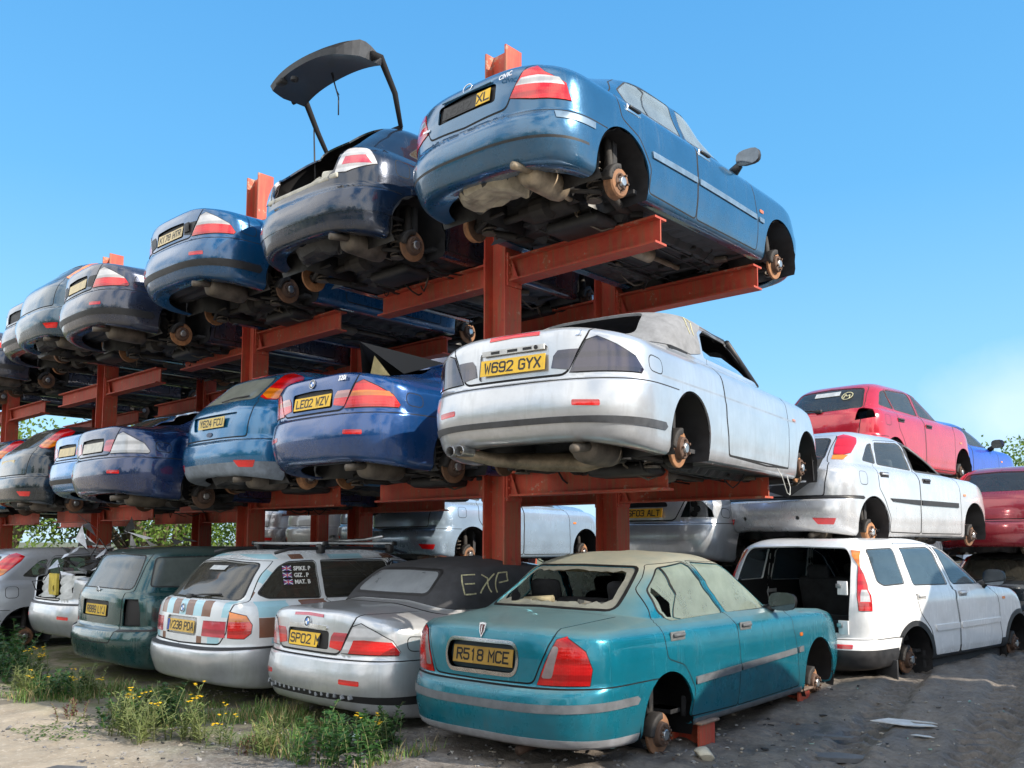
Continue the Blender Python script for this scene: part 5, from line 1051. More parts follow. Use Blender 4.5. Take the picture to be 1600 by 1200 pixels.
def offroad():
    sh = OFFROAD; zl = .42
    tl = [('r', .745, .955), ('r', .672, 1.47), ('r', .668, 1.515), ('s', .37, 1.525), ('s', .345, 1.47), ('s', .33, 1.30), ('s', .30, 1.10), ('s', .285, .955)]
    d = dict(yr=1.05, yf=3.67, ra=.375, za=.40, zl=.42, bt=4.5, ws=[('t', 0, 2.45), ('t', .55, 2.38), ('t', .70, 2.88), ('t', 0, 2.98)], bands=[(0, 2.9, .70, 'black', 'lower_cladding')],
        doors=dict(r=[('s', 1.50, .45), ('s', 1.40, .72), ('s', 1.18, .90), ('s', 1.08, 1.15), ('s', 1.00, 1.5), ('s', 1.08, 1.595), ('s', 1.80, 1.59), ('s', 1.95, 1.15), ('s', 2.05, .75), ('s', 2.05, .45)], f=[('s', 2.07, .45), ('s', 2.07, .75), ('s', 1.97, 1.15), ('s', 1.82, 1.59), ('s', 2.15, 1.56), ('s', 2.75, 1.16), ('s', 3.08, 1.0), ('s', 3.15, .45)]),
        wins=dict(q=[('s', .45, 1.23), ('s', .47, 1.53), ('s', .95, 1.54), ('s', .96, 1.2), ('s', .55, 1.19)], r=[('s', 1.14, 1.18), ('s', 1.10, 1.54), ('s', 1.76, 1.55), ('s', 1.88, 1.17)], f=[('s', 2.0, 1.17), ('s', 1.88, 1.55), ('s', 2.12, 1.52), ('s', 2.68, 1.16)]), swm='glass',
        lamps=[('tail_light', tl, 'red'), ('tail_light', [('r', .70, 1.36), ('r', .672, 1.47), ('r', .668, 1.515), ('s', .37, 1.525), ('s', .345, 1.47), ('s', .335, 1.36)], 'orange', 1), ('tail_light', [('r', .755, 1.04), ('r', .748, 1.15), ('s', .29, 1.15), ('s', .28, 1.04)], 'clear', 1)], repeater=(3.2, .96),
        refl=[[('r', .55, .60), ('r', .55, .64), ('r', .72, .64), ('r', .72, .60)]])
    d['extra'] = [F('hole', [('r', 0, .74), ('r', .66, .74), ('r', .665, 1.1), ('r', .615, 1.45), ('r', .55, 1.55), ('r', 0, 1.565)], rad=.05)]
    f = std(sh, d)
    A = [('s', 1.05+.445*math.cos(a), .40+.43*math.sin(a)) for a in np.linspace(.05, math.pi-.05, 19)]; B = [('s', 3.67+.445*math.cos(a), .40+.43*math.sin(a)) for a in np.linspace(.05, math.pi-.05, 19)]
    f = [F('lower_cladding:r', A+[('k', .60, 0), ('k', 1.5, 0)], 'black'), F('lower_cladding:f', B+[('k', 3.22, 0), ('k', 4.1, 0)], 'black'), F('lower_cladding:s', [('k', 1.45, 0), ('s', 1.45, .525), ('s', 3.25, .525), ('k', 3.25, 0)], 'black')]+f
    f += [F('rubbing_strip:r', [('s', 1.50, .70), ('s', 1.48, .76), ('s', 2.03, .76), ('s', 2.03, .70)], 'paint'), F('rubbing_strip:f', [('s', 2.09, .70), ('s', 2.09, .76), ('s', 3.12, .76), ('s', 3.12, .71)], 'paint')]
    car = make_car('offroad_car', 'white off-roader without its tailgate standing on bare brake discs beneath a silver hatchback', (-4.23, 8.44, -.17), -6.5, 'off', sh, f, M_(WHT, GLBLUE), RIGHT)
    running_gear(car, 'off', 1.05, 3.67, .79, .44, .42, .885, 'disc', 'disc', L=4.2, zl=.40, r=.37, under=False); tub(car, 4.2, .87, 1.0, 3.6, .5)
    o = seat_mesh(1.24, (-.36, .36))(car); o.location = (0, 1.5, .2)
    for sx in (-1, 1): o = seat_mesh(.5, (0,))(car); o.location = (sx*.36, 2.3, .2)
    for y, z in ((1.22, 1.06), (2.17, 1.06)): handle(car, sh, y, z, WHT, rec=simple('recess_pale', (.4, .4, .4), .5))
    for z in (1.17, .80): mb = MB(); mb.box((.65, .09, z), (.10, .02, .13), 0, bev=.004); mb.box((.62, .075, z+.02), (.05, .03, .04), 1, bev=.004); mb.build('tailgate_hinge', [WHT, STEEL], car)
    for sd in (1, -1):
        o = mirror_mesh('w')(car); o.location = (.98*sd, 2.72, 1.22); o.scale = (sd, 1, 1.2)
    for sd in (1, -1):
        mb = MB(); mb.box((sd*.80, .60, .30), (.22, .025, .36), 0, bev=.006); mb.build('mud_flap', BLACK, car)
    mb = MB(); mb.tube([(.32, -.0, .40), (.32, .3, .42)], .035, 12); mb.build('tailpipe', STEEL, car)
    mb = MB(); mb.box((0, 1.1, .62), (1.3, 1.2, .05)); mb.box((-.3, .7, .75), (.3, .3, .2), bev=.04); mb.box((.15, .9, .72), (.35, .25, .12), bev=.04); mb.build('boot_floor', CABIN, car)
    # a driver's headrest catches warm light through the front window
    return car
def tourer():
    sh = TOURER; g = random.Random(11)
    tl = [('r', .68, .66), ('r', .675, .86), ('s', .20, .885), ('s', .30, .85), ('s', .34, .77), ('s', .33, .70), ('s', .28, .655)]
    ti = [('r', .38, .665), ('r', .39, .80), ('r', .655, .80), ('r', .655, .66)]
    d = dict(yr=.98, yf=3.70, ra=.335, za=.31, bt=4.4, lid=[('r', 0, .585), ('r', .60, .60, .03), ('r', .665, .70), ('r', .67, .93), ('r', .70, .985), ('r', .58, 1.325), ('r', 0, 1.345)], lidname='tailgate',
        rw=[('r', 0, .985), ('r', .655, .985), ('r', .545, 1.30), ('r', 0, 1.325)], rwm='glass', recess=[('r', 0, .66), ('r', .29, .66), ('r', .29, .82), ('r', 0, .82)],
        bands=[(4.1, 4.75, .60, 'black', 'bumper_strip')], ws=WS,
        doors=dict(r=[('s', 1.35, .25), ('s', 1.38, .45), ('s', 1.22, .68), ('s', 1.16, .80), ('s', 1.2, 1.33), ('s', 2.0, 1.345), ('s', 2.05, .9), ('s', 2.05, .25)], f=[('s', 2.06, .25), ('s', 2.06, .9), ('s', 2.02, 1.345), ('s', 2.35, 1.32), ('s', 2.95, 1.0), ('s', 3.12, .85), ('s', 3.15, .26)]),
        wins=dict(q=[('s', .46, 1.04), ('s', .70, 1.275), ('s', .80, 1.315), ('s', 1.10, 1.325), ('s', 1.10, .985), ('s', .55, 1.0)], r=[('s', 1.16, .985), ('s', 1.16, 1.325), ('s', 1.95, 1.32), ('s', 2.0, .985)], f=[('s', 2.09, .985), ('s', 2.05, 1.315), ('s', 2.32, 1.295), ('s', 2.88, .99)]),
        lamps=[('tail_light', tl, 'red'), ('tail_light', [('r', .677, .80), ('r', .675, .86), ('s', .20, .885), ('s', .30, .85), ('s', .325, .80)], 'orange', 1), ('tail_light:i', ti, 'palered')])
    # stripes of brown and pale blue tape on white paint
    pat = []; cols = ['paleblue', 'brown', 'paint', 'brown', 'paleblue', 'brown', 'paint']
    for i, (x0, x1, m) in enumerate([(0, .06, 'paleblue'), (.06, .20, 'brown'), (.20, .34, 'paleblue'), (.34, .47, 'brown'), (.60, .665, 'paleblue')]):
        pat.append(F('tailgate', [('r', x0, .835), ('r', x0, .972), ('r', x1, .972), ('r', x1, .835)], m, center=True))
    for x0, x1, m in [(.02, .2, 'paint'), (.30, .38, 'brown'), (.46, .60, 'paleblue')]: pat.append(F('tailgate', [('r', x0, .60), ('r', x0, .66), ('r', x1, .66), ('r', x1, .60)], m, center=True))
    side = []
    def P(y0, y1, z0, z1, m): side.append(F('body', [('s', y0, z0), ('s', y0, z1), ('s', y1, z1), ('s', y1, z0)], m))
    P(.40, 1.14, .655, .83, 'brown'); P(.40, .72, .835, .97, 'paleblue'); P(.52, 1.14, .60, .65, 'paleblue'); P(.85, 1.13, .90, .97, 'brown')
    roof = []
    for y0, y1, m in [(.62, .74, 'paleblue'), (.86, 1.0, 'brown'), (1.3, 1.7, 'paleblue'), (1.95, 2.15, 'brown'), (2.3, 2.5, 'paleblue')]: roof.append(F('body', [('s', y0, 1.342), ('s', y0, 1.385), ('s', y1, 1.39), ('s', y1, 1.345)], m))
    pil = [F('body', [('s', .30, 1.02), ('s', .36, 1.08), ('s', .44, 1.05), ('s', .40, 1.0)], 'brown'), F('body', [('s', .46, 1.16), ('s', .58, 1.26), ('s', .63, 1.22), ('s', .52, 1.12)], 'paleblue')]
    fs = std(sh, d); roofp = [F('roof', [('s', .64, 1.395), ('k', .75, 12.2), ('p', sh.ta*.5, sh.LS), ('p', .5, sh.LS), ('k', 2.3, 12.2), ('s', 2.3, 1.385)], 'roofblack', center=False)]
    i = next(k for k, q in enumerate(fs) if q['owner'] == 'tailgate')
    fs = side+roof+pil+fs[:i+1]+pat+fs[i+1:]
    car = make_car('estate_car', 'white estate car covered in brown and pale blue tape stripes with bars on its roof', (-7.99, 4.01, -.08), -1.0, 'tour', sh, fs,
        M_(paint('tape_white', (.66, .69, .71), 0, .06, coat=.3, grime=.2), GLD, bumper=SILV, brown=paint('brown_tape', (.20, .095, .06), 0, .04, coat=.15, grime=.1), paleblue=paint('pale_blue_tape', (.36, .60, .68), 0, .04, coat=.2, grime=.1), roofblack=BLACK, recess=simple('recess_white', (.55, .57, .6), .4)), FRONT)
    plate(car, 'V238 PDA', (0, .082, .735), 6, flag=True, col=simple('plate_amberish', (.62, .40, .08), .5), bold=.0018); roundel(car, Vector(pt(sh, 'r', 0, .895))+Vector((0, -.004, 0)), 14, .042)
    mb = MB(); mb.tube([pt(sh, 'r', 0, 1.0)+Vector((0, -.02, .0)), pt(sh, 'r', .18, 1.02)+Vector((0, -.02, 0)), pt(sh, 'r', .45, 1.03)+Vector((0, -.015, 0))], .008); mb.box(tuple(pt(sh, 'r', 0, .995)+Vector((0, -.015, 0))), (.10, .04, .05), bev=.01); mb.build('wiper', BLACK, car)
    mb = MB(); M4 = Matrix.Translation(pt(sh, 'r', .05, 1.26)+Vector((0, -.004, 0))) @ Matrix.Rotation(R(40), 4, 'X'); mb.prism([(-.14, -.03), (.14, -.03), (.14, .03), (-.14, .03)], .002, M4); mb.build('paper_notice', simple('paper_grey', (.45, .47, .48), .8), car)
    for k, t in enumerate(('SPIKE. P', 'GIZ . P', 'MAT. B')):
        p = pt(sh, 's', .86, 1.255-k*.062); q = pt(sh, 's', .86, 1.20-k*.062); n = Vector((1, 0, (p.x-q.x)/.055*1)).normalized(); tilt = math.degrees(math.atan2(p.x-q.x, -.055))
        M4 = Matrix.Translation(p+Vector((.006, 0, 0))) @ Matrix.Rotation(R(90), 4, 'Z') @ Matrix.Rotation(R(90-abs(math.degrees(math.atan((q.x-p.x)/.055)))), 4, 'X')
        tm, PP = text_mb(t, .055, .0005, .0016, 1.); lo = PP[:, 0].min(); tm.v = [(x-lo-.02, y, z) for x, y, z in tm.v]; xform(tm, M4); tm.build('window_lettering', WHITEP, car)
        fl = MB(); fl.prism([(-.14, -.02), (-.045, -.02), (-.045, .026), (-.14, .026)], .0008, M4, 0)
        for (a, b, c_, e, m_) in ((-.14, -.02, -.045, .026, 1), (-.14, .026, -.045, -.02, 1)):
            dx, dy = c_-a, e-b; ln = math.hypot(dx, dy); nx, ny = -dy/ln*.004, dx/ln*.004; fl.prism([(a+nx, b+ny), (a-nx, b-ny), (c_-nx, e-ny), (c_+nx, e+ny)] if (dx*1) else [], .0012, M4, 1)
        fl.prism([(-.14, .0), (-.045, .0), (-.045, .007), (-.14, .007)], .0016, M4, 2); fl.prism([(-.096, -.02), (-.089, -.02), (-.089, .026), (-.096, .026)], .0016, M4, 2)
        fl.build('flag_sticker', [simple('flag_blue', (.05, .07, .3), .5), WHITEP, simple('flag_red', (.6, .03, .05), .5)], car)
    for y in (1.2, 2.05):
        mb = MB(); mb.box((0, y, 1.49), (1.34, .045, .03), 0, bev=.01)
        for sx in (-1, 1): mb.box((sx*.58, y, 1.44), (.09, .07, .10), 1, bev=.02); mb.box((sx*.66, y, 1.49), (.03, .06, .045), 1, bev=.01)
        mb.build('roof_bar', [simple('bar_metal', (.35, .36, .37), .35, .8), BLACK], car)
    mb = MB(); mb.tube([(-.5, 2.05, 1.53), (-.1, 2.0, 1.52), (.1, 2.08, 1.53), (.6, 1.95, 1.56)], .016, 8); mb.lathe([(-.02, .05), (.02, .05), (.02, .02)], (-.45, 2.05, 1.53), 'y', 14); mb.build('bike_carrier', STEEL, car)
    for sd in (1, -1): mb = MB(); mb.tube([(sd*.57, .70, 1.40), (sd*.57, .85, 1.435), (sd*.575, 1.5, 1.45), (sd*.56, 2.1, 1.43), (sd*.55, 2.3, 1.39)], .016, 8); mb.build('roof_rail', BLACK, car)
    running_gear(car, 'tour', .98, 3.70, .765, .27, .3, .873, under=False, zl=.31); cabin(car, 4.45, .87, .95, 3.6)
    return car
def estate():
    sh = ESTATE
    tl = [('r', .58, .66), ('r', .60, .93), ('r', .70, .93), ('s', .23, .93), ('s', .25, .66)]
    d = dict(yr=1.0, yf=3.70, ra=.335, za=.31, bt=4.6, lid=[('r', 0, .48), ('r', .50, .49, .02), ('r', .55, .63), ('r', .57, .99), ('r', .65, 1.02), ('r', .58, 1.385), ('r', 0, 1.40)], lidname='tailgate', rwm='film', rw=[('r', 0, 1.035), ('r', .62, 1.03), ('r', .545, 1.365), ('r', 0, 1.38)], ws=WS,
        wins=dict(q=[('s', .36, 1.06), ('s', .45, 1.345), ('s', 1.08, 1.355), ('s', 1.10, 1.035)], r=[('s', 1.18, 1.03), ('s', 1.17, 1.355), ('s', 1.95, 1.35), ('s', 2.0, 1.02)], f=[('s', 2.09, 1.02), ('s', 2.05, 1.345), ('s', 2.4, 1.32), ('s', 2.95, 1.01)]), swm='rain', recess=[('r', 0, .735), ('r', .33, .735), ('r', .33, .90), ('r', 0, .90)],
        doors=dict(r=[('s', 1.38, .25), ('s', 1.38, .45), ('s', 1.22, .68), ('s', 1.13, .80), ('s', 1.14, 1.37), ('s', 2.0, 1.37), ('s', 2.05, .9), ('s', 2.05, .25)]), bands=[(4.0, 4.7, .6, 'black', 'bumper_strip')], lamps=[('plate_recess:lamp', tl, 'recess')])
    car = make_car('estate_car', 'dark green estate car with its tail lamps missing and a filmed rear window', (-9.80, 3.96, -.09), -1.1, 'est', sh, std(sh, d), M_(GREEN, GL, film=GLBLUE, rain=glass('rain_glass', (.10, .14, .14), .5, (.20, .24, .23))), FRONT)
    plate(car, 'R889 LYJ', (0, .105, .80), 4, simple('plate_mucky', (.55, .36, .03), .6), bold=.0015)
    mb = MB(); M4 = Matrix.Translation((.03, .078, .585)) @ Matrix.Rotation(R(90), 4, 'X'); mb.prism([(.075*math.cos(a), .03*math.sin(a)) for a in np.linspace(0, 6.28, 24)[:-1]], .012, M4); mb.build('tailgate_handle', BLACK, car)
    mb = MB(); c = pt(sh, 'r', 0, 1.0); mb.tube([(c.x+.045*math.cos(a), c.y-.008, c.z+.045*math.sin(a)-.01) for a in np.linspace(0, 6.2832, 21)], .005, 6); mb.tube([(c.x-.03, c.y-.008, c.z+.02), (c.x-.012, c.y-.008, c.z-.045), (c.x, c.y-.008, c.z-.01), (c.x+.012, c.y-.008, c.z-.045), (c.x+.03, c.y-.008, c.z+.02)], .004, 6); mb.build('badge', CHROME, car)
    running_gear(car, 'tour', 1.0, 3.70, .765, .27, .3, .863, under=False, zl=.31); cabin(car, 4.45, .86, .95, 3.6)
    return car
def wreck(loc, rz):
    """silver saloon with its tail torn open, skin peeled up over the roof"""
    sh = SALOON; d = e46d('saloon'); d.pop('rw'); d['lamps'] = []; d['bands'] = [(4.0, 4.55, .62, 'black', 'bumper_strip')]
    d['extra'] = [F('hole', [('r', 0, .70), ('r', .62, .71), ('r', .63, .93), ('k', .5, 8.3), ('k', .9, 9.2), ('r', .5, 1.33), ('r', 0, 1.36)])]
    def w(P):
        P = np.array(P, float); k = np.clip((P[..., 1]-1.0)/.8, 0, 1)*np.clip((P[..., 2]-.95)/.3, 0, 1); P[..., 2] -= k*.22*(1+.3*np.sin(P[..., 1]*6)); return P
    car = make_car('saloon_car', 'wrecked silver saloon with its tail torn open and twisted metal piled on top', loc, rz, 'wreck', sh, std(sh, d), M_(SILV, GL), FRONT, warp=w)
    g = random.Random(21); mb = MB()
    for x0, x1 in ((-.55, -.1), (.05, .52)):
        V = []; n = 7
        for i in range(n):
            for j in range(5): V.append((x0+(x1-x0)*j/4, .16+.05*math.sin(j*2+i)+.02*i, .70+.045*i))
        mb.add(V, [(i*5+j, i*5+j+1, (i+1)*5+j+1, (i+1)*5+j) for i in range(n-1) for j in range(4)], 0, True)
    mb.build('bare_rear_panel', simple('rear_panel_grey', (.38, .39, .38), .5, .2, .3, 8), car)
    mb = MB(); mb.box((-.15, .20, .86), (.26, .03, .26)); mb.build('yellow_insulation', simple('insulation', (.46, .36, .06), .9, 0, .4, 6), car)
    mb = MB()
    for i in range(13):
        p = Vector((g.uniform(-.6, .7), g.uniform(.3, 1.3), g.uniform(.95, 1.25))); pts = [p]
        for k in range(5): p = p+Vector((g.uniform(-.25, .25), g.uniform(-.22, .22), g.uniform(-.06, .16))); pts.append(p)
        wd = g.uniform(.04, .13); d_ = Vector((g.uniform(-1, 1), g.uniform(-1, 1), g.uniform(-.4, .4))).normalized()*wd
        V = [q+d_*(1 if k % 2 else .7) for k, q in enumerate(pts)]+[q-d_*.8 for q in pts]; mb.add(V, [(k, k+1, 7+k-1+0, 6+k) for k in range(5)], 0, False)
    mb.build('twisted_metal', simple('torn_steel', (.42, .43, .45), .32, .7, .4, 9), car)
    mb = MB()
    for i in range(6):
        p = Vector((g.uniform(-.5, .6), g.uniform(.2, .5), g.uniform(.75, 1.2))); pts = [p]
        for k in range(4): p = p+Vector((g.uniform(-.15, .15), g.uniform(-.1, .1), g.uniform(-.15, .12))); pts.append(p)
        mb.tube(pts, .007, 5)
    mb.build('wiring', BLACK, car)
    running_gear(car, 'cabm', 1.03, 3.755, .765, .25, .28, .878, under=False, zl=.33)
    return car
def open_hatch():
    """dark hatchback, tail torn off, tailgate up"""
    sh = HATCH; d = hatchd(); d.pop('rw'); d.pop('lid'); d['lamps'] = [('tail_light', [('r', .49, .76), ('r', .535, .98), ('r', .58, 1.0), ('s', .30, .96), ('s', .32, .82), ('r', .60, .75)], 'clear'), ('tail_light', [('r', .55, .82), ('r', .565, .90), ('s', .25, .90), ('s', .28, .82)], 'palered', 1)]
    d['refl'] = []; d['bands'] = [(2.2, 2.7, .5, 'lip', 'bumper_strip')]
    d['extra'] = [F('hole', [('r', 0, .70), ('r', .43, .705), ('r', .40, .74), ('r', .47, .80), ('r', .49, .90), ('r', .545, 1.03), ('r', .55, 1.08), ('r', .50, 1.35), ('r', 0, 1.375)])]
    car = make_car('hatchback_car', 'black blue hatchback with its tailgate raised high on the top tier', (-6.74, 4.35, 3.85), 1., 'hato', sh, std(sh, d), M_(paint('silver_black_paint', (.012, .019, .036), .5, .04), GL, bumper=NAVY, lip=NAVY), TOP)
    running_gear(car, 'hat', .78, 3.395, .755, .22, .27, .853, L=4.1, zl=.31, spare=False); cabin(car, 4.1, .84, .75, 3.3)
    mb = MB(); g = random.Random(6)
    mb.box((0, .22, .735), (1.05, .26, .05), bev=.015); mb.box((.30, .30, .80), (.30, .22, .14), M=Matrix.Rotation(.2, 3, 'Y'), bev=.03)
    for i in range(10): mb.box((g.uniform(-.5, .45), g.uniform(.15, .35), .77+g.uniform(0, .03)), (g.uniform(.05, .2), .08, .04), M=Matrix.Rotation(g.uniform(-.4, .4), 3, 'Z'))
    mb.build('boot_sill', simple('cream_lining', (.46, .44, .38), .8, 0, .3, 8), car)
    # tailgate: hinged at the roof edge, inner frame towards us
    p = thing('x', None, None); bpy.data.objects.remove(p)
    V = []; n = 15; m_ = 9; T = Matrix.Translation((0, .72, 1.40)) @ Matrix.Rotation(R(-4), 4, 'X')
    return car, T
def raised_tailgate(car):
    H = Vector((0, .80, 1.40)); a = R(62); up = Vector((0, -math.cos(a), math.sin(a))); b = R(12); out = Vector((0, -math.cos(b), -math.sin(b)*.4))
    g = MB(); W0, W1 = .54, .61; lw = .62; e = H+up*lw
    # lower door panel, thick, bent outwards at the far end of the window frame
    n, m = 17, 8; rows = []
    for i in range(m):
        v = i/(m-1); wd = W1*(1-.22*max(0, v-.55)**1.2*2); P = e+out*(.06+.44*v)+Vector((0, 0, .10*math.sin(v*math.pi)+.02))
        rows.append([(wd*(2*j/(n-1)-1), P.y+.05*((2*j/(n-1)-1)**2), P.z-.045*(abs(2*j/(n-1)-1)**3)) for j in range(n)])
    V = [p for r in rows for p in r]; k = len(V); V2 = [(x*.96, y+.015, z-(.05+.09*math.sin(min(1, max(0, i//n/(m-1)))*math.pi))) for i, (x, y, z) in enumerate(V)]
    Fq = [(i*n+j, i*n+j+1, (i+1)*n+j+1, (i+1)*n+j) for i in range(m-1) for j in range(n-1)]
    g.add(V, Fq, 0, True); g.add(V2, [q[::-1] for q in Fq], 1, True)
    edge = [j for j in range(n)]+[i*n+n-1 for i in range(1, m)]+[(m-1)*n+j for j in range(n-2, -1, -1)]+[i*n for i in range(m-2, 0, -1)]
    g.add(V+V2, [(edge[i], edge[(i+1) % len(edge)], k+edge[(i+1) % len(edge)], k+edge[i]) for i in range(len(edge))], 1)
    g.build('tailgate', [NAVY, simple('inner_skin', (.035, .038, .045), .45, .2)], car)
    g = MB()
    for sd in (1, -1): g.tube([H+Vector((sd*W0, 0, 0)), H+up*.30+Vector((sd*(W0+.05), .02, 0)), e+Vector((sd*(W1-.03), 0, 0)), e+out*.12+Vector((sd*W1, 0, -.04))], [.022, .028, .034, .045], 8)
    g.tube([H+Vector((-W0, 0, 0)), H+Vector((0, 0, .03)), H+Vector((W0, 0, 0))], .024, 8); g.build('tailgate_window_frame', [NAVY], car)
    g = MB(); g.tube([(-.52, .62, 1.0), tuple(H+up*.34+Vector((-.60, 0, 0)))], [.012, .007], 6); g.build('gas_strut', BLACK, car)
    g = MB(); q = e+out*.2+Vector((.12, 0, -.05)); g.tube([q, q+Vector((.03, .02, -.12)), q+Vector((.06, .04, -.24)), q+Vector((.05, .05, -.40))], .007, 5); g.tube([q+Vector((.02, 0, 0)), q+Vector((.045, .02, -.16)), q+Vector((.07, .04, -.22))], .004, 5); g.build('dangling_cable', BLACK, car)
    g = MB(); c = e+out*.46+Vector((-.30, 0, -.07)); g.box(tuple(c), (.10, .08, .05), bev=.015); g.lathe([(0, .035), (.03, .035), (.03, .015)], tuple(c+Vector((.18, .02, -.01))), 'z', 12, 0, -1); g.build('lock_fittings', RUBBER, car)
def plain(kind, name, label, loc, rz, p, key, shell=None, dd=None, group=None, gear=True, spare=True, under=True, gl=GL, z=0., tr=CABIN, cab=True, **k):
    sh = shell; car = make_car(name, label, loc, rz, key, sh, std(sh, dd), M_(p, gl, **k), group, res=.065)
    if gear: running_gear(car, 'hat' if dd['yf'] < 3.45 else 'cabm', dd['yr'], dd['yf'], .76, .25, .27, .855 if dd['yf'] < 3.45 else .87, 'drum', 'disc', L=4.1 if dd['yf'] < 3.45 else 4.45, zl=.31, spare=spare, under=under)
    if cab: cabin(car, 4.1, .84, .85, dd['yf']-.1, trim=tr)
    return car
MPV = hatch(1.06, .93)
def mpvd():
    s = 1.06; q = lambda L: [((v, a, b*s) if v in 'sr' else (v, a, b)) for v, a, b in L]; d = hatchd(yf=3.2, za=.32)
    d['lamps'] = [('hole', q([('r', .55, .82), ('r', .57, .98), ('r', .62, 1.0), ('s', .32, .98), ('s', .30, .86)]), 'red')]
    d['wins'] = dict(q=q([('s', .52, 1.06), ('s', .70, 1.26), ('s', .82, 1.29), ('s', .92, 1.03)]), r=q([('s', .96, 1.03), ('s', .86, 1.30), ('s', 1.60, 1.33), ('s', 1.68, 1.0)]), f=q([('s', 1.76, 1.0), ('s', 1.70, 1.33), ('s', 2.1, 1.28), ('s', 2.68, .98)])); d['doors'] = dict(r=q([('s', 1.12, .25), ('s', 1.14, .42), ('s', 1.02, .62), ('s', .90, .75), ('s', .90, 1.0), ('s', .83, 1.32), ('s', 1.66, 1.35), ('s', 1.73, .95), ('s', 1.76, .24)]), f=q([('s', 1.78, .24), ('s', 1.75, .95), ('s', 1.68, 1.35), ('s', 2.15, 1.31), ('s', 2.75, 1.0), ('s', 2.85, .85), ('s', 2.85, .24)]))
    d['rw'] = q([('r', 0, .99), ('r', .60, 1.0), ('r', .50, 1.31), ('r', 0, 1.335)]); d['lid'] = q([('r', 0, .64), ('r', .60, .64), ('r', .64, .99), ('r', .53, 1.345), ('r', 0, 1.36)]); d['fuel'] = q(d['fuel']); d['refl'] = []
    return d

# ------------------------------------------------------------------ ground
def vnoise(x, y, s, seed=0):
    x = np.asarray(x)*s+seed*17.3; y = np.asarray(y)*s-seed*9.1; i = np.floor(x).astype(int); j = np.floor(y).astype(int); u = x-i; v = y-j; u = u*u*(3-2*u); v = v*v*(3-2*v)
    h = lambda a, b: (np.sin(a*127.1+b*311.7+seed)*43758.5453) % 1
    return (h(i, j)*(1-u)+h(i+1, j)*u)*(1-v)+(h(i, j+1)*(1-u)+h(i+1, j+1)*u)*v-.5
def tracks(x, y):
    """two pairs of tyre ruts along the lane, lugs pressed into the mud"""
    z = 0*x
    for (x0, sl, w) in ((-1.75, -.20, .21), (-.35, -.20, .21), (-2.55, -.23, .17)):
        d = x-(x0+sl*(y-6.0)+.06*np.sin(y*.9)); k = np.clip(1-np.abs(d)/w, 0, 1); on = np.clip((y-4.2)/1.2, 0, 1)*np.clip((14-y)/2, 0, 1)
        z = z-on*(np.minimum(k*3, 1)*.045*(.5+1.3*(.6+.8*vnoise(x, y, .8, 14))*(np.sin((y+np.abs(d)*1.1)*2*np.pi/.19) > 0))-np.exp(-((np.abs(d)-w*1.25)/.07)**2)*.014)
    return z
def gz(x, y):
    x = np.asarray(x, float); y = np.asarray(y, float)
    near = np.exp(-((x+4)/22)**4-((y-6)/18)**4); up = np.clip((y-6.4)/2.2, 0, 1)*np.clip((x+5.6)/1.2, 0, 1)
    z = near*((.050*np.abs(vnoise(x+y*.35, y*.28, 6., 6))+.03*np.abs(vnoise(x-y*.2, y, 14., 11)))*np.clip((x+5.2)/1., 0, 1)+.05*vnoise(x, y, .45, 1)+.035*vnoise(x, y, 1.6, 2)+.016*vnoise(x, y, 5.5, 3)+.010*vnoise(x, y, 13, 4)+tracks(x, y))
    return z-.02+.15*up*up*(3-2*up)*near
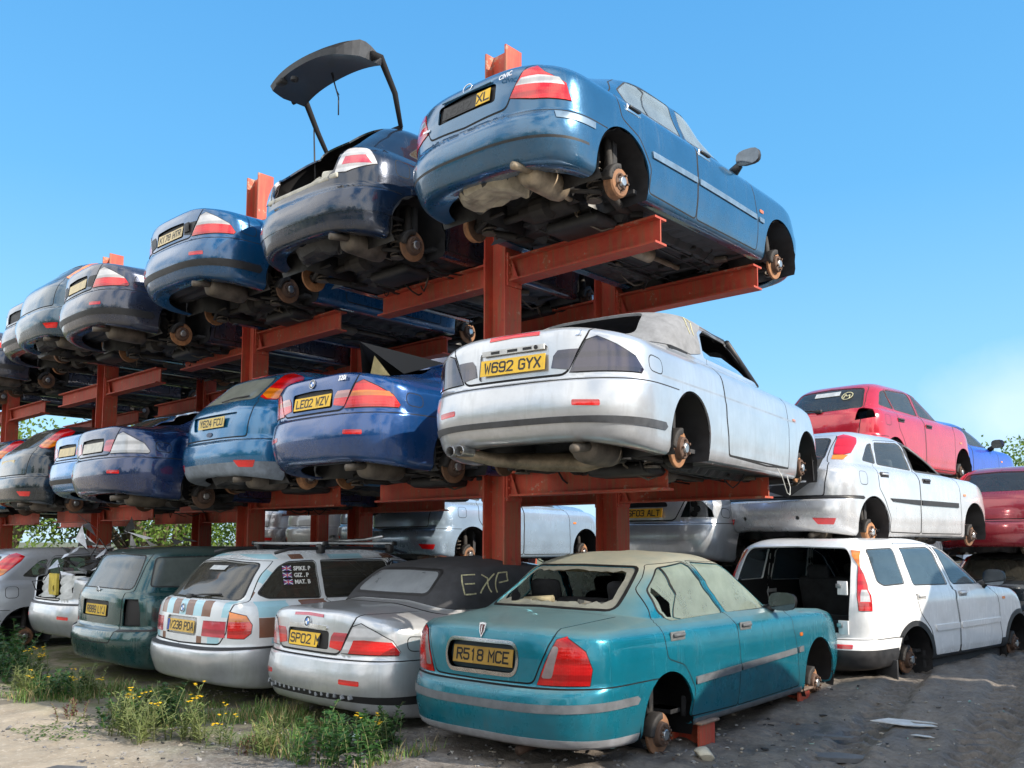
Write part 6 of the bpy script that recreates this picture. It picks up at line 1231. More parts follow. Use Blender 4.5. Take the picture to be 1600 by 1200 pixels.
def make_ground():
    def axis(c0, c1, step, far):
        a = [c0]; d = step
        while a[-1] > -far: d *= 1.16; a.append(a[-1]-d)
        b = [c1]; d = step
        while b[-1] < far: d *= 1.16; b.append(b[-1]+d)
        return np.r_[a[::-1], np.arange(c0+step, c1, step), b]
    xs = axis(-8.6, .4, .030, 900); ys = axis(2.3, 11, .030, 900); X, Y = np.meshgrid(xs, ys, indexing='ij'); Z = gz(X, Y); n = len(ys)
    V = np.stack([X.ravel(), Y.ravel(), Z.ravel()], 1); i, j = np.meshgrid(np.arange(len(xs)-1), np.arange(n-1), indexing='ij'); a = (i*n+j).ravel()
    me = bpy.data.meshes.new('ground'); me.from_pydata(V.tolist(), [], np.stack([a, a+n, a+n+1, a+1], 1).tolist()); me.polygons.foreach_set('use_smooth', [True]*len(a))
    m, nn, l, b = mat('yard_ground'); geo = nn.new('ShaderNodeNewGeometry'); p = geo.outputs['Position']; s = nn.new('ShaderNodeSeparateXYZ'); l.new(p, s.inputs[0])
    big = noise(nn, l, .55, 6, .62, p); mid = noise(nn, l, 3.2, 8, .68, p); fine = noise(nn, l, 26, 6, .7, p)
    mud = ramp(nn, l, math_(nn, l, 'ADD', math_(nn, l, 'MULTIPLY', mid, .6), math_(nn, l, 'MULTIPLY', fine, .4)), .36, .64, (.060, .050, .043, 1), (.215, .185, .155, 1))
    grav = ramp(nn, l, fine, .36, .66, (.075, .076, .082, 1), (.30, .30, .31, 1)); grav = mixc(nn, l, ramp(nn, l, mid, .35, .7), mud, grav)
    tan = ramp(nn, l, mid, .28, .74, (.23, .19, .14, 1), (.42, .365, .29, 1)); tan = mixc(nn, l, ramp(nn, l, fine, .55, .72), tan, (.52, .47, .40, 1))
    moss = ramp(nn, l, mid, .35, .7, (.10, .085, .05, 1), (.13, .16, .045, 1))
    def lin(cx, cy, c0, lo, hi, jit=.5):
        q = math_(nn, l, 'ADD', math_(nn, l, 'MULTIPLY', s.outputs[0], cx), math_(nn, l, 'MULTIPLY', s.outputs[1], cy)); q = math_(nn, l, 'ADD', q, math_(nn, l, 'MULTIPLY', big, jit*2)); q = math_(nn, l, 'ADD', q, c0-jit)
        r = nn.new('ShaderNodeMapRange'); r.inputs[1].default_value = lo; r.inputs[2].default_value = hi; l.new(q, r.inputs[0]); return r.outputs[0]
    c = mixc(nn, l, lin(-.8, -.6, 0, .6, 1.6, .8), mud, grav)             # gravel left of the lane
    c = mixc(nn, l, lin(-.32, -1., 0, -1.35, -.75, .3), c, tan)              # pale dry dirt in the foreground left
    mk = math_(nn, l, 'MULTIPLY', lin(-1, 0, 0, 5.2, 6.6, .8), lin(0, 1, 0, 2.9, 3.5, .45)); c = mixc(nn, l, math_(nn, l, 'MULTIPLY', mk, ramp(nn, l, mid, .3, .55)), c, moss)
    pud = math_(nn, l, 'MULTIPLY', ramp(nn, l, big, .57, .62), lin(1, 0, 0, -4.2, -3.2, .3)); c = mixc(nn, l, math_(nn, l, 'MULTIPLY', pud, .5), c, (.035, .033, .035, 1))
    oil = math_(nn, l, 'MULTIPLY', ramp(nn, l, noise(nn, l, 1.15, 4, .5, p, .5), .60, .66), .6); c = mixc(nn, l, oil, c, (.03, .028, .027, 1)); l.new(c, b.inputs['Base Color']); rg = ramp(nn, l, mid, .3, .7, (.62,)*3+(1,), (.95,)*3+(1,)); l.new(mixc(nn, l, pud, rg, (.42, .42, .42, 1)), b.inputs['Roughness'])
    h = math_(nn, l, 'ADD', math_(nn, l, 'MULTIPLY', mid, .6), math_(nn, l, 'MULTIPLY', fine, .5)); h = math_(nn, l, 'ADD', h, math_(nn, l, 'MULTIPLY', noise(nn, l, 95, 3, .6, p), .22)); bump(nn, l, b, h, .9, .03)
    me.materials.append(m); me.update(); return tag(link(bpy.data.objects.new('ground', me)), kind='structure')
make_ground()

# ------------------------------------------------------------------ rack
RACK = None
def rackmat():
    m, n, l, b = mat('red_oxide_steel'); v = objvec(n); f = noise(n, l, 3, 7, .65, v); g = noise(n, l, 17, 6, .7, v); sp = n.new('ShaderNodeMapping'); sp.inputs['Scale'].default_value = (9, 9, .7); l.new(v, sp.inputs['Vector']); st = noise(n, l, 3, 5, .6, sp.outputs[0])
    c = ramp(n, l, f, .3, .72, (.34, .028, .020, 1), (.52, .085, .038, 1)); c = mixc(n, l, ramp(n, l, st, .47, .66), c, (.30, .095, .045, 1)); c = mixc(n, l, math_(n, l, 'MULTIPLY', ramp(n, l, g, .60, .70), .8), c, (.16, .05, .03, 1)); c = mixc(n, l, math_(n, l, 'MULTIPLY', ramp(n, l, math_(n, l, 'MULTIPLY', f, g), .335, .37), .7), c, (.42, .28, .20, 1))
    l.new(c, b.inputs['Base Color']); b.inputs['Roughness'].default_value = .62; bump(n, l, b, math_(n, l, 'ADD', f, g), .35, .006); return m
RACK = rackmat()
def hbeam(mb, axis, a, b, c0, c1, wid, hei, t=.014, tf=.018):
    """H section between a and b along axis ('x' beam: web upright, 'z' post: web across y)"""
    def bx(lo, hi): lo = np.array(lo); hi = np.array(hi); mb.box(tuple((lo+hi)/2), tuple(hi-lo))
    if axis == 'x':
        bx((a, c0-wid/2, c1-tf), (b, c0+wid/2, c1)); bx((a, c0-wid/2, c1-hei), (b, c0+wid/2, c1-hei+tf)); bx((a+.002, c0-t/2, c1-hei+tf), (b-.002, c0+t/2, c1-tf))
    else:
        bx((c0-wid/2, c1-hei/2, a), (c0-wid/2+tf, c1+hei/2, b)); bx((c0+wid/2-tf, c1-hei/2, a), (c0+wid/2, c1+hei/2, b)); bx((c0-wid/2+tf, c1-t/2, a+.002), (c0+wid/2-tf, c1+t/2, b-.002))
def joint(mb, x, sd, z):
    mb.box((x+sd*.010, 0, z-.1125), (.020, .19, .31))
    for y in (-.072, .072):
        for q in (-.225, -.15, -.075, .0): mb.lathe([(.0, .013), (.034, .013), (.034, .0)], (x, y, z+q), 'x', 6, 0, sd)
    for y in (-.055, .055): mb.add([(x+sd*.02, y, z-.018), (x+sd*.02, y, z-.207), (x+sd*.11, y, z-.207), (x+sd*.03, y, z-.018)], [(0, 1, 2, 3)], 0)
def post(x, y, top, label, dz=0., levels=(2.06, 4.04), reach=1.8, w=.275, d=.22, group='red steel posts of the car rack'):
    t = thing('rack_post', label, 'steel post', (x, y, 0), 0, group)
    mb = MB(); hbeam(mb, 'z', -.1, top, 0, 0, w, d); mb.build('column', RACK, t)
    mb = MB(); mb.box((0, 0, .012), (w+.2, d+.2, .025)); mb.build('base_plate', RACK, t)
    for z in levels:
        for sd in (-1, 1):
            mb = MB(); r = reach+rnd.uniform(-.05, .05); a, b = (w/2+.002, r) if sd > 0 else (-r, -w/2-.002); hbeam(mb, 'x', a, b, 0, z+dz, .16, .225); joint(mb, sd*(w/2+.002), sd, z+dz); mb.build('beam', RACK, t)
    return t
PX = [(-5.68, 0, 'nearest'), (-9.98, -.02, 'second'), (-14.35, -.1, 'third'), (-18.7, -.12, 'fourth')]
LAB = ['nearest red steel post, rising behind the teal saloon', 'red steel post behind the striped estate car topped by an orange lit stub', 'red steel post behind the dark green estate car with two tiers of beams', 'red steel post farthest to the left above the wrecked silver saloon']
LABR = ['orange lit steel post seen just over the teal saloon roof', 'shaded steel post behind the roof bars of the striped estate car', 'rear steel post behind the dark green estate car roof', 'rear steel post farthest left beyond the wrecked saloon']
for i, (x, dz, nm) in enumerate(PX):
    post(x, 5.97, 6.10+dz if i < 3 else 5.0, LAB[i], dz); post(x, 7.66, 5.2, LABR[i], dz, reach=1.75)
for i, x in enumerate((-10.98, -15.12, -17.45)):
    post(x, 10.6, 5.2, 'sunlit red post of the second rack row, %s from the right' % ('first', 'second', 'third')[i], 0, (3.86,), 1.9, .28, .24, 'posts of the second rack row')
    post(x, 12.2, 5.2, 'far red post of the second rack row, %s from the right' % ('first', 'second', 'third')[i], 0, (3.86,), 1.9, .28, .24, 'posts of the second rack row')

# ------------------------------------------------------------------ the cars
def kids(o): return [c for c in o.children]
def dup(root, loc, rz=None, label=None, group=None):
    def cp(o, par):
        c = o.copy(); COL.objects.link(c); c.parent = par
        for ch in list(o.children): cp(ch, c)
        return c
    r = cp(root, None); r.location = loc
    if rz is not None: r.rotation_euler[2] = R(rz)
    if label: r['label'] = label
    if group: r['group'] = group
    return r
rover(); cab_mid(); cab_ground(); saloon_mid(); c_coupe = coupe_top(); c_salt = saloon_top(); saloon_dent(); c_lift = liftback(); c_hm = hatch_mid(); hatch_dark(); hatch_right(); offroad(); tourer(); estate()
wreck((-11.62, 4.15, .04), -1.); c_oh, _ = open_hatch(); raised_tailgate(c_oh)
# top tier, far left
d1 = hatchd(lamps=[('tail_light', [('r', .565, 1.06), ('r', .505, 1.335), ('r', .53, 1.36), ('s', .78, 1.315), ('s', .72, 1.25), ('s', .50, 1.08), ('s', .40, 1.03), ('r', .64, 1.03)], 'orange')])
c = plain('h', 'hatchback_car', 'dark teal hatchback with amber tail light, next to the slate grey saloon', (-13.1, 4.30, 3.92), 0, paint('dark_teal_paint', (.02, .06, .10), .45, .1), 'hatt', HATCH, d1, TOP)
c = plain('h', 'saloon_car', 'dark blue car at the left end of the top tier', (-14.95, 4.7, 4.08), 0, NAVY, 'sall', SALOON, e46d('saloon', lamps=lampset('clear', 'clear')), TOP)
for x, y, z, lb in ((-17.15, 4.75, 3.95, 'dark car hidden beyond the left end of the top tier, its underside in view'), (-19.35, 4.75, 3.9, 'dark underside farthest left on the top tier')): dup(c_salt, (x, y, z), 0, lb, TOP)
dup(c_salt, (-18.8, 4.7, 1.74), 0, 'dark car beyond the left end of the middle tier', MID)
# right-hand stack
REDC = plain('m', 'mpv_car', 'cerise red hatchback with chalk circle on its rear window, high in the right stack', (-5.68, 12.65, 2.31), -5, REDP, 'mpv', MPV, mpvd(), RIGHT, gl=GLC, rwm=GLC)
chalk(REDC, MPV, [[(.33+.075*math.cos(a), 1.27+.06*math.sin(a)) for a in np.linspace(0, 6.2832, 15)], [(.29, 1.23), (.30, 1.30), (.33, 1.26), (.36, 1.29), (.375, 1.23)]], .014, view='r')
mb = MB(); M4 = Matrix.Translation(pt(MPV, 'r', -.22, 1.33)+Vector((0, -.006, 0))) @ Matrix.Rotation(R(50), 4, 'X'); mb.prism([(-.2, -.045), (.2, -.045), (.2, .045), (-.2, .045)], .002, M4); mb.build('paper_notice', simple('paper_pale', (.55, .58, .58), .8), REDC)
mb = MB(); p_ = pt(MPV, 'r', -.12, 1.04); mb.tube([p_+Vector((0, -.02, 0)), p_+Vector((-.1, -.02, .03)), p_+Vector((-.35, -.01, .05))], .01); mb.box(tuple(p_+Vector((0, -.02, .01))), (.1, .05, .06), bev=.015); mb.build('wiper', BLACK, REDC)
badge_text(REDC, '1.4', (-.36, .10, .97), .07, 10, CHROME)
for y_, z_ in ((.98, .92), (1.90, .90)): handle(REDC, MPV, y_, z_, BLACK)
dB = hatchd(); dB['wins'] = dict(dB['wins']); BLUC = plain('h', 'hatchback_car', 'small bright blue hatchback with blue door mirror at the far right of the stack', (-6.15, 16.25, 2.26), -8, BLUP, 'hatb', HATCH, dB, RIGHT, gl=GLC)
for sd in (1, -1): o = mirror_mesh('b')(BLUC); o.location = (.95*sd, 2.68, 1.05); o.scale = (sd, 1, 1.1)
for o in BLUC.children:
    if o.name.startswith('door_mirror'): o.material_slots[0].link = 'OBJECT'; o.material_slots[0].material = BLUP
plain('h', 'hatchback_car', 'dark red hatchback with bare arches under the small blue one', (-3.72, 13.7, 1.12), -9, paint('dark_red_paint', (.30, .012, .03), .3, .1), 'hatk', HATCH, hatchd(), RIGHT, gl=GLC)
plain('h', 'saloon_car', 'grey saloon standing on the ground behind the white off-roader', (-6.7, 19.5, -.05), -8, GRYP, 'salg', SALOON, e46d('saloon', lamps=lampset('red', 'palered')), RIGHT, under=False)
plain('h', 'hatchback_car', 'pale hatchback beneath the cerise red hatchback, hidden by the silver one', (-6.2, 13.1, 1.05), -6, SILV2, 'hatp', HATCH, hatchd(), RIGHT, under=False)
# stack behind the rack
lb = hatchd(); c_lb = plain('h', 'hatchback_car', 'light blue hatchback with white plate seen between the rack posts', (-11.9, 10.35, 1.18), 0, LTB, 'hatl', HATCH, lb, BACK); plate(c_lb, '', (0, .085, .815), 6, YELLOWP)
pl = hatchd(); plain('h', 'hatchback_car', 'pale blue hatchback left of the light blue one behind the rack', (-14.0, 10.6, 1.14), 0, paint('pale_blue_paint', (.42, .52, .60), .4, .1), 'hatl', HATCH, pl, BACK)
WD = hatchd(); plain('h', 'hatchback_car', 'white hatchback behind the second rear post of the rack', (-16.3, 10.9, 1.12), 0, WHT, 'hatl', HATCH, WD, BACK)
plain('h', 'hatchback_car', 'dusty white hatchback farthest left behind the rack', (-18.6, 11.1, 1.12), 0, SILV2, 'hatl', HATCH, WD, BACK)
plain('h', 'hatchback_car', 'ice blue hatchback with dark mirror between the nearest front post and its rear post', (-10.05, 8.3, 1.0), 0, paint('ice_paint', (.34, .45, .58), .45, .1), 'hatl', HATCH, hatchd(), BACK)
def back_saloon():
    tl = [('r', .47, .72), ('r', .56, .93), ('r', .62, .96), ('s', .20, .90), ('s', .28, .80), ('s', .30, .72)]
    d = e46d('saloon', lamps=[('hole', tl, 'x', 1)]); d['bands'] = []; d['recess'] = [('r', 0, .845), ('r', .32, .845), ('r', .30, .90), ('r', 0, .905)]; d['refl'] = []
    car = make_car('saloon_car', 'silver saloon with empty lamp sockets and amber plate behind the rack', (-6.2, 8.95, 1.0), 0, 'sals', SALOON, std(SALOON, d), M_(SILV, GL), BACK)
    plate(car, 'SF03 ALT', (0, .038, .775), 9, simple('plate_amber', (.66, .34, .02), .5), bold=.002)
    for sx in (-1, 1):
        mb = MB(); mb.box((sx*.60, .30, .82), (.24, .05, .24), 0, bev=.02)
        for k in range(3): mb.lathe([(0, .04), (.02, .04), (.02, .0)], (sx*(.56+.04*(k % 2)), .268, .76+k*.06), 'y', 12, 1, -1)
        mb.build('lamp_socket', [simple('socket_grey', (.34, .35, .37), .45, .3), RECK], car)
    running_gear(car, 'cabm', 1.03, 3.755, .765, .25, .28, .878, L=4.45, zl=.33); cabin(car, 4.45, .87, .95, 3.6)
    mb = MB(); c = pt(SALOON, 'r', 0, .945); mb.tube([(c.x+.05*math.cos(a), c.y-.006, c.z+.035*math.sin(a)) for a in np.linspace(0, 6.2832, 21)], .006, 6); mb.tube([(c.x-.03, c.y-.006, c.z), (c.x+.03, c.y-.006, c.z)], .005, 6); mb.build('badge', CHROME, car)
    return car
back_saloon()
# far left, front row
plain('h', 'hatchback_car', 'silver hatchback cut by the left edge of the photo in the front row', (-13.95, 3.75, -.10), 0, SILV, 'hatf', HATCH, hatchd(), FRONT, under=False, spare=False)
# second row of the top tier, seen from below between the posts
for i, (x, p_) in enumerate(((-10., BLUE_DK), (-12.2, SLATE), (-14.4, NAVY), (-16.6, BLUE_DK))):
    plain('h', 'saloon_car', 'dark car on the top tier of the second rack row, %s from the right' % ('first', 'second', 'third', 'fourth')[i], (x, 9.3, 3.66), 0, p_, 'salq', SALOON, e46d('saloon', lamps=lampset('red', 'palered')), 'scrap cars on top of the second rack row', cab=False)
# dark cars on the ground that carry the stack behind the rack
for i, (x, y) in enumerate(((-6.3, 9.0), (-10.05, 8.3), (-11.9, 10.3), (-14.0, 10.6), (-16.3, 10.9), (-18.6, 11.1))):
    plain('h', 'hatchback_car', 'dark ground car under the stack behind the rack, %s from the right' % ('first', 'second', 'third', 'fourth', 'fifth', 'sixth')[i], (x, y, -.28), 0, (BLKG, NAVY, SLATE)[i % 3], 'hatz', HATCH, hatchd(), 'dark cars carrying the stack behind the rack', under=False, spare=False, cab=False)
DKC = [o for o in bpy.data.objects if o.parent is None and o.get('group') == 'dark cars carrying the stack behind the rack'][0]
for (x, y, z, lb) in ((-3.72, 13.7, -.12, 'dark ground car that carries the dark red hatchback'), (-6.1, 13.1, -.2, 'dark ground car under the cerise red hatchback'), (-6.15, 16.25, 1.02, 'dark car directly beneath the small bright blue hatchback'), (-6.15, 16.25, -.22, 'dark ground car at the foot of the bright blue hatchback stack')): dup(DKC, (x, y, z), -7, lb, RIGHT)
# the stack across the lane, right of the picture: it shades the lane
for i, (y, zs) in enumerate(((5.95, (-.1, 1.25, 2.60)), (10.7, (-.05, 1.5, 3.08)))):
    for k, z_ in enumerate(zs):
        dup((c_hm, c_coupe, c_salt)[(i+k) % 3], (2.40+.08*k, y+.05*k, z_), 0, 'scrap car in the tall stack across the lane, right of the view', 'stack across the lane')

# ------------------------------------------------------------------ stubs under the teal saloon, litter
def stub(x, y, rz, label):
    t = thing('steel_stub', label, 'steel stub', (x, y, 0), R(rz), 'red steel stubs propping the teal saloon'); mb = MB(); hbeam(mb, 'z', -.05, .155, 0, 0, .24, .22, .016, .018); mb.build('column', RACK, t)
    mb = MB(); mb.box((0, 0, .166), (.30, .27, .018), bev=.004); mb.build('top_plate', simple('stub_plate', (.22, .15, .11), .7, .2, .4, 12, bmp=.3), t)
stub(-3.55, 5.72, 2.6, 'red steel stub under the teal saloon just ahead of its rear disc'); stub(-3.68, 7.55, 2.6, 'red steel stub under the teal saloon near its front disc')
def flat(name, label, cat, x, y, pts, h, m, rz=0., z=.012, tilt=0.):
    mb = MB(); mb.prism(pts, h); o = mb.build(name, m); o.location = (x, y, float(gz(x, y))+z); o.rotation_euler = (tilt, tilt*.5, rz); return tag(o, label, cat)
flat('metal_scrap', 'pale bent metal offcut lying on the dark mud of the lane', 'scrap metal', -2.56, 7.06, [(-.22, -.06), (.02, -.10), (.24, -.03), (.20, .01), (.08, -.01), (.05, .05), (.24, .06), (.2, .09), (-.10, .08)], .006, simple('offcut', (.50, .50, .49), .5, .4, .25, 10), .3, .02, .05)
flat('metal_scrap', 'small pale strip of metal beside the larger offcut', 'scrap metal', -2.33, 6.85, [(-.09, -.015), (.09, -.02), (.08, .015), (-.06, .02)], .004, simple('offcut', (.5, .5, .49)), .2, .018, .04)
SLT = simple('slate_grey', (.085, .088, .095), .7, 0, .35, 12, bmp=.4)
flat('slate_slab', 'flat dark slab of slate lying in the gravel near the bottom right', 'slab', -2.62, 5.98, [(-.26, -.05), (-.05, -.10), (.22, -.05), (.27, .02), (.02, .07), (-.08, .03), (-.22, .05)], .03, SLT, .5, .0, .03)
flat('slate_slab', 'thin dark strip of slate near the dry mud of the lane', 'slab', -2.86, 6.52, [(-.14, -.02), (.13, -.03), (.14, .01), (-.02, .04), (-.12, .03)], .02, SLT, .6, .0, .05)
flat('slate_slab', 'grey slab on the pale dirt at the bottom left edge', 'slab', -6.08, 2.36, [(-.12, -.03), (.1, -.05), (.14, .02), (-.05, .05)], .03, SLT, .9, .0, .06)
flat('crumpled_wrapper', 'pale green crumpled wrapper lying among weeds by the teal saloon', 'litter', -5.36, 4.12, [(-.07, -.03), (.0, -.05), (.08, -.01), (.04, .03), (-.03, .04)], .02, simple('wrapper', (.42, .55, .50), .6, 0, .2, 20), .4, .02, .2)
def rock(r, seed, sub=2):
    bm = bmesh.new(); bmesh.ops.create_icosphere(bm, subdivisions=sub, radius=r); g = random.Random(seed); ax = [Vector((g.uniform(-1, 1), g.uniform(-1, 1), g.uniform(-1, 1))).normalized() for _ in range(7)]; dd = [g.uniform(.45, .85)*r for _ in ax]
    for v in bm.verts:
        for a, d in zip(ax, dd):
            k = v.co.dot(a)
            if k > d: v.co -= a*(k-d)
        v.co.z *= .7
    P = [tuple(v.co) for v in bm.verts]; Fc = [tuple(v.index for v in f.verts) for f in bm.faces]; bm.free(); return P, Fc
P_, F_ = rock(.075, 4, 3); mb = MB(); mb.add(P_, F_); o = mb.build('stone', simple('pale_stone', (.42, .38, .30), .85, 0, .3, 14, bmp=.4)); o.location = (-3.18, 5.26, .05); tag(o, 'pale stone beside the stub at the rear wheel of the teal saloon', 'stone')
def gravel():
    g = np.random.default_rng(3); mb = MB(); protos = [rock(1., k, 1) for k in range(6)]
    for i in range(5200):
        x = g.uniform(-8.2, -.9); y = g.uniform(2.5, 8.2) if i % 3 else g.uniform(2.5, 5.6)
        if y < 2.2 or (x < -5.6 and y > 5): continue
        r = .0055+.016*g.random()**4+(.03*g.random() if i % 90 == 0 else 0); P, Fc = protos[i % 6]; a = g.uniform(0, 6.28); c, s_ = math.cos(a), math.sin(a); k = (g.uniform(.7, 1.4), g.uniform(.7, 1.3), g.uniform(.5, 1.))
        P = np.array(P)*k*r; P = np.stack([P[:, 0]*c-P[:, 1]*s_, P[:, 0]*s_+P[:, 1]*c, P[:, 2]], 1)+(x, y, float(gz(x, y))+r*.2); mb.add(P, Fc, int(g.integers(0, 4)))
    tag(mb.build('gravel', [simple('gravel_%d' % i, c, .85, 0, .3, 6) for i, c in enumerate(((.15, .15, .16), (.21, .205, .20), (.09, .09, .095), (.26, .23, .19)))]), 'loose grey gravel scattered over the yard ground', 'gravel', kind='stuff')
gravel()

# ------------------------------------------------------------------ plants
def leafmat(name, c1, c2, tr=.35):
    if name in _M: return _M[name]
    m, n, l, b = mat(name); f = noise(n, l, 2.5, 4, .6, objvec(n)); oi = n.new('ShaderNodeNewGeometry')
    f2 = math_(n, l, 'ADD', math_(n, l, 'MULTIPLY', f, .6), math_(n, l, 'MULTIPLY', oi.outputs['Random Per Island'], .5)); c = ramp(n, l, f2, .25, .85, c1+(1,), c2+(1,))
    l.new(c, b.inputs['Base Color']); b.inputs['Roughness'].default_value = .55; t = n.new('ShaderNodeBsdfTranslucent'); l.new(c, t.inputs[0]); mx = n.new('ShaderNodeMixShader'); mx.inputs[0].default_value = tr
    l.new(b.outputs[0], mx.inputs[1]); l.new(t.outputs[0], mx.inputs[2]); l.new(mx.outputs[0], n['Material Output'].inputs[0]); _M[name] = m; return m
LEAF = leafmat('weed_leaf', (.035, .085, .018), (.13, .20, .05)); LEAFY = leafmat('pale_leaf', (.12, .17, .05), (.26, .30, .11)); LEAFD = leafmat('nettle_leaf', (.018, .07, .016), (.06, .16, .035)); LEAFR = leafmat('red_leaf', (.12, .035, .04), (.24, .09, .07))
TREEL = leafmat('tree_leaf', (.05, .11, .015), (.20, .30, .045), .45); STEMM = simple('stem_green', (.12, .14, .05), .7); YEL = simple('flower_yellow', (.85, .56, .01), .6, 0, .15, 30); BARK = simple('bark', (.10, .075, .05), .9, 0, .4, 9, bmp=.5)
DRY = leafmat('dry_grass', (.22, .17, .07), (.42, .34, .17)); GRASSM = leafmat('grass_blade', (.05, .12, .02), (.16, .27, .06))
def leaf(mb, p, d, up, L, w, m=0):
    d = Vector(d).normalized(); s_ = d.cross(Vector(up)).normalized(); n_ = s_.cross(d)
    V = [p, p+d*L*.4+s_*w/2+n_*L*.05, p+d*L, p+d*L*.4-s_*w/2+n_*L*.05]; mb.add(V, [(0, 1, 2), (0, 2, 3)], m)
def weed(seed, h, n, lm, flowers=0, spread=.14, leafL=.07, lw=.02, name='ragwort_plant'):
    g = random.Random(seed); L = MB(); T = MB(); Fl = MB()
    for k in range(n):
        a = g.uniform(0, 6.28); b = Vector((g.uniform(-spread, spread), g.uniform(-spread, spread), 0)); lean = Vector((math.cos(a), math.sin(a), 0))*g.uniform(.05, .35)*h; hh = h*g.uniform(.55, 1.)
        pts = [b+lean*(t*t)+Vector((0, 0, hh*t)) for t in (0, .3, .6, .85, 1)]; T.tube(pts, [.005, .0045, .004, .003, .002], 5)
        for t in np.linspace(.08, .97, int(11+hh*26)):
            p = b+lean*(t*t)+Vector((0, 0, hh*t)); q = g.uniform(0, 6.28); ll = leafL*g.uniform(.6, 1.3)*(1.15-.6*t); leaf(L, p, (math.cos(q), math.sin(q), g.uniform(.1, .9)), (g.uniform(-.2, .2), 0, 1), ll, lw*g.uniform(.7, 1.3))
        if k < flowers:
            top = pts[-1]
            for j in range(g.randint(3, 7)):
                c = top+Vector((g.uniform(-.045, .045), g.uniform(-.045, .045), g.uniform(-.01, .03))); T.tube([top-Vector((0, 0, .05)), c], .002, 4)
                for w_ in range(9):
                    q = w_*.698; leaf(Fl, c, (math.cos(q), math.sin(q), .2), (0, 0, 1), .019, .011)
                Fl.lathe([(-.004, .006), (.004, .006), (.006, .0)], tuple(c), 'z', 7)
    return L, T, Fl, lm
_W = {}
def plant(kind, x, y, sc, label, cat, group, rz, args, name):
    t = thing(name, label, cat, (x, y, float(gz(x, y))-.01), rz, group); t.scale = (sc*.9, sc*.9, sc*.74)
    if kind not in _W:
        L, T, Fl, lm = weed(*args); _W[kind] = [(n_, MB_.build(n_, m_)) for n_, MB_, m_ in (('foliage', L, lm), ('stem', T, STEMM), ('flower_head', Fl, YEL)) if MB_.n]
        for n_, o in _W[kind]: o.parent = t
    else:
        for n_, o in _W[kind]: c = o.copy(); COL.objects.link(c); c.parent = t
RG = 'yellow flowering ragwort along the front row'
for i, (k, x, y, sc, lb) in enumerate([('rA', -10.05, 3.55, 1.1, 'tall ragwort with yellow heads in front of the dark green estate car'), ('rB', -8.45, 3.45, .9, 'ragwort in front of the striped estate car, left of its plate'), ('rA', -7.15, 3.35, 1.0, 'bushy ragwort before the gap between the striped estate and the silver convertible'),
        ('rB', -6.55, 3.35, 1.1, 'ragwort before the left corner of the silver convertible on the ground'), ('rB', -5.98, 3.40, .8, 'small ragwort under the broken number plate of the silver convertible'), ('rA', -5.0, 3.95, .8, 'low ragwort between the silver convertible and the teal saloon'), ('rB', -9.3, 3.35, .7, 'short ragwort with yellow heads between the green and striped estate cars')]):
    plant(k, x, y, sc, lb, 'plant', RG, i*1.3, (3 if k == 'rA' else 8, .50, 9 if k == 'rA' else 7, LEAF, 5 if k == 'rA' else 4, .13, .075, .02), 'ragwort_plant')
for i, (x, y, sc, lb) in enumerate([(-6.95, 3.2, 1.1, 'pale green leafy weed at the edge of the sunlit dirt'), (-6.6, 3.05, .9, 'pale spiky weed catching the sun in front of the silver convertible'), (-7.5, 3.5, .8, 'pale weed by the bumper of the striped estate car'), (-8.9, 3.7, .9, 'pale grey green weed between the two estate cars'), (-9.7, 3.35, .8, 'pale weed before the number plate of the dark green estate'), (-6.3, 3.3, .9, 'pale weed before the number plate of the silver convertible'), (-5.55, 3.55, .8, 'pale weed under the right tail lamp of the silver convertible'), (-11.4, 3.3, .9, 'pale feathery weed in the grass before the wrecked saloon')]):
    plant('pale', x, y, sc, lb, 'plant', 'pale weeds in front of the cars', i*1.7, (21, .42, 14, LEAFY, 0, .17, .10, .018), 'leafy_weed')
for i, (x, y, sc, lb) in enumerate([(-12.2, 3.6, 1.15, 'dark green nettles under the wrecked silver saloon'), (-13.1, 3.75, 1.3, 'dark green nettles in front of the silver hatchback at the left edge'), (-11.3, 3.55, .9, 'dark nettles between the wrecked saloon and the dark green estate'), (-14.1, 3.9, 1.3, 'dark nettles at the far left edge of the front row'), (-4.95, 3.75, .75, 'dark green weed against the rear bumper of the teal saloon'), (-5.2, 4.05, .6, 'small dark weed in the shade between silver convertible and teal saloon'), (-10.4, 3.45, .7, 'dark nettles at the left corner of the dark green estate bumper'), (-8.95, 3.5, .6, 'dark nettles at the left corner of the striped estate bumper'), (-7.35, 3.45, .7, 'dark nettles under the right end of the striped estate bumper')]):
    plant('nettle', x, y, sc, lb, 'plant', 'dark nettles under the cars', i*2.1, (33, .62, 26, LEAFD, 0, .42, .11, .06), 'nettle_clump')
for i, (x, y, sc, lb) in enumerate([(-10.9, 3.25, 1., 'reddish dock in the grass before the dark green estate car'), (-7.85, 3.1, .9, 'reddish dock in front of the striped estate car'), (-5.65, 3.45, .7, 'reddish weed in the gravel under the silver convertible'), (-5.35, 3.75, .6, 'small reddish weed near the crumpled wrapper')]):
    plant('dock', x, y, sc, lb, 'plant', 'reddish docks in front of the cars', i*1.9, (44, .26, 9, LEAFR, 0, .15, .05, .022), 'dock_plant')
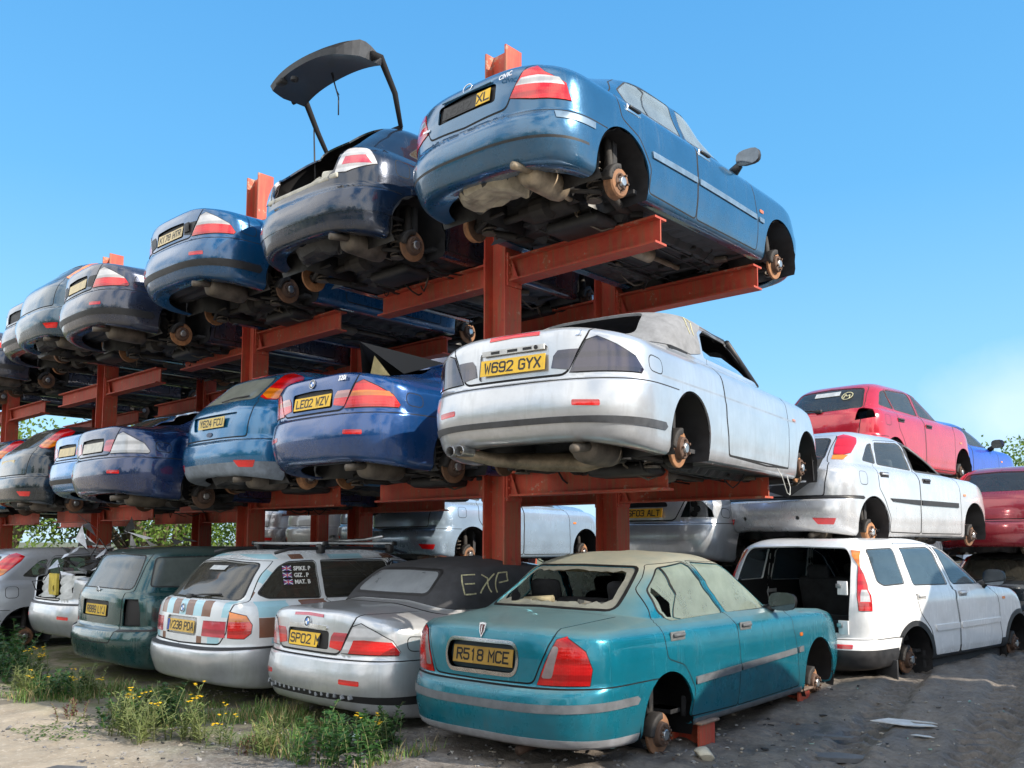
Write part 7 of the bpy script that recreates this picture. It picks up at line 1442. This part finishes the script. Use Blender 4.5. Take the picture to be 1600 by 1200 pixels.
def grass():
    g = np.random.default_rng(8); mb = MB(); n = 0
    while n < 9000:
        x = g.uniform(-15, -4.6); y = 3.2+1.0*g.random()-.35*(x < -8.5)*g.random()+(.25 if x > -7.5 else 0)
        d = float(vnoise(x, y, 1.3, 5)+vnoise(x, y, 4., 6)*.6)
        if d < (.06 if x < -8 else .14): n += .2; continue
        h = g.uniform(.025, .12)*(1.2 if d > .25 else .8); a = g.uniform(0, 6.28); c = Vector((math.cos(a), math.sin(a), 0)); p = Vector((x, y, float(gz(x, y))-.005)); w = Vector((-c.y, c.x, 0))*.004
        q = p+c*h*.25+Vector((0, 0, h*.6)); e = p+c*h*g.uniform(.3, .9)+Vector((0, 0, h)); mb.add([p-w, p+w, q+w*.7, q-w*.7, e], [(0, 1, 2, 3), (3, 2, 4)], 1 if g.random() < .3 else 0); n += 1
    for i in range(5200):
        x = g.uniform(-15, -7); y = g.uniform(2.6, 3.9); 
        if vnoise(x, y, .9, 9) < .02: continue
        p = Vector((x, y, float(gz(x, y))+.004)); a = g.uniform(0, 6.28); leaf(mb, p, (math.cos(a), math.sin(a), g.uniform(.1, .6)), (0, 0, 1), g.uniform(.02, .05), .02, 2)
    tag(mb.build('grass', [GRASSM, DRY, LEAF]), 'short rough grass and low weeds in front of the parked wrecks', 'grass', kind='stuff')
grass()
def bush(seed, n=11000, rx=3., rz=2.6, lf=.125):
    g = np.random.default_rng(seed); mb = MB(); blobs = []
    for k in range(13):
        a = g.uniform(0, 6.28); r = g.uniform(.1, .8); blobs.append((r*rx*math.cos(a), r*rx*math.sin(a)*.8, rz*g.uniform(.35, 1.55), g.uniform(.5, 1.15)*rx*.42))
    for i in range(n):
        bx, by, bz, br = blobs[g.integers(0, 13)]; d = g.normal(size=3); d /= np.linalg.norm(d); r = br*(g.random()**.33)*(1 if g.random() > .12 else 1.25); p = Vector((bx+d[0]*r, by+d[1]*r, max(.05, bz+d[2]*r*.9))); q = g.normal(size=3)
        leaf(mb, p, q, g.normal(size=3), lf*g.uniform(.6, 1.3), lf*.55)
    t = MB()
    for bx, by, bz, br in blobs: t.tube([(0, 0, -.1), (bx*.3, by*.3, bz*.45), (bx*.8, by*.8, bz*.9), (bx, by, bz+br*.4)], [.14, .09, .05, .02], 6)
    return mb, t
_B = {}
def tree(seed, x, y, sc, label, group, sz=1.):
    t = thing('bushy_tree', label, 'tree', (x, y, 0), seed*1.3+x, group); t.scale = (sc, sc, sc*sz)
    if seed not in _B: a, b = bush(seed); _B[seed] = (a.build('crown', TREEL, t), b.build('trunk', BARK, t))
    else:
        for o in _B[seed]: c = o.copy(); COL.objects.link(c); c.parent = t
GB = 'bright green bushes beyond the yard'
for i, (x, y, sc, lb) in enumerate([(-30, 9.5, 1.25, 'bright green bush at the far left above the middle tier'), (-33.5, 6.5, 1.1, 'bright green bush at the very left edge behind the cars'), (-27, 13, 1.1, 'bright green bush seen between the third and fourth posts'), (-24.5, 16, 1., 'bright green bush seen between the second and third posts'), (-22, 19, 1., 'bright green bush seen low behind the second post'), (-30.5, 14, 1.2, 'farther green bush behind the row of bushes at the left')]):
    tree(1+i % 3, x, y, sc, lb, GB)
for i, (x, y, sc, lb) in enumerate([(-8.0, 37., 1.3, 'green tree at the right edge beyond the small blue car'), (-5.6, 41, 1.2, 'pale green tree behind the first one at the right edge')]): tree(1+i, x, y, sc, lb, 'trees at the right edge')
def far_treeline():
    mb = MB(); g = np.random.default_rng(5)
    for i in range(9000):
        x = g.uniform(-34, 22); h = 3.2+2.2*math.sin(x*.35)+1.6*math.sin(x*.9+1); z = g.random()**.8*max(1.5, h); p = Vector((x, -19+g.normal()*1.4, z)); leaf(mb, p, g.normal(size=3), g.normal(size=3), g.uniform(.5, .9), .45)
    tag(mb.build('far_treeline', [TREEL]), 'line of trees across the yard behind the photographer', 'trees', kind='stuff')
far_treeline()
def debris():
    """small broken trim, glass and plastic trodden into the yard"""
    g = np.random.default_rng(12); mb = MB()
    for i in range(420):
        x = g.uniform(-7.5, -1.2); y = g.uniform(2.7, 8.6)
        if x < -5.2 and y > 4.6: continue
        n = int(g.integers(3, 6)); r = .008+.035*g.random()**3; a = np.sort(g.uniform(0, 6.28, n)); q = [(r*math.cos(t)*g.uniform(.5, 1.4), r*math.sin(t)*g.uniform(.3, 1.)) for t in a]
        M4 = Matrix.Translation((x, y, float(gz(x, y))+.006)) @ Matrix.Rotation(g.uniform(0, 6.28), 4, 'Z') @ Matrix.Rotation(g.uniform(-.35, .35), 4, 'X'); mb.prism(q, g.uniform(.002, .012), M4, int(g.choice([0, 0, 0, 1, 2, 3])))
    tag(mb.build('debris', [BLACK, simple('shard_green', (.20, .30, .27), .15), RUSTD, simple('bit_pale', (.34, .33, .31), .7)]), 'small broken trim and glass trodden into the yard', 'debris', kind='stuff')
debris()
